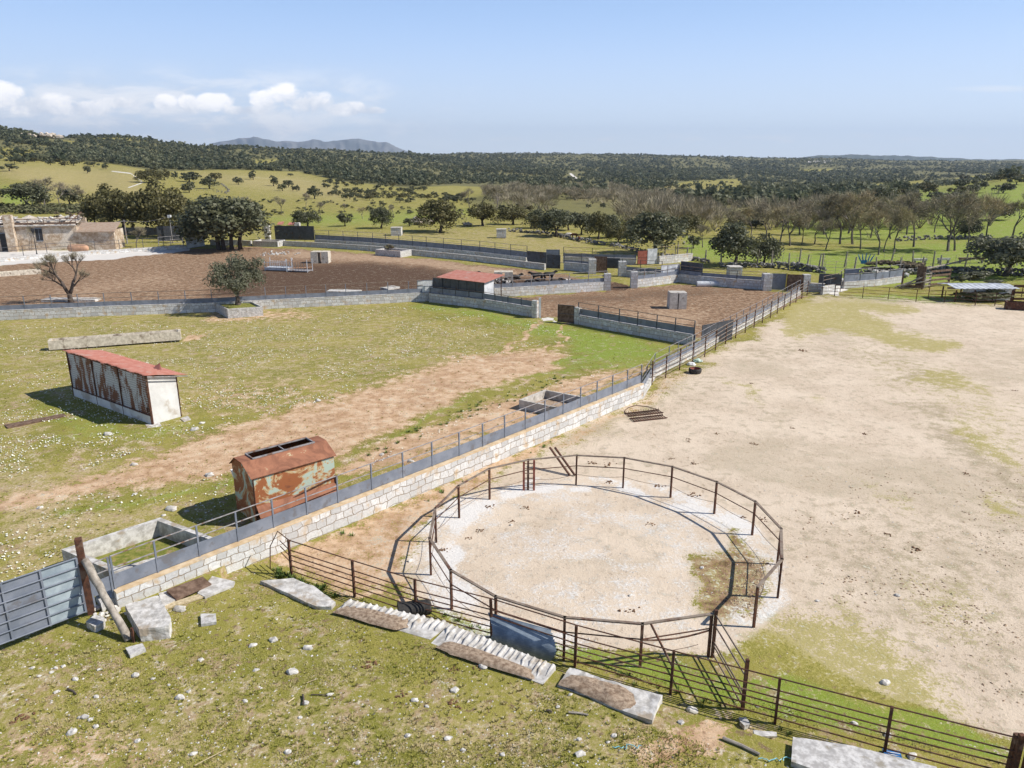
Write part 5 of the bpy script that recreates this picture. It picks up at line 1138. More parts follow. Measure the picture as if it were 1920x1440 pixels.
# --- named trees
cl = oak(425, 468, 150, 'massive dark evergreen oak clump on four trunks beside the paddock', 0, True, toprow=374)
clp = cl.location; cl.rotation_euler = (0, 0, 0); ch = [c for c in cl.children if c.name.startswith('trunk')][0]; bpy.data.objects.remove(ch)
for c in cl.children: c.data = OAKT[0][0]
V, Fc = crown_np(99, 11000, .021, [(q[0], q[1], q[2], q[3]) for q in blobs_for(91, 1.0, .84, .13, 90)]+[(0, 0, .42, .30), (-.18, .05, .40, .26), (.18, -.05, .42, .26), (0, .1, .5, .28), (-.05, -.15, .45, .27)], .85, .25)
for c in cl.children: c.data = npmesh('crown', V, Fc, M['oak'])
for dx, lean in ((-1.3, -.9), (-.5, -.3), (.9, .3), (2.3, .9)):
    b = MB(); g_ = random.Random(int(dx*10)); b.tube([(dx, g_.uniform(-.5, .5), -.3), (dx+lean*.1, 0, 1.4), (dx+lean*.6, 0, 3.2)], [.42, .33, .26], 9); b.tube([(dx+lean*.6, 0, 3.1), (dx+lean*1.8, .5, 5.4)], [.2, .08], 6); b.tube([(dx+lean*.6, 0, 3.1), (dx-lean*.5, -1, 5.2)], [.18, .08], 6)
    b.build('trunk', M['bark'], cl, smooth=True)
def olive_tree(px, py, wpx, toprow, label, z=0.):
    p = G(px, py, z); depth = p.y*cp+(CAMH-z)*sp_; w_ = wpx/FL*depth; h = (py-toprow)/FL*depth*1.05
    rt = empty('olive_tree', p, .4, label, 'tree'); g_ = random.Random(5)
    bl = [(w_*.5*math.cos(a)*q, w_*.5*math.sin(a)*q, h*g_.uniform(.50, .86)-q*h*.12, w_*g_.uniform(.11, .19)) for a, q in ((g_.random()*6.28, g_.random()**.5*.82) for _ in range(32))]
    V, Fc = crown_np(5, 6500, .10, bl, .9, .45); link('crown', npmesh('crown', V, Fc, M['olive']), rt)
    b = MB(); b.tube([(0, 0, -.2), (0, 0, .1), (.06, 0, .7), (.0, 0, h*.25)], [.42, .30, .2, .19], 10)
    for a, l in ((2.9, .30), (3.5, .22), (.2, .3), (1.3, .2), (5.2, .24)): b.tube([(0, 0, h*.23), (math.cos(a)*w_*l*.5, math.sin(a)*w_*l*.5, h*.42), (math.cos(a)*w_*l, math.sin(a)*w_*l, h*.68)], [.16, .11, .05], 7)
    b.build('trunk', M['bark'], rt, smooth=True); return rt
olive_tree(446, 572, 112, 478, 'small grey green olive tree growing in the square stone planter', .72)
b_, V, Fc = bare_np(31, 6, .44, .18, .045, 2600, 1.0, 1); tp_ = max(v.z for v in b_.v)
p = G(133, 567); rt = empty('bare_tree', p, 0.2, 'leafless gnarled forked tree standing in the left brown paddock', 'tree'); hgt = HT(133, 567, 474)/tp_
b_.build('trunk', M['bark'], rt, smooth=True, scale=(hgt*.95, hgt*.95, hgt)); link('twigs', npmesh('twigs', V, Fc, M['twig']), rt, scale=(hgt*.95, hgt*.95, hgt))
OK_ = [(205, 426, 92, 350, 'yellowish oak mass behind the farmhouse roof, left of the larger one', 1), (250, 430, 70, 372, 'lower yellowish oak filling the gap between the two large ones', 1), (232, 433, 80, 362, 'yellowish oak crown in the middle of the mass behind the yard', 1), (180, 424, 50, 378, 'low yellowish oak at the left end of the mass behind the farmhouse', 1), (327, 446, 70, 366, 'yellowish oak crown before the dark clump, right end of the mass', 1), (300, 438, 100, 343, 'largest yellowish evergreen oak behind the yard wall', 1), (345, 440, 60, 375, 'yellowish oak touching the left side of the dark oak clump', 1),
       (50, 389, 78, 345, 'broad dark oak above the farmhouse at the left edge', 0), (76, 386, 30, 362, 'small dark oak touching the broad oak above the farmhouse', 0), (131, 384, 38, 353, 'dark oak between bare trees above the farmhouse', 0),
       (366, 462, 42, 425, 'low oak bush at the left foot of the dark oak clump', 0),
       (355, 361, 24, 341, 'small round oak left of the pair inside the stone wall bend', 0), (355, 341, 36, 322, 'oak on the field just below the light track', 0), (393, 354, 34, 333, 'oak casting a long shadow inside the stone wall bend', 0), (404, 340, 24, 323, 'oak behind the one inside the stone wall bend', 1),
       (447, 346, 19, 333, 'small oak on the light field right of the stone wall bend', 0), (475, 337, 18, 321, 'small oak standing beside the light track', 0), (513, 349, 20, 331, 'leftmost tree of the small row on the light field', 0), (541, 351, 19, 337, 'second round tree of the small row on the light field', 0), (530, 358, 18, 344, 'greyish bush under the small row on the light field', 2), (557, 359, 11, 348, 'tiny tree at the right end of the small row', 0), (549, 358, 9, 349, 'tiniest sapling in the small row on the light field', 0),
       (590, 373, 28, 351, 'oak with a shadow at the lower end of the light field', 0), (283, 343, 52, 319, 'wide oak thicket beside the winding road', 1), (309, 338, 22, 320, 'pale yellow bush right of the thicket by the winding road', 1), (164, 325, 13, 311, 'lone small oak on the dry left field', 0), (18, 321, 26, 306, 'oak at the far left edge of the dry field', 0), (328, 336, 14, 323, 'small oak right of the winding road thicket', 0),
       (577, 426, 48, 391, 'dark oak beside the ruined gate pillars', 0), (647, 424, 30, 398, 'oak with a bare tree behind it in the meadow', 0), (715, 428, 43, 390, 'round dark oak standing alone in the meadow', 0), (768, 424, 24, 408, 'low dark oak bush left of the stone cubicle oak', 0),
       (826, 436, 82, 377, 'spreading olive green oak on bare ground in the meadow', 1), (905, 424, 62, 383, 'rounded grey green oak at the meadow edge', 1), (962, 421, 56, 386, 'oak with several trunks at the meadow edge', 1), (1002, 428, 42, 394, 'slender oak beside the many trunked one', 0), (1043, 444, 66, 394, 'dark oak left of the grazing horses', 0), (1090, 440, 46, 401, 'oak right behind the grazing horses', 0), (1122, 449, 44, 400, 'dark oak right of the grazing horses', 1), (1157, 459, 46, 422, 'low oak bush at the end of the meadow trees', 1),
       (1226, 476, 104, 401, 'large dark round oak by the white stone wall', 0), (1262, 446, 50, 408, 'oak filling the gap behind the large dark round oak', 0), (1020, 436, 46, 400, 'oak just left of the dark oak beside the horses', 1), (1066, 432, 44, 398, 'oak above the white horse', 0), (1140, 446, 44, 404, 'oak in the middle of the belt right of the horses', 0), (1183, 455, 44, 412, 'oak at the left flank of the large dark round oak', 1), (1288, 440, 50, 404, 'oak half hidden behind the large dark round oak', 1), (1378, 498, 92, 421, 'wide dark oak by the dry stone wall, above the stone cubicle', 0), (1432, 494, 62, 440, 'right lobe oak touching the wide dark oak', 0), (1885, 518, 130, 432, 'big grey green tree at the right edge beside the wooden pen', 2),
       (1862, 412, 60, 378, 'dark shrubby oak behind the bare trees at the right', 0), (1810, 447, 50, 410, 'dark oak in the shade of the bare trees at right', 0), (1300, 466, 26, 440, 'little oak between the two large dark oaks', 0), (1497, 380, 34, 352, 'dark oak just above the bare wood', 0), (1655, 386, 46, 350, 'round oak topping the bare trees on the slope', 0)]
for x_, y_, w_, tr, lb, kd in OK_:
    r_ = oak(x_, y_, w_, lb, kd if kd < 2 else 2, w_ > 40, toprow=tr)
BR = [(1318, 464, 424, 1., 0), (1437, 451, 385, 1.05, 0), (1460, 458, 392, 1., 1), (1481, 461, 395, .9, 0), (1503, 459, 400, .9, 1), (1527, 458, 398, .9, 0), (1548, 468, 415, .9, 0), (1575, 458, 368, .95, 0), (1599, 458, 368, .9, 1), (1613, 468, 392, .8, 1), (1647, 478, 400, .85, 1), (1657, 473, 396, .8, 0),
      (1678, 473, 390, .7, 1), (1713, 463, 368, .9, 0), (1777, 471, 368, .95, 0), (1790, 470, 385, .8, 0), (1813, 469, 378, .75, 1), (1897, 448, 366, 1., 0), (1752, 436, 378, .9, 0), (1700, 440, 372, .9, 1), (1632, 446, 370, .9, 0), (1545, 440, 372, .9, 1), (1408, 442, 392, .9, 1), (1372, 446, 398, .9, 0), (1500, 440, 378, .9, 0), (1590, 438, 366, .9, 0), (1850, 446, 372, .9, 1), (1670, 448, 380, .9, 0)]
for i, (x_, y_, tr, wk, rd) in enumerate(BR):
    bare(x_, y_, tr, wk*1.15, 'leafless grey tree in the grove on the bright green field' if not rd else 'leafless tree with budding yellowish twigs in the grove on the bright green field', 'bare trees of the grove', bool(rd))
LB = [(85, 388, 338, 1.2, 'bare purplish tree between the two dark oaks above the farmhouse', 0), (112, 386, 345, 1.2, 'bare grey tree right of centre above the farmhouse', 0), (150, 388, 350, 1.1, 'bare tree at the left flank of the yellowish oaks', 0), (527, 402, 370, 1.3, 'wide bare bush on the meadow slope above the red sheets', 0), (573, 391, 364, .9, 'small bare tree left of the dark meadow oak', 0), (601, 404, 380, 1.1, 'bare bush right behind the dark meadow oak', 0), (648, 402, 383, 1.1, 'bare crown showing above the meadow oak', 0), (680, 410, 390, 1.1, 'pale bare bush in the meadow before the round dark oak', 1), (470, 420, 372, 1.2, 'bare tree just right of the dark oak clump', 0), (905, 392, 350, 1.3, 'large brownish bare tree above the rounded grey green oak', 0), (930, 395, 352, 1.3, 'brownish bare tree right of the large brownish one', 0), (880, 390, 356, 1.2, 'brownish bare tree left of the large brownish one', 0), (256, 465, 428, 1.3, 'small pinkish bare tree in the farmyard', 0), (60, 470, 425, .5, 'thin climbing bare tree against the farmhouse wall', 0), (738, 408, 385, 1., 'bare bush right of the round dark oak', 0), (1240, 440, 395, 1., 'bare tree behind the large dark round oak', 0)]
for x_, y_, tr, wk, lb, rd in LB: bare(x_, y_, tr, wk, lb, None, bool(rd))
def zone(poly, n, wr, kindf, label, group, seed, hk=.62, minsep=0.5, big=False, cat='tree', name=None):
    g = random.Random(seed); P = np.array(poly, float); k = 0; tries = 0; placed = []
    while k < n and tries < n*60:
        tries += 1; x_, y_ = g.uniform(P[:, 0].min(), P[:, 0].max()), g.uniform(P[:, 1].min(), P[:, 1].max())
        if pmask(np.array([x_]), np.array([y_]), poly, .1)[0] < .5: continue
        w_ = g.uniform(*wr)*(.55+.45*(y_-P[:, 1].min())/(np.ptp(P[:, 1])+1e-6))
        if any(abs(x_-a)/w_ < minsep and abs(y_-c) < w_*minsep*.35 for a, c in placed): continue
        if oak(x_, y_, w_, label, kindf(g), big, hk*g.uniform(.85, 1.2)/.84, group, name, cat): k += 1; placed.append((x_, y_))
kk = lambda g: g.choice((0, 0, 0, 1))
zone([(600, 345), (640, 340), (760, 352), (860, 368), (900, 380), (820, 382), (700, 378), (640, 372), (600, 362)], 48, (13, 24), kk, 'dark oak in the dense scatter below the wooded ridge', 'oaks scattered below the ridge', 1)
zone([(1560, 388), (1700, 360), (1820, 338), (1925, 330), (1925, 350), (1860, 372), (1760, 392), (1620, 400)], 36, (26, 44), kk, 'evergreen oak on the slope above the bare grove at right', 'oaks on the right slope', 2)
zone([(1080, 345), (1240, 350), (1500, 372), (1560, 385), (1400, 392), (1200, 375), (1090, 365)], 42, (8, 17), kk, 'small oak on the scrubby valley side', 'oaks on the scrubby valley side', 3)
zone([(1240, 355), (1300, 342), (1385, 336), (1400, 358), (1300, 368)], 5, (6, 10), kk, 'tiny oak on the pale green clearing', 'oaks on the pale green clearing', 4)
zone([(0, 296), (110, 300), (200, 308), (300, 318), (300, 324), (180, 316), (0, 304)], 16, (14, 26), kk, 'oak along the upper edge of the dry field', 'oaks edging the dry field', 5)
zone([(560, 325), (700, 350), (640, 350), (520, 326)], 12, (10, 18), kk, 'oak along the upper end of the light track', 'oaks by the light track', 6)
zone([(930, 385), (1060, 392), (1060, 405), (940, 400)], 9, (12, 22), kk, 'small oak on the green behind the meadow trees', 'oaks behind the meadow trees', 7)
zone([(1330, 398), (1560, 398), (1560, 415), (1400, 430), (1200, 415), (1080, 385), (1200, 385)], 34, (16, 34), kk, 'dark oak mixed into the bare wood', 'oaks within the bare wood', 8)
zone([(380, 386), (560, 372), (700, 392), (860, 402), (860, 414), (640, 402), (480, 410)], 12, (6, 12), lambda g: 2, 'tiny pale bush dotted on the meadow slope', 'bushes on the meadow slope', 9, cat='bush', name='bush')

# --- far woods: one mass
def screen_scatter(polys, n, seed):
    g = np.random.default_rng(seed); xs = []; ys = []
    for poly, dens in polys:
        P = np.array(poly, float); m = int(n*dens); x_ = g.uniform(P[:, 0].min(), P[:, 0].max(), m); y_ = g.uniform(P[:, 1].min(), P[:, 1].max(), m)
        ok = pmask(x_, y_, poly, .5) > .5; xs.append(x_[ok]); ys.append(y_[ok])
    return np.concatenate(xs), np.concatenate(ys)
CLEAR = [[(1235, 353), (1290, 340), (1385, 335), (1400, 362), (1250, 366)], [(468, 299), (520, 297), (532, 306), (480, 309)], [(1600, 345), (1730, 338), (1740, 350), (1620, 354)], [(1500, 315), (1565, 313), (1565, 322), (1500, 322)], [(108, 258), (155, 262), (130, 274)],
         [(0, 262), (40, 270), (105, 275), (100, 300), (0, 302)], [(1710, 322), (1850, 326), (1850, 332), (1710, 328)], [(1060, 322), (1095, 322), (1095, 338), (1060, 336)]]
def replicate(pts, hs, ws, templates, seed):
    g = np.random.default_rng(seed); Vs = []; Fs = []; tn = []; base = 0; n = len(pts); k = g.integers(0, len(templates), n)
    for ti, (V, Fc) in enumerate(templates):
        I = np.where(k == ti)[0]
        if not len(I): continue
        a = g.uniform(0, 6.28, len(I)); c_, s_ = np.cos(a), np.sin(a); V0 = V[None]
        X = (V0[..., 0]*c_[:, None]-V0[..., 1]*s_[:, None])*ws[I][:, None]+pts[I, 0][:, None]; Y = (V0[..., 0]*s_[:, None]+V0[..., 1]*c_[:, None])*ws[I][:, None]+pts[I, 1][:, None]; Z = V0[..., 2]*hs[I][:, None]+pts[I, 2][:, None]
        Vs.append(np.stack([X, Y, Z], -1).reshape(-1, 3)); Fs.append((Fc[None]+(np.arange(len(I))*len(V))[:, None, None]+base).reshape(-1, Fc.shape[1])); base += len(I)*len(V)
        tn.append(np.repeat(g.random(len(I)), len(Fc)))
    return np.concatenate(Vs), np.concatenate(Fs), np.concatenate(tn)
TL = [crown_np(200+i, 46, .16, blobs_for(200+i, 1., .95, .1, 6), .9, .2, True) for i in range(5)]
TF = [crown_np(300+i, 20, .26, blobs_for(300+i, 1., .95, .0, 4), .9, .15, True) for i in range(5)]
WP = [([(0, 236), (100, 242), (200, 258), (300, 266), (400, 275), (500, 279), (620, 283), (700, 290), (780, 305), (900, 316), (1060, 328), (1085, 342), (1000, 350), (850, 345), (780, 350), (700, 345), (640, 338), (560, 322), (420, 318), (300, 320), (200, 305), (120, 302), (110, 262), (0, 262)], 1.0),
      ([(690, 286), (900, 283), (1100, 285), (1300, 291), (1500, 298), (1700, 304), (1925, 307), (1925, 322), (1850, 325), (1700, 346), (1560, 372), (1400, 364), (1330, 362), (1240, 350), (1100, 345), (960, 322), (780, 302)], 2.3),
      ([(1040, 345), (1300, 345), (1520, 372), (1500, 395), (1300, 385), (1080, 372), (900, 365)], .16), ([(0, 262), (105, 270), (200, 300), (120, 304), (0, 302)], .10), ([(1560, 372), (1925, 320), (1925, 330), (1700, 360), (1560, 384)], .3)]
xs, ys = screen_scatter(WP, 19000, 1)
for c_ in CLEAR:
    ok = ~((pmask(xs, ys, c_, .5) > .5) & (rng.random(len(xs)) > .07)); xs, ys = xs[ok], ys[ok]
X_, Y_, Z_ = GT(xs, ys); gp_ = fbm(np.nan_to_num(X_)/130, np.nan_to_num(Y_)/190, 4, 88); ok = ~np.isnan(Y_) & (Y_ > 250) & ((gp_ > .455) | (rng.random(len(xs)) < .3)); X_, Y_, Z_ = X_[ok], Y_[ok], Z_[ok]; print('woodland trees', ok.sum(), 'lost', (~ok).sum())
# crest fringe so the skyline reads as tree tops
tc = np.linspace(-560, 2450, 2600); fr = []
Yg = np.exp(np.linspace(math.log(500), math.log(3600), 110)); TT = (tc-960)/1461.6
ZZ = ht(TT[:, None]*Yg[None], np.broadcast_to(Yg[None], (len(TT), len(Yg)))); ang = (ZZ-CAMH)/Yg[None]; im = ang.argmax(1)
Yc_ = Yg[im]*rng.uniform(.97, 1.01, len(TT)); fx = TT*Yc_; fz = ht(fx, Yc_)
X_ = np.concatenate([X_, fx]); Y_ = np.concatenate([Y_, Yc_]); Z_ = np.concatenate([Z_, fz])
pts_ = np.stack([X_, Y_, Z_-.3], 1); far_ = Y_ > 1300
wd = (3.6+7*rng.random(len(X_))**1.6)*np.where(far_, 1.12, .92)*np.where(rng.random(len(X_)) < .25, .6, 1); hd = wd*rng.uniform(.6, .95, len(X_))
A1 = replicate(pts_[~far_], hd[~far_], wd[~far_], TL, 1); A2 = replicate(pts_[far_], hd[far_], wd[far_], TF, 2)
Vw = np.concatenate([A1[0], A2[0]]); Fw = np.concatenate([A1[1], A2[1]+len(A1[0])]); tw = np.concatenate([A1[2], A2[2]])
o = link('woodland', npmesh('woodland', Vw, Fw, M['woodland'], False, {'tone': ('FACE', 'FLOAT', tw)})); tag(o, 'dark evergreen woodland covering the far hillsides', 'woodland', None, 'stuff')
# bare thicket along the valley
BT = []
for i in range(5):
    g = np.random.default_rng(400+i); n = 260; bl = blobs_for(400+i, 1., .95, .25, 9); V, Fc = crown_np(400+i, n, .05, bl, .9, .5, True)
    V = V.reshape(-1, 3, 3); c = V.mean(1, keepdims=True); dd_ = c-np.array([0, 0, .2]); dd_ /= np.linalg.norm(dd_, axis=2, keepdims=True); V = np.stack([c[:, 0]-dd_[:, 0]*.11, c[:, 0]+(V[:, 0]-c[:, 0])*.22, c[:, 0]+dd_[:, 0]*.11], 1).reshape(-1, 3)
    st = [(0, 0, 0, .015)]; tv = []; 
    for k in range(6): a = k*1.05; tv += [(-.015, 0, 0), (.015, 0, 0), (math.cos(a)*.3, math.sin(a)*.3, .7)]
    V = np.concatenate([V, np.array(tv)]); BT.append((V, np.arange(len(V)).reshape(-1, 3)))
xs, ys = screen_scatter([([(840, 366), (960, 372), (1100, 376), (1300, 390), (1480, 398), (1560, 412), (1560, 430), (1400, 432), (1300, 432), (1180, 422), (1060, 402), (900, 396)], .7), ([(1000, 352), (1100, 352), (1300, 378), (1300, 392), (1100, 380), (880, 372)], .35), ([(1560, 395), (1900, 390), (1900, 425), (1560, 436)], .10)], 1500, 5)
X_, Y_, Z_ = GT(xs, ys); gq = fbm(np.nan_to_num(X_)/26, np.nan_to_num(Y_)/55, 3, 91); ok = ~np.isnan(Y_) & (gq > .50); X_, Y_, Z_ = X_[ok], Y_[ok], Z_[ok]; wd = rng.uniform(6, 11, len(X_)); hd = wd*rng.uniform(.6, .85, len(X_)); print('thicket', len(X_))
Vb, Fb, tb_ = replicate(np.stack([X_, Y_, Z_-.2], 1), hd, wd, BT, 3)
o = link('bare_thicket', npmesh('bare_thicket', Vb, Fb, M['twig'], False)); tag(o, 'grey brown leafless wood filling the valley behind the meadow', 'thicket', None, 'stuff')
# low scrub on the open hillsides
xs, ys = screen_scatter([([(1040, 345), (1300, 345), (1520, 372), (1480, 392), (1300, 385), (1080, 372), (880, 365)], 1.), ([(0, 262), (105, 270), (200, 300), (120, 304), (0, 302)], .6), ([(330, 380), (900, 372), (900, 400), (560, 405), (330, 400)], .12), ([(0, 390), (160, 388), (180, 402), (0, 402)], .3), ([(620, 350), (860, 372), (640, 372)], .4)], 900, 8)
X_, Y_, Z_ = GT(xs, ys); ok = ~np.isnan(Y_); X_, Y_, Z_ = X_[ok], Y_[ok], Z_[ok]; wd = rng.uniform(1.2, 3.2, len(X_)); hd = wd*.55
Vb, Fb, _ = replicate(np.stack([X_, Y_, Z_-.1], 1), hd, wd, TL, 4)
o = link('scrub', npmesh('scrub', Vb, Fb, M['shrub'], False)); tag(o, 'low olive green scrub dotting the far open slopes', 'scrub', None, 'stuff')
# ================================================================ FARMHOUSE AND YARD
def yardp(x, y, z=0.): return G(x, y, z)
A = G(-190, 480); B = G(150, 471); C_ = G(218, 470)
fh = empty('farmhouse', G(0, 474), 0, 'long ruined ochre stone farmhouse with a collapsed roof at the left edge', 'farmhouse'); O = fh.location.copy(); O.z = 0
def stonebox(root, name, a, b_, depth, H, mt='rubble', over=0., z0=-.2, cap=True):
    a = a-O; b_ = b_-O; d = (b_-a); n = Vector((-d.y, d.x, 0)).normalized(); n = n if n.y > 0 else -n; c4 = [a, b_, b_+n*depth, a+n*depth]; b = MB()
    for k in range(4):
        p, q = c4[k], c4[(k+1) % 4]; L = (q-p).length; b.quad(p+U*z0, q+U*z0, q+U*H, p+U*H, uv=[(0, z0), (L, z0), (L, H), (0, H)])
    if cap: b.quad(*[q+U*H for q in c4], uv=[(0, 0), (d.length, 0), (d.length, depth), (0, depth)])
    b.build(name, M[mt], root); return c4, n
c4, n = stonebox(fh, 'front_wall', A, B, .7, 4.3)
dv = (B-A).normalized()
stonebox(fh, 'buttress', G(21, 475)+Vector((0, -.6, 0)), G(37, 474.6)+Vector((0, -.6, 0)), 1., 6.3)
stonebox(fh, 'side_wall', B+n*.7-dv*.7, B-dv*.02+n*.7, 9, 4.0)
stonebox(fh, 'back_wall', A+n*9, B+n*9-dv*.75, .7, 5.0)
c_, _ = stonebox(fh, 'lean_to', B+dv*.03, C_, 4.5, 3.5, cap=False)
# lean-to roof of tiles
b = MB(); a0, b0 = c_[0]-n*.5-dv*.3, c_[1]-n*.5+dv*.3; q4 = [a0+U*3.35, b0+U*3.35, b0+n*5+U*4.5, a0+n*5+U*4.5]; L = (b0-a0).length
b.quad(*q4, uv=[(0, 0), (L, 0), (L, 5), (0, 5)]); b.quad(*[q-U*.16 for q in q4[::-1]], uv=[(0, 0)]*4); b.quad(q4[0]-U*.16, q4[1]-U*.16, q4[1], q4[0], uv=[(0, 0), (L, 0), (L, .2), (0, .2)]); b.build('tile_roof', M['tile'], fh)
# eaves, broken roof stuff
b = MB()
for z_, y_ in ((4.45, -.25), (5.15, 1.3)): b.beam(A-O+n*y_+U*z_, B-O+n*y_+U*z_, .5, .14)
b.build('eaves', M['limestone'], fh)
b = MB(); b.beam(A-O+n*.3+U*4.75, B-O+n*.3+U*4.75, .3, .3); b.beam(A-O+n*1.6+U*5.4, B-O+n*1.6+U*5.4, .2, .12)
for k in range(12): p = (A-O).lerp(B-O, k/11); b.beam(p+n*.2+U*4.5, p+n*.2+U*5.5, .08, .08)
b.beam(B-O-dv*1.5+n*.2+U*4.4, B-O+dv*.5+n*2.6+U*6.4, .14, .14); b.beam(B-O-dv*2.6+n*.4+U*4.4, B-O-dv*.6+n*3+U*6.2, .12, .12); b.build('roof_timbers', M['brownwood'], fh)
b = MB()
def op(x1, x2, z1, z2):
    P1, P2 = G(x1, 474), G(x2, 474); t1 = ((P1-A).dot(dv)); t2 = ((P2-A).dot(dv)); a_ = A-O+dv*t1; c = A-O+dv*t2; return a_, c
for x1, x2, z1, z2 in ((70, 82, 1.9, 4.0), (20-12, 22, .0, 3.3)):
    a_, c = op(x1, x2, z1, z2); w_ = MB(); w_.beam(a_-n*.01+U*(z1+z2)/2, c-n*.01+U*(z1+z2)/2, .08, z2-z1); fr = w_.build('window' if z1 > 1 else 'doorway', M['dark'], fh)  # dark slab on the solid wall, interior shade put into its colour
    w2_ = MB()
    w2_.beam(a_-n*.06+U*z2, c-n*.06+U*z2, .12, .16)
    if z1 > 1:
        w2_.beam(a_-n*.06+U*z1, c-n*.06+U*z1, .14, .12); w2_.beam((a_+c)/2-n*.06+U*z1, (a_+c)/2-n*.06+U*z2, .05, .05)
    w2_.build('frame', M['bluesteel'], fr)
a_, c = op(184, 193, 0, 2.3); w_ = MB(); w_.beam(a_-n*.02+U*1.15, c-n*.02+U*1.15, .08, 2.3); w_.build('doorway', M['dark'], fh)  # lean-to door: no hole, its inner shade is a dark painted slab
# collapsed roof field of stones and beams, behind the front wall
V = []; Fq = []; nx, ny = 44, 14
for i in range(nx+1):
    for j in range(ny+1):
        p = A-O+dv*((B-A).length-.9)*i/nx+n*(1.0+8*j/ny); V.append((p.x, p.y, 3.9+1.5*j/ny+1.3*(fbm(np.array([i*.45]), np.array([j*.5]), 3, 4)[0]-.5)))
for i in range(nx):
    for j in range(ny): k = i*(ny+1)+j; Fq.append((k, k+ny+1, k+ny+2, k+1))
link('rubble_roof', npmesh('rubble_roof', V, Fq, M['rockpale']), fh)
def lumps(n, fn, seed, mt, name, parent=None, sub=1):
    import bmesh
    g = random.Random(seed); bm = bmesh.new()
    for k in range(n):
        c, s_ = fn(g); m = Matrix.Translation(c) @ Matrix.Rotation(g.uniform(0, 6.28), 4, 'Z') @ Matrix.Diagonal((s_*g.uniform(.8, 1.4), s_*g.uniform(.6, 1), s_*g.uniform(.45, .8), 1))
        r_ = bmesh.ops.create_icosphere(bm, subdivisions=sub, radius=1, matrix=m)
        for v in r_['verts']: v.co += mn.noise_vector(v.co*1.7/s_)*s_*.28
    me = bpy.data.meshes.new(name); bm.to_mesh(me); bm.free(); me.materials.append(M[mt]); return link(name, me, parent)
lumps(150, lambda g: (A-O+dv*((B-A).length-1)*g.random()+n*(1+8*g.random())+U*(4.6+.9*g.random()), g.uniform(.15, .45)), 3, 'limestone', 'fallen_stones', fh)
for x_, y_, w_, lb in ((90, 408, 14, 'brown bush left of the pair on the ruined roof'), (112, 404, 16, 'brown bush in the middle on the ruined roof'), (133, 402, 14, 'brown bush right of the pair on the ruined roof')):
    V, Fc = crown_np(x_, 350, .07, blobs_for(x_, 1., .8, 0, 8), .9, .4); P = G(x_, 474); t_ = (P-A).dot(dv); p = A+dv*t_+n*7+U*5.2; o = link('roof_bush', npmesh('roof_bush', V, Fc, M['brushbrown']), None, p, 0, w_/FL*145); tag(o, lb, 'bush')
# yard things
def tank(px, py, w_, r_, mt, label, name='gas_tank', legs=True):
    p = G(px, py); rt = empty(name, p, .05, label, 'tank'); b = MB(); L = w_/FL*p.y; b.tube([(-L/2, 0, r_+.3), (-L/2+.2, 0, r_+.3), (-L/2+.6, 0, r_+.3), (L/2-.6, 0, r_+.3), (L/2-.2, 0, r_+.3), (L/2, 0, r_+.3)], [r_*.3, r_*.75, r_, r_, r_*.75, r_*.3], 16); b.build('body', M[mt], rt, smooth=True)
    b = MB(); b.box((-L*.28, 0, .25), (.3, r_*1.4, .6)); b.box((L*.28, 0, .25), (.3, r_*1.4, .6)); b.build('cradle', M['concrete'], rt)
tank(148, 476, 38, .62, 'orange', 'long orange gas tank on the concrete yard')
tank(124, 466, 24, .75, 'galv', 'grey tank against the farmhouse wall, behind the orange one', 'water_tank')
rt = empty('plastic_cube_tank', G(79, 467), 0, 'white cube shaped tank under the farmhouse window', 'tank'); b = MB(); b.box((0, 0, .75), (1.3, 1.1, 1.2)); b.tube([(0, 0, 1.3), (0, 0, 1.45)], .2, 10); b.build('body', M['whitebag'], rt); b = MB()
for k in range(-2, 3): b.box((k*.3, -.57, .75), (.04, .03, 1.25))
b.box((0, 0, .08), (1.35, 1.15, .14)); b.build('cage', M['rail'], rt)
rt = empty('street_lamp', G(70, 481), 0, 'black iron street lamp with a lantern by the road railing', 'street lamp'); H = HT(70, 481, 428)
b = MB(); b.tube([(0, 0, 0), (0, 0, .5), (0, 0, .55), (0, 0, H-.8)], [.16, .13, .07, .05], 8); b.build('pole', M['ironblack'], rt); b = MB(); b.tube([(0, 0, H-.8), (0, 0, H-.72), (0, 0, H-.25), (0, 0, H-.2), (0, 0, H)], [.08, .14, .27, .32, .04], 6); b.build('lantern', M['ironblack'], rt)
rt = empty('utility_pole', G(239, 459), 0, 'thin grey utility pole in the farmyard carrying a cable', 'pole'); H = HT(239, 459, 412)
b = MB(); b.tube([(0, 0, -.2), (0, 0, H)], [.14, .09], 8); b.build('pole', M['rail'], rt); b = MB(); b.box((0, 0, H-.3), (1.2, .1, .1)); b.build('crossarm', M['rail'], rt)
b = MB(); q = G(324, 457)-rt.location+U*5.0; b.tube([Vector((0, 0, H-.2)).lerp(q, k/8)-U*.5*math.sin(math.pi*k/8) for k in range(9)], .035, 4); q2 = B+U*5.2-rt.location; b.tube([Vector((0, 0, H-.2)).lerp(q2, k/8)-U*.4*math.sin(math.pi*k/8) for k in range(9)], .035, 4); b.build('cable', M['rail'], rt)
rt = empty('utility_pole', G(324, 457), 0, 'thin pole with a white box before the dark yard screen', 'pole'); b = MB(); b.tube([(0, 0, -.2), (0, 0, 5.1)], .08, 8); b.build('pole', M['rail'], rt); b = MB(); b.box((0, 0, 5.0), (.6, .4, .5)); b.build('box', M['whitebag'], rt)
fence('panel_railing', 'grey railing in front of the dark yard screen', 'railing', zpts([(p.x, p.y) for p in gl_([(298, 463), (343, 458)])]), 1.6, [1.0, .6, .25], 2.5, pw=.08, rw=.035, mp='rail')
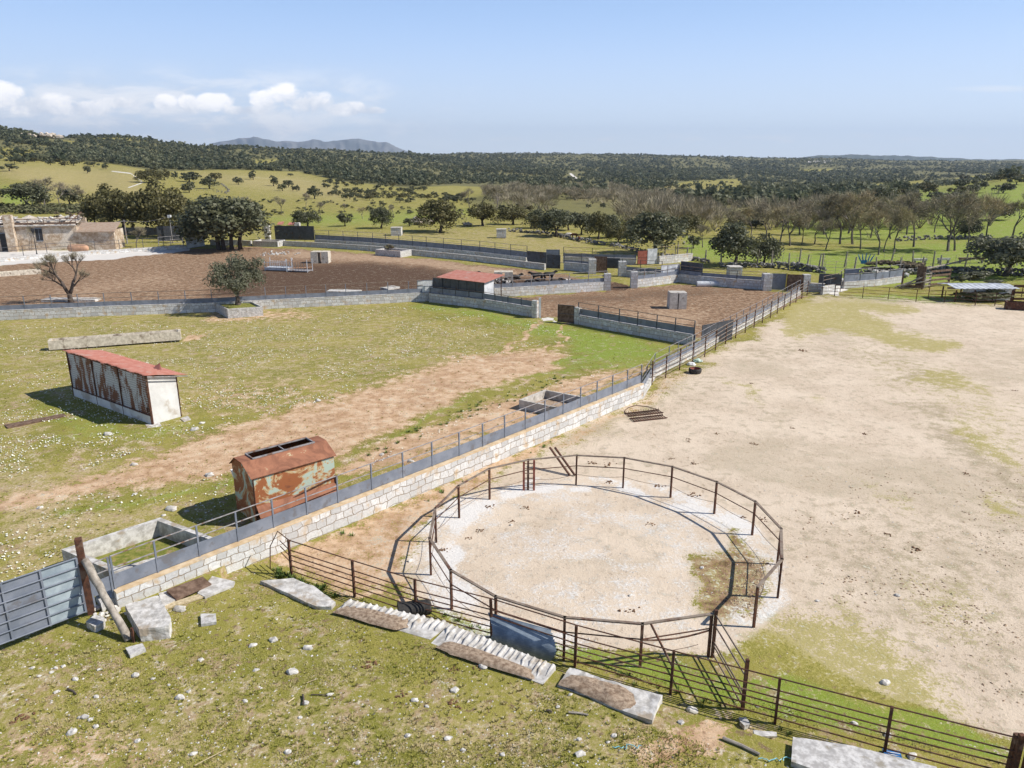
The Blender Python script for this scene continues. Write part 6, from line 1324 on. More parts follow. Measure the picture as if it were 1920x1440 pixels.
# ruined gate pillars with red sheets in the meadow
for x_, yb, yt, lb in ((503, 450, 416, 'left ruined stone pillar behind the black screen'), (560, 447, 414, 'right ruined stone pillar behind the black screen')):
    P_ = gt(x_, yb); o = rough_block('stone_pillar', [P_+Vector((-.5, -.4, 0)), P_+Vector((.5, -.4, 0)), P_+Vector((.5, .4, 0)), P_+Vector((-.5, .4, 0))], P_.z-.2, P_.z+3.1, 'limestone', x_, .12, 3, lb, 'pillar')
for x_, yb, w_, lb in ((525, 423, 12, 'smaller red sheet lying on the meadow slope'), (546, 424, 15, 'larger red sheet lying on the meadow slope')):
    P_ = gt(x_, yb); k = P_.y/FL; rt = None; b = MB(); W = w_*k; b.quad((-W/2, 0, .25), (W/2, -.5, .25), (W/2, 1.2, .9), (-W/2+.3, 1., .8)); b.quad((-W/2, 0, .22), (-W/2+.3, 1., .77), (W/2, 1.2, .87), (W/2, -.5, .22)); o = b.build('red_sheet', M['redroof'], None, P_); tag(o, lb, 'sheet')
b = MB(); b.box((0, 0, .1), (2.6, 1.2, .25), taper=.8); o = b.build('blue_tarpaulin', M['blueplastic'], None, gt(766, 458)); tag(o, 'small blue tarpaulin just beyond the corridor wall', 'tarpaulin')

# ================================================================ ANIMALS
def quad_mesh(name, mt, S=1., pose='stand', headdown=False, seed=0):
    """body as one skinned surface; x forward"""
    g = random.Random(seed); hb = .95*S if pose == 'stand' else .38*S
    vs = [(0, 0, hb), (-.45*S, 0, hb+.05*S), (-.72*S, 0, hb+.02*S), (.40*S, 0, hb), (.68*S, 0, hb+.08*S)]; rd = [.37, .34, .22, .36, .27]; ed = [(0, 1), (1, 2), (0, 3), (3, 4)]
    hd = [(.95*S, .0, hb+(.28 if not headdown else -.12)*S), (1.12*S, .03, hb+(.36 if not headdown else -.45)*S), (1.38*S, .05, hb+(.24 if not headdown else -.72)*S)]
    k = len(vs); vs += hd; rd += [.17, .14, .09]; ed += [(4, k), (k, k+1), (k+1, k+2)]
    for (x_, y_) in ((-.58, .2), (-.58, -.2), (.55, .18), (.55, -.18)):
        k = len(vs); j = 2 if x_ < 0 else 4; rear = x_ < 0
        if pose == 'stand':
            dx = g.uniform(-.08, .08); vs += [(x_*S, y_*S, hb-.22*S), ((x_+(.06 if rear else 0)+dx)*S, y_*S, .52*S), ((x_-(.07 if rear else 0)+dx)*S, y_*S, .27*S), ((x_+dx)*S, y_*S, .03)]; rd += [.17, .10, .065, .06]
        else:
            vs += [(x_*S, y_*1.4*S, .28*S), ((x_+.3)*S, y_*1.9*S, .12*S), ((x_+.05)*S, y_*2.2*S, .07*S), ((x_-.15)*S, y_*2.3*S, .05*S)]; rd += [.18, .09, .06, .05]
        ed += [(j if rear else 3, k), (k, k+1), (k+1, k+2), (k+2, k+3)]
    k = len(vs); vs += [(-.86*S, 0, hb), (-.92*S, 0, hb-.45*S)]; rd += [.05, .03]; ed += [(2, k), (k, k+1)]
    e_ = 6
    for sg in (-1, 1): k = len(vs); vs.append((1.08*S, sg*.2*S, hd[1][2]+.06*S)); rd.append(.05); ed.append((e_, k))
    me = bpy.data.meshes.new(name); me.from_pydata(vs, ed, []); me.materials.append(M[mt]); return me, rd
def animal(px, py, mt, S, pose, rz, label, name='cow', cat='cow', headdown=False, seed=0, group=None, z=None, M_=None):
    me, rd = quad_mesh(name, mt, S, pose, headdown, seed); p = G(px, py) if z is None else gt(px, py); o = link(name, me, None, p, rz)
    m = o.modifiers.new('skin', 'SKIN'); 
    sv = me.skin_vertices[0].data if me.skin_vertices else None
    if sv is None: me.attributes.new; 
    for i, r_ in enumerate(rd): me.skin_vertices[0].data[i].radius = (r_*S*.92, r_*S*(.78 if r_ > .2 else .92)); me.skin_vertices[0].data[i].use_root = (i == 0)
    o.modifiers.new('sub', 'SUBSURF').levels = 1; o.modifiers['sub'].render_levels = 2; m.use_smooth_shade = True
    tag(o, label, cat, group); return o
COWS = [(995, 533, 'black', 'lie', .2, 'black cow lying left of the group behind the railing'), (1008, 528, 'black', 'stand', 3.3, 'black cow standing at the left of the resting group', ), (1028, 527, 'black', 'stand', .3, 'black cow standing in the middle of the resting group'), (1022, 535, 'black', 'lie', 3.0, 'black cow lying at the front of the resting group'), (1038, 533, 'black', 'lie', .4, 'black cow lying at the right end of the resting group'),
        (1066, 532, 'piebald', 'lie', 3.1, 'black and white cow lying apart on the right'), (954, 535, 'piebald', 'lie', 3.2, 'black and white cow lying in front of the yellowish block'), (934, 533, 'piebald', 'lie', .2, 'black and white cow lying left of the yellowish block'), (964, 524, 'black', 'lie', .3, 'black cow lying behind the yellowish block'), (897, 523, 'piebald', 'lie', 3.1, 'spotted cow lying behind the red roof'), (884, 520, 'black', 'lie', .2, 'black cow lying behind the red roof, left of the spotted one')]
for i, (x_, y_, m_, ps, rz, lb) in enumerate(COWS): animal(x_, y_, m_, .95, ps, rz, lb, seed=i, group='cattle in the brown paddock')
animal(1066, 446, 'whitehide', .85, 'stand', .1, 'white horse grazing under the meadow oaks', 'horse', 'horse', True, 1, 'grazing horses', 1); animal(1077, 447, 'chestnut', .85, 'stand', 2.9, 'chestnut horse grazing next to the white horse', 'horse', 'horse', True, 2, 'grazing horses', 1); animal(1086, 452, 'chestnut', .75, 'stand', 1.7, 'smaller chestnut horse standing in front, facing away', 'horse', 'horse', True, 3, 'grazing horses', 1)

# ================================================================ RIGHT HAND YARD: dry stone walls, posts, pen, shelter
def drywall(px, H, label, seed, n=None, th=.8, mt='darkstone', wpx=None):
    P = zpts([(q.x, q.y) for q in gl_(px)]); L = sum((b_-a).length for a, b_ in zip(P[:-1], P[1:])); n = n or int(L*H*16)
    def f(g):
        s = g.random()*L
        for a, b_ in zip(P[:-1], P[1:]):
            l = (b_-a).length
            if s <= l: break
            s -= l
        p = a.lerp(b_, min(1, s/l))-P[0]; hz_ = g.random()**.8*H; return p+Vector((g.gauss(0, .18)*th, g.gauss(0, .25)*th, hz_*.85*(.8+.3*mn.noise(Vector((p.x*.3, seed, 0)))))), g.uniform(.16, .36)
    o = lumps(n, f, seed, mt, 'dry_stone_wall'); o.location = P[0]; tag(o, label, 'wall'); return o
drywall([(1452, 502), (1500, 507), (1546, 511)], 1.3, 'dark dry stone wall right of the wide dark oak', 1)
drywall([(1350, 500), (1452, 502)], .9, 'low dark dry stone wall under the wide dark oak', 2)
drywall([(1585, 516), (1640, 517), (1730, 514), (1780, 511)], 1.2, 'dark dry stone wall with brush behind the wooden pen', 3)
drywall([(1780, 512), (1850, 514), (1940, 518)], 1.3, 'dark dry stone wall running under the big grey green tree', 4)
drywall([(955, 432), (1040, 438), (1100, 452), (1160, 462), (1230, 480)], 1.0, 'low stone wall along the line of meadow trees', 5, 320)
drywall([(330, 362), (395, 362), (425, 366), (430, 362), (415, 352)], 1.6, 'bent dry stone wall enclosing two oaks on the hillside', 6, 150)
drywall([(1680, 452), (1760, 449), (1850, 452)], 1.1, 'dark dry stone wall behind the bare grove', 7, 120)
drywall([(1230, 480), (1290, 486), (1330, 492)], .8, 'tumbled stones at the foot of the large dark round oak', 8, 70)
def posts(lst, H, label, cat='post', lean=.05, mt='wood', name='fence_post', group='wooden fence posts'):
    b = MB(); b.tube([(0, 0, -.3), (0, 0, H*.5), (.03, 0, H)], [.13, .12, .10], 7); me = b.mesh(name, M[mt])
    for i, (x_, y_) in enumerate(lst):
        p = G(x_, y_); o = link(name, me, None, p, random.random()*6); o.rotation_euler = (random.gauss(0, lean), random.gauss(0, lean), random.random()*6); tag(o, label, cat, group)
posts([(1478, 505), (1512, 508), (1534, 508), (1541, 505), (1498, 496), (1447, 500), (1419, 498)], 2.3, 'weathered wooden post in the dry stone wall right of the dark oak', group='posts right of the dark oak')
posts([(1583, 501), (1601, 513), (1643, 513), (1686, 514), (1726, 512), (1711, 500), (1670, 496), (1761, 510), (1749, 500), (1808, 505)], 2.3, 'weathered wooden post of the wire fence behind the wooden pen', lean=.08, group='posts behind the wooden pen')
posts([(1227, 468), (1247, 474), (1270, 476), (1322, 492), (1352, 498), (1287, 486)], 1.9, 'thin wooden post near the large dark round oak', group='posts near the round oak')
for x1, x2, y_, lb in ((1586, 1725, 498, 'wire fence strung between the wooden posts behind the pen'), (1735, 1900, 500, 'wire and rail fence continuing right behind the pen'), (1440, 1545, 500, 'wire mesh fence right of the wide dark oak'), (1546, 1585, 513, 'low wire gate between the two dry stone walls')):
    fence('wire_fence', lb, 'fence', zpts([(p.x, p.y) for p in gl_([(x1, y_), ((x1+x2)/2, y_), (x2, y_)])]), 1.7, [1., .75, .5, .25], 2.2, pw=.05, rw=.013, mp='rail', round_=True)
for x_, y_, w_, lb in ((1712, 496, 24, 'white trough right of centre behind the wire fence'), (1757, 495, 22, 'short white trough beside a leaning post'), (1797, 494, 46, 'long dark beam trough at the right behind the wire fence')):
    p = G(x_, y_); b = MB(); W = w_/FL*p.y; rt = empty('raised_trough', p, 0, lb, 'trough'); b.box((W/2, 0, .75), (W, .5, .3)); b.build('trough', M['limestone' if w_ < 40 else 'brownwood'], rt); b = MB(); b.box((.2, 0, .3), (.15, .4, .7)); b.box((W-.2, 0, .3), (.15, .4, .7)); b.build('legs', M['wood'], rt)
p = G(1622, 499); b = MB()
for k in range(5): a = k*.7; b.tube([(-1.2+k*.6, 0, 1.9-abs(k-2)*.1), (-.9+k*.45, .1, 1.1), (-.4+k*.25, .1, .3)], [.04, .10, .06], 5)
b.box((-.2, .1, .6), (.9, .05, .5)); o = b.build('blue_net', M['blueplastic'], None, p); tag(o, 'bright blue plastic net hanging on the wire fence', 'net')
V, Fc = crown_np(77, 1200, .05, blobs_for(77, 1., .8, 0, 14), .8, .4); o = link('brush', npmesh('brush', V, Fc, M['brushbrown']), None, G(1672, 512), 0, (9, 3, 2.6)); tag(o, 'brown leafless brush growing along the dry stone wall', 'bush')
# pen of boards
def boardfence(label, a, b_, H, nb, mt='brownwood', name='board_fence', bh=.24):
    rt = empty(name, a, 0, label, 'fence'); d = b_-a; d.z = 0; n_ = max(1, round(d.length/3))
    for k in range(n_+1): b = MB(); b.box(d*k/n_+U*H/2, (.16, .16, H+.1)); b.build('post', M[mt], rt)
    for k in range(nb): b = MB(); b.beam(Vector((0, -.1, 0))+U*(.3+k*(H-.4)/max(1, nb-1)), d+Vector((0, -.1, 0))+U*(.3+k*(H-.4)/max(1, nb-1)), .05, bh); b.build('board', M[mt], rt)
    return rt
boardfence('brown board fence of the wooden pen, right section', G(1742, 538), G(1778, 534), 2.0, 4)
boardfence('brown pen section with an open lower half', G(1690, 540), G(1728, 542), 1.9, 1, bh=.3)
solid_panel('solid_panel', 'dark solid board panel of the wooden pen', G(1716, 538), G(1731, 540), 2.6, 'brownwood', .1)
boardfence('pale ladder like gate of the wooden pen', G(1731, 541), G(1742, 539), 1.9, 5, 'wood', 'pen_gate', .12)
b = MB(); b.tube([(0, 0, .3), (3.5, -.5, 1.0)], .12); b.tube([(0, .4, .1), (3.2, .3, 1.3)], .1); b.tube([(.5, .2, 0), (2.2, -.8, 1.5)], .1); o = b.build('timber_pile', M['wood'], None, G(1681, 541)); tag(o, 'grey timbers leaning at the left end of the wooden pen', 'timber')
lumps_o = lumps(26, lambda g: (Vector((g.uniform(-2.2, 2.2), g.uniform(-.6, .6), .25+g.random()*.5)), g.uniform(.2, .5)), 12, 'limestone', 'rubble_heap'); lumps_o.location = G(1670, 520); tag(lumps_o, 'heap of pale rubble above the whitish wall', 'rubble')
b = MB(); b.tube([(0, 0, 1.2), (9, 4, 2.2)], .13); o = b.build('log', M['wood'], None, G(1735, 521)); tag(o, 'long pale log lying across the dry stone wall', 'log')
V, Fc = crown_np(78, 900, .05, blobs_for(78, 1., .8, 0, 12), .8, .4); o = link('bush', npmesh('bush', V, Fc, M['olive']), None, G(1822, 533), 0, (8, 3, 2.4)); tag(o, 'grey green bramble left of the tin roofed shelter', 'bush')
# tin roof shelter
a = G(1790, 566); c = G(1895, 566); L = (c-a).length; rt = empty('tin_roof_shelter', a, 0, 'low feed shelter with a pale corrugated tin roof beyond the far pipe fence', 'shelter'); H = HT(1790, 566, 544)
b = MB()
for k in range(4):
    for y_ in (0, 2.6): b.box((L*k/3, y_, H/2), (.12, .12, H))
b.build('posts', M['rust'], rt)
V = []; Fq = []; n_ = 96
for i in range(n_+1):
    for j in (0, 1, 2): V.append((-.4+(L+.8)*i/n_, -.5+1.9*j, H+.25+(.22 if j == 1 else 0)+.03*math.sin(i*math.pi/4)))
for i in range(n_):
    for j in (0, 1): Fq.append((3*i+j, 3*i+3+j, 3*i+4+j, 3*i+1+j))
me = npmesh('roof', V, Fq, M['galv']); ro = link('roof', me, rt); ro.modifiers.new('th', 'SOLIDIFY').thickness = .03
b = MB(); b.box((L*.43, 1.2, .75), (1.7, 1.4, 1.3)); b.box((L*.86, 1.2, .75), (2.8, 1.4, 1.3)); b.build('tanks', M['whitebag'], rt); b = MB(); b.box((L*.2, 2., 1.2), (L*.36, .1, .25)); b.box((L*.64, 2.4, 1.3), (L*.2, .1, .3)); b.build('boards', M['straw'], rt)
V, Fc = crown_np(79, 1500, .045, blobs_for(79, 1., .8, 0, 16), .8, .4); o = link('bush', npmesh('bush', V, Fc, M['shrub']), None, G(1845, 566), 0, (8.5, 2, 1.9)); tag(o, 'low green shrubs growing in front of the tin roofed shelter', 'bush')
boardfence('rusty rail pen at the far right edge beyond the arena', G(1898, 565), G(1990, 566), 1.8, 3, 'rust')
fence('pipe_fence', 'railing of thin rusty pipes between the tin shelter and the green strip', 'fence', zpts([(p.x, p.y) for p in gl_([(1740, 560), (1800, 558), (1870, 556), (1960, 558)])]), 1.4, [1., .6, .3], 3., pw=.06, rw=.02, mp='rust')
# planter bush
V, Fc = crown_np(80, 500, .06, blobs_for(80, 1., .8, 0, 10), .9, .4); o = link('bush', npmesh('bush', V, Fc, M['brushbrown']), None, G(728, 478)+Vector((0, 1.2, .7)), 0, (2.2, 1.6, 1.3)); tag(o, 'dry brown bush growing in the stone planter by the corridor', 'bush')

# ================================================================ STONES, DUNG, LITTER
import bmesh as _bm
STN = []
for i in range(7):
    bm = _bm.new(); _bm.ops.create_icosphere(bm, subdivisions=2, radius=1)
    for v in bm.verts: v.co = Vector((v.co.x*1.25, v.co.y*.85, v.co.z*.6)); v.co += mn.noise_vector(v.co*1.1+Vector((i*9, 0, 0)))*.42
    me = bpy.data.meshes.new('stone'); bm.to_mesh(me); bm.free(); me.materials.append(M['stone']); STN.append(me)
LIT = [(61, 893, 4), (84, 895, 4), (97, 900, 5), (104, 893, 5), (118, 890, 5), (188, 896, 5), (141, 914, 7), (254, 907, 8), (287, 913, 5), (317, 925, 5), (180, 947, 5), (206, 976, 7), (337, 949, 9), (355, 943, 5), (334, 960, 4), (459, 955, 6), (150, 1023-60, 6), (158, 1027, 8), (170, 1031, 5), (135, 1054, 0), (258, 1070, 5), (363, 1070, 6)]
# (x, y, half width) measured in the photo
ST_ = [(61, 1253, 5), (74, 1268, 5), (97, 1261, 5), (104, 1253, 5), (119, 1250, 5), (187, 1256, 5), (141, 1274, 7), (254, 1267, 9), (287, 1273, 5), (317, 1285, 4), (337, 1309, 10), (354, 1297, 5), (338, 1321, 4), (459, 1315, 6), (135, 1374, 11), (160, 1345, 9), (170, 1350, 6), (149, 1346, 5), (180, 1363, 6), (107, 1298, 6), (180, 1307, 6), (258, 1390, 7), (363, 1414, 8), (540, 1411, 8), (474, 1211, 8), (513, 1201, 9), (578, 1216, 10), (547, 1261, 12), (573, 1319, 8), (618, 1303, 7), (563, 1346, 5), (480, 1257, 6), (377, 1238, 6), (338, 1144, 13), (899, 1222, 9), (885, 1227, 7), (906, 1238, 9), (906, 1251, 10), (1007, 1251, 9), (853, 1295, 9), (778, 1314, 8), (800, 1325, 5), (764, 1380, 7), (840, 1385, 9), (942, 1416, 6), (868, 1407, 6), (671, 1431, 6), (1088, 1415, 11), (1085, 1387, 6), (1151, 1380, 7), (1140, 1392, 5), (1298, 1334, 12), (1069, 1303, 5), (1277, 1355, 7), (1394, 1352, 10), (1601, 1357, 7), (1664, 1379, 9), (1421, 1325, 5), (1660, 1281, 10), (1710, 1419, 11), (1046, 1326, 5), (1183, 1117, 5),
       (202, 815, 9), (365, 806, 9), (379, 794, 6), (597, 752, 6), (251, 872, 7), (393, 892, 9), (322, 956, 12), (350, 959, 5), (75, 953, 7), (253, 927, 5), (307, 1027-60, 5), (770, 866, 7), (716, 853, 5), (770, 1052, 6), (958, 985, 4), (1316, 1065, 5), (1533, 1127, 5), (1682, 1117, 6), (70, 1157, 0)]
for i, (x_, y_, r_) in enumerate(ST_):
    if r_ == 0: continue
    u_, v_, z_ = GT(x_, y_); p = Vector((u_[0], v_[0], z_[0])); s_ = r_*.78/FL*(p.y*cp+(CAMH-p.z)*sp_); o = link('stone', STN[i % 7], None, p+U*s_*.2, random.uniform(-.5, .5), s_)
    fg = y_ > 1190; tag(o, 'loose pale stone lying on the mossy foreground' if fg else 'loose pale stone lying on the pasture or sand', 'stone', 'loose stones in the foreground' if fg else 'loose stones on pasture and sand')
for px_, z0_, z1_, lb in (([(161, 1165), (178, 1151), (196, 1158), (193, 1167), (176, 1174)], .4, .66, 'square stone beside the foot of the rusty gate post'), ([(236, 1214), (267, 1206), (273, 1216), (243, 1229)], .4, .52, 'flat grey stone by the foot of the leaning pole'), ([(376, 1151), (404, 1150), (406, 1166), (377, 1170)], .4, .5, 'square white tile with rust coloured dung on it'), ([(178, 1113), (205, 1100), (216, 1118), (190, 1132)], .4, .75, 'grey boulder in the gap of the broken wall end'),
                        ([(1387, 1352), (1398, 1345), (1406, 1356), (1396, 1361)], .0, .14, 'grey square stone under the lower pipe fence'), ([(1411, 1369), (1456, 1372), (1457, 1380), (1416, 1382)], .1, .16, 'flat pale slab fragment above the cracked slab')):
    slab('stone_piece', px_, z0_, z1_, 'granite', lb, 'stone', .02, 2, px_[0][0])
lumps(18, lambda g: (Vector((g.uniform(-.7, .8), g.uniform(-.5, .4), .05)), g.uniform(.06, .15)), 21, 'stone', 'rubble_heap').location = G(197, 1150, .45); tag(bpy.data.objects['rubble_heap.001'], 'small heap of rubble stones between the gate post and the leaning pole', 'rubble')
o = lumps(70, lambda g: (Vector((g.gauss(0, 1.5), g.gauss(0, 1.4), .05)), g.uniform(.08, .22)), 22, 'limestone', 'rubble_heap'); o.location = G(520, 476); tag(o, 'scatter of white rubble right of the oak clump in the brown paddock', 'rubble')
P_ = G(880, 0+418); 
pt = gt(793, 422); o = lumps(22, lambda g: (Vector((g.gauss(0, 1.6), g.gauss(0, 1.), .5+g.random()*.9)), g.uniform(.4, 1.1)), 23, 'rockpale', 'boulders'); o.location = pt; tag(o, 'cluster of pale boulders left of the olive green meadow oak', 'boulders')
pt = gt(878, 424); o = lumps(5, lambda g: (Vector((g.gauss(0, .7), g.gauss(0, .5), .5)), g.uniform(.4, .9)), 24, 'rockpale', 'boulders'); o.location = pt; tag(o, 'pale boulder right of the olive green meadow oak', 'boulders')
o = lumps(60, lambda g: (Vector((g.uniform(-34, 30), g.uniform(-12, 12), g.uniform(0, 3))), g.uniform(1.2, 4.)), 25, 'rockpale', 'rock_outcrop'); o.location = gt(55, 256) or Vector((-500, 800, 40)); tag(o, 'pale rocky outcrop on the upper left ridge', 'rocks', None, None)
# dung heaps: small groups of clods
DG = [(987, 914+38, 10), (917, 951, 13), (961, 978, 9), (900, 995, 10), (1219, 983, 10), (831, 1031, 11), (1140, 888-17, 14), (1110, 868, 10), (1140, 904, 11), (1237, 911, 12), (1183, 1145, 16), (1715, 1031, 15), (1612, 963, 13), (1610, 1005, 0), (1500, 963, 0), (1300, 928, 12), (1410, 832, 7), (1417, 833, 8), (1343, 813, 7), (1485, 803, 7), (1622, 814, 8), (1812, 889, 10), (1664, 1002, 9), (1810, 1167, 11), (1432, 954+20, 10), (1395, 970, 8), (1260, 860, 7), (1300, 870, 9), (1292, 832-8, 6), (1410, 719, 6), (1440, 1057, 9), (1290, 827, 6), (1320, 1012, 0), (1505, 657, 11), (1902, 732, 6),
      (40, 1345, 30), (395, 1165, 10), (700, 1245, 0), (852, 1322, 22), (850, 1257, 14), (895, 1252, 12), (693, 1248, 20), (500, 1205, 0), (735, 1165, 14), (563, 1118, 12), (750, 1300, 14), (233, 853, 8), (1385, 860, 0), (880, 1010, 8)]
for i, (x_, y_, r_) in enumerate(DG):
    if r_ == 0: continue
    u_, v_, z_ = GT(x_, y_); p = Vector((u_[0], v_[0], z_[0])); s_ = r_/FL*(p.y*cp+(CAMH-p.z)*sp_)
    o = lumps(14, lambda g: (Vector((g.gauss(0, .42)*s_, g.gauss(0, .38)*s_, .01)), s_*g.uniform(.06, .2)), 100+i, 'dung', 'dung_pile'); o.location = p; fg = y_ > 1190 or x_ < 760; tag(o, 'crumbled brown dung on the mossy foreground grass' if fg else 'crumbled brown dung on the pale sand', 'dung', 'dung on the grass' if fg else 'dung on the sand')
def stick(x1, y1, x2, y2, r_, mt, label, z=.42, name='stick'):
    a, c = G(x1, y1, z), G(x2, y2, z); b = MB(); b.tube([U*r_, (c-a)*.5+U*r_+Vector((.02, .02, 0)), c-a+U*r_], [r_, r_*.95, r_*.8], 6); o = b.build(name, M[mt], None, a); tag(o, label, 'stick')
stick(1355, 1386, 1424, 1417, .045, 'wood', 'long pale plank lying right of the bare earth patch'); stick(1066, 1337, 1103, 1342, .03, 'wood', 'short grey branch below the wedge shaped slab'); stick(1024, 1333, 1035, 1337, .03, 'bark', 'tiny dark stick left of the grey branch'); stick(127, 1293, 143, 1303, .03, 'bark', 'short dark stick among the stones at lower left')
stick(568, 1304, 568, 1322, .03, 'bark', 'small dark upright stick by a pale stone', z=.42); stick(540, 1318, 552, 1309, .02, 'straw', 'small pale stick near the middle of the foreground'); slab('metal_strip', [(8, 796), (120, 775), (124, 779), (14, 802)], .42, .50, 'brownwood', 'long rusty strip lying in the grass left of the shed', 'metal strip', .004, 1); stick(365, 1436, 425, 1405, .012, 'straw', 'thin dry curved twig at the bottom edge')
stick(583, 1303, 614, 1305, .015, 'bark', 'thin dark rod beside a white pebble'); stick(575, 1281, 596, 1273, .012, 'straw', 'thin straw stalk on the straw patch')
for x_, y_, lb in ((1150, 1402, 'tangled cyan twine on the grass below the wedge shaped slab'), (1424, 1425, 'tangled cyan twine at the end of the long pale plank')):
    a = G(x_, y_, .43); b = MB(); g = random.Random(x_); pts = [Vector((k*.055+g.uniform(-.04, .04), g.uniform(-.08, .08)+.05*math.sin(k), .02+g.random()*.03)) for k in range(22 if x_ > 1300 else 14)]; b.tube(pts, .012, 5); o = b.build('twine', M['cyan'], None, a); tag(o, lb, 'twine')
fan = slab('shed_footing', [(272, 795), (300, 793), (303, 799), (277, 802)], .42, .47, 'limestone', 'pale stone under the right corner of the red roofed shed', 'stone', .02); slab('shed_footing', [(338, 784), (352, 780), (358, 786), (345, 790)], .42, .5, 'limestone', 'pale stone at the back corner of the red roofed shed', 'stone', .02)

# ================================================================ GROUND COVER
def scatter_px(polys, n, seed):
    xs, ys = screen_scatter([(p, d) for p, d in polys], n, seed); X, Y, Z = [], [], []
    u = (xs-960)/FL; v = (ys-720)/FL
    Zt = np.zeros_like(xs)
    for _ in range(3): k = (CAMH-Zt)/(sp_+v*cp); X = k*u; Y = k*(cp-v*sp_); Zt = ht(X, Y)
    return X, Y, Zt
gg = np.random.default_rng(50)
PAST = [(0, 605), (400, 592), (800, 568), (1010, 602), (1290, 652), (1160, 720), (900, 820), (640, 935), (220, 1100), (0, 1190)]
# daisies in drifts
X, Y, Z = scatter_px([([(0, 605), (430, 600), (800, 572), (1010, 605), (1100, 640), (1000, 650), (820, 690), (640, 745), (420, 800), (0, 930)], 1.), ([(640, 900), (760, 820), (980, 720), (1100, 690), (1270, 655), (1180, 690), (900, 780)], .15), ([(0, 930), (430, 880), (430, 960), (0, 1150)], .05)], 26000, 51)
dn = fbm(X/3.2, Y/2.2, 4, 60); ok = dn+gg.normal(size=len(X))*.05 > .525; X, Y, Z = X[ok], Y[ok], Z[ok]; n_ = len(X); s_ = gg.uniform(.018, .055, n_)*np.maximum(1, Y/55.); print('daisies', n_)
off = np.array([(math.cos(a), math.sin(a)) for a in (0, 1.57, 3.14, 4.71)]); V = np.zeros((n_, 4, 3)); V[..., 0] = X[:, None]+off[None, :, 0]*s_[:, None]; V[..., 1] = Y[:, None]+off[None, :, 1]*s_[:, None]; V[..., 2] = (Z+.05)[:, None]+gg.normal(size=(n_, 4))*.02
M['daisy'] = simple('daisy_petals', (.66, .66, .52), (.80, .80, .74), 2, .7, .0, world=True)
o = link('daisies', npmesh('daisies', V.reshape(-1, 3), np.arange(4*n_).reshape(-1, 4), M['daisy'])); tag(o, 'small white flowers speckling the green pasture', 'flowers', None, 'stuff')
# short grass
X, Y, Z = scatter_px([([(0, 1200), (150, 1160), (480, 1075), (640, 1150), (1040, 1290), (1240, 1370), (1500, 1440), (0, 1440)], 1.6), ([(430, 1090), (620, 1095), (1050, 1240), (1500, 1370), (1900, 1440), (1500, 1320), (1240, 1270), (900, 1190)], .9), (PAST, .8)], 70000, 52)
dn = fbm(X/1.1, Y/1.1, 4, 61); ok = dn+gg.normal(size=len(X))*.08 > .50; X, Y, Z = X[ok], Y[ok], Z[ok]; n_ = len(X); print('grass', n_)
a = gg.uniform(0, 6.28, n_); h_ = gg.uniform(.02, .055, n_)*np.maximum(1, Y/40); wb = h_*.36; V = np.zeros((n_, 3, 3)); V[:, 0, 0] = X-np.cos(a)*wb; V[:, 0, 1] = Y-np.sin(a)*wb; V[:, 1, 0] = X+np.cos(a)*wb; V[:, 1, 1] = Y+np.sin(a)*wb; V[:, :2, 2] = Z[:, None]-.01
V[:, 2, 0] = X+gg.normal(size=n_)*h_*.6; V[:, 2, 1] = Y+gg.normal(size=n_)*h_*.6; V[:, 2, 2] = Z+h_
def f_blade(t, b):
    g = nd(t, 'ShaderNodeNewGeometry'); c = mix(t, g.outputs['Random Per Island'], (.20, .22, .035), (.37, .335, .09)); return mix(t, sst(t, noi(t, g.outputs['Position'], .6, 4), .5, .62), c, (.44, .37, .19))
M['blade'] = mat('grass_blades', f_blade, .8, .2)
o = link('grass', npmesh('grass', V.reshape(-1, 3), np.arange(3*n_).reshape(-1, 3), M['blade'])); tag(o, 'short sparse grass growing over the pasture and the mossy foreground', 'grass', None, 'stuff')
# pebbles and clods
def lumpfield(name, polys, n, seed, smin, smax, mt, label, cat, nz=None):
    X, Y, Z = scatter_px(polys, n, seed)
    if nz: dn = fbm(X/nz[0], Y/nz[0], 4, seed)+gg.normal(size=len(X))*.05; ok = dn > nz[1]; X, Y, Z = X[ok], Y[ok], Z[ok]
    oc = np.array([(1, 0, 0), (0, 1, 0), (-1, 0, 0), (0, -1, 0), (.1, .1, .7), (0, 0, -.5)], float); fc = np.array([(0, 1, 4), (1, 2, 4), (2, 3, 4), (3, 0, 4), (1, 0, 5), (2, 1, 5), (3, 2, 5), (0, 3, 5)])
    T = [(oc*gg.uniform(.6, 1.3, (6, 1))*np.array([1, gg.uniform(.6, 1), gg.uniform(.5, .9)]), fc) for _ in range(6)]
    s = smin+(smax-smin)*gg.random(len(X))**3; V, Fc, _ = replicate(np.stack([X, Y, Z], 1), s, s, T, seed)
    o = link(name, npmesh(name, V, Fc, M[mt])); tag(o, label, cat, None, 'stuff')
lumpfield('pebbles', [([(0, 1170), (480, 1075), (640, 1150), (1240, 1370), (1500, 1440), (0, 1440)], 1.), (PAST, .35), ([(700, 1100), (1200, 1230), (1450, 1150), (1450, 1040), (1200, 930), (900, 950)], .35), ([(1000, 840), (1300, 690), (1900, 620), (1900, 1300), (1480, 1140)], .5)], 3600, 71, .012, .055, 'stone', 'small pebbles strewn over grass and sand', 'pebbles')
M['clod'] = simple('earth_clods', (.22, .15, .10), (.42, .31, .21), 8, .95, .4, .02, world=True)
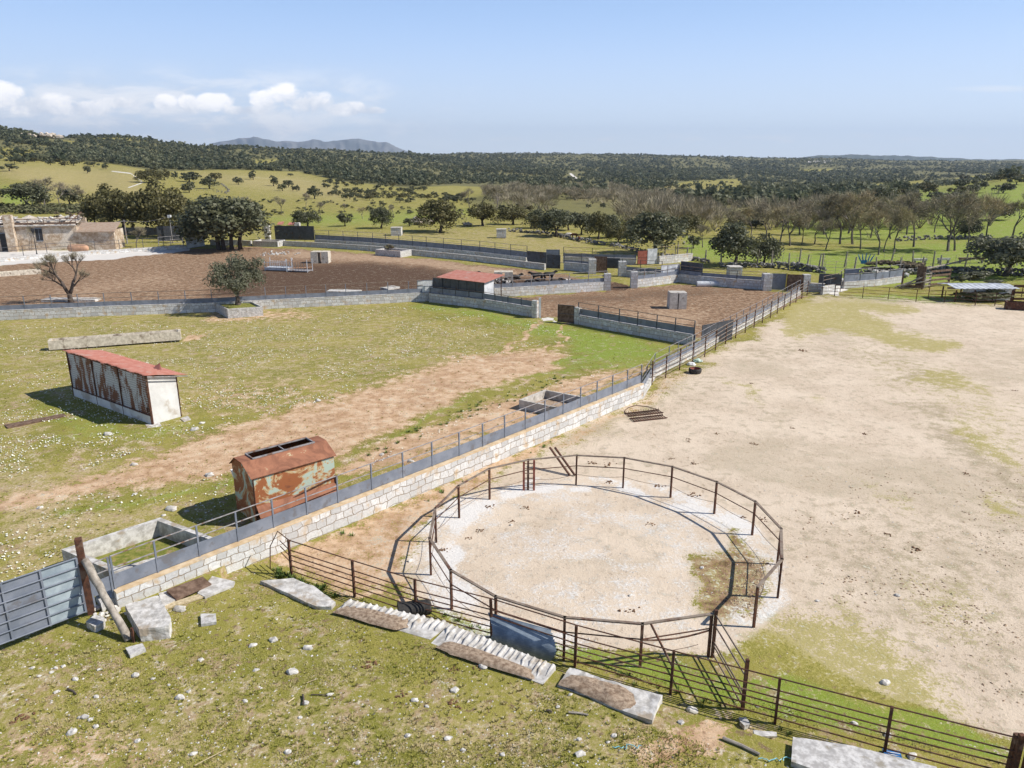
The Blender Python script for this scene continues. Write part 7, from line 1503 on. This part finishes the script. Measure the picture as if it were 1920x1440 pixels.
lumpfield('clods', [([(1290, 1035), (1440, 1045), (1420, 1160), (1300, 1160)], 1.), ([(1430, 900), (1920, 850), (1920, 1330), (1600, 1200)], 1.5), ([(0, 500), (500, 465), (1140, 530), (800, 555), (0, 585)], 2.2), ([(930, 560), (1180, 545), (1430, 545), (1290, 635), (1000, 592)], 1.2), ([(1050, 800), (1240, 740), (1300, 690), (1200, 700)], .8), ([(500, 1060), (640, 1000), (850, 900), (760, 1050), (600, 1090)], .6)], 3000, 72, .015, .085, 'clod', 'brown clods of earth on the trodden mud and sand', 'clods', (3., .5))
lumpfield('dirt_crumbs', [([(0, 945), (420, 805), (850, 680), (1060, 680), (900, 800), (640, 880), (100, 940)], 1.)], 4000, 73, .015, .06, 'clod', 'crumbs of earth on the trodden track across the pasture', 'clods', (2., .5))
# weeds at the wall foot
wd_ = [([(100, 960), (300, 945), (400, 905), (380, 930), (200, 970)], .4)]
def tufts(name, polys, n, seed, hmin, hmax, label, mt='blade'):
    X, Y, Z = scatter_px(polys, n, seed); k = 26; N = len(X); a = gg.uniform(0, 6.28, (N, k)); r_ = gg.random((N, k)); h = gg.uniform(hmin, hmax, (N, 1))*(.5+.5*gg.random((N, k))); cx = X[:, None]+np.cos(a)*r_*h*.9; cy = Y[:, None]+np.sin(a)*r_*h*.9
    w_ = h*.16; V = np.zeros((N, k, 3, 3)); b_ = a+1.57; V[..., 0, 0] = cx-np.cos(b_)*w_; V[..., 0, 1] = cy-np.sin(b_)*w_; V[..., 1, 0] = cx+np.cos(b_)*w_; V[..., 1, 1] = cy+np.sin(b_)*w_; V[..., :2, 2] = Z[:, None, None]; V[..., 2, 0] = cx+np.cos(a)*h*.6; V[..., 2, 1] = cy+np.sin(a)*h*.6; V[..., 2, 2] = Z[:, None]+h
    o = link(name, npmesh(name, V.reshape(-1, 3), np.arange(N*k*3).reshape(-1, 3), M[mt])); tag(o, label, 'weeds', None, 'stuff')
M['weed'] = mat('weed_leaves', f_leaf((.07, .13, .02), (.17, .24, .05), (.13, .17, .04)), .7, .3)
tufts('weeds', [([(480, 1070), (620, 1120), (840, 1168), (1050, 1240), (1240, 1300), (1480, 1378), (1480, 1366), (1240, 1285), (840, 1155), (560, 1080)], 1.), ([(510, 1060), (560, 1085), (640, 1120), (600, 1125), (520, 1085)], .6), ([(640, 1000), (760, 955), (870, 900), (1050, 818), (1050, 826), (870, 908), (660, 1008)], .4), ([(680, 850), (760, 810), (960, 722), (1100, 692), (1100, 705), (860, 790), (700, 860)], .6)], 700, 81, .06, .17, 'fresh green weeds along the wall foot, the slab edge and the ditch', 'weed')

tufts('grass_tufts', [([(0, 1200), (150, 1160), (480, 1100), (640, 1160), (1040, 1290), (1240, 1380), (1500, 1440), (0, 1440)], 1.), (PAST, .7)], 2400, 82, .025, .085, 'low grass tufts over the mossy foreground and the pasture')
# ================================================================ AIR
hb = bpy.data.meshes.new('haze'); x0, x1, y0, y1, z0, z1 = -13500, 13500, -40, 16500, -95, 640
hb.from_pydata([(x, y, z) for z in (z0, z1) for x, y in ((x0, y0), (x1, y0), (x1, y1), (x0, y1))], [], [(0, 3, 2, 1), (4, 5, 6, 7), (0, 1, 5, 4), (1, 2, 6, 5), (2, 3, 7, 6), (3, 0, 4, 7)])
hm = bpy.data.materials.new('haze_air'); hm.use_nodes = True; t = hm.node_tree; t.nodes.clear()
pv = nd(t, 'ShaderNodeVolumePrincipled', {'Color': (.62, .77, 1., 1), 'Density': 5.5e-5, 'Anisotropy': .2}); t.links.new(pv.outputs[0], nd(t, 'ShaderNodeOutputMaterial').inputs['Volume'])
hb.materials.append(hm); o = link('haze', hb); tag(o, 'thin bluish haze over the far hills', 'haze', None, 'stuff')
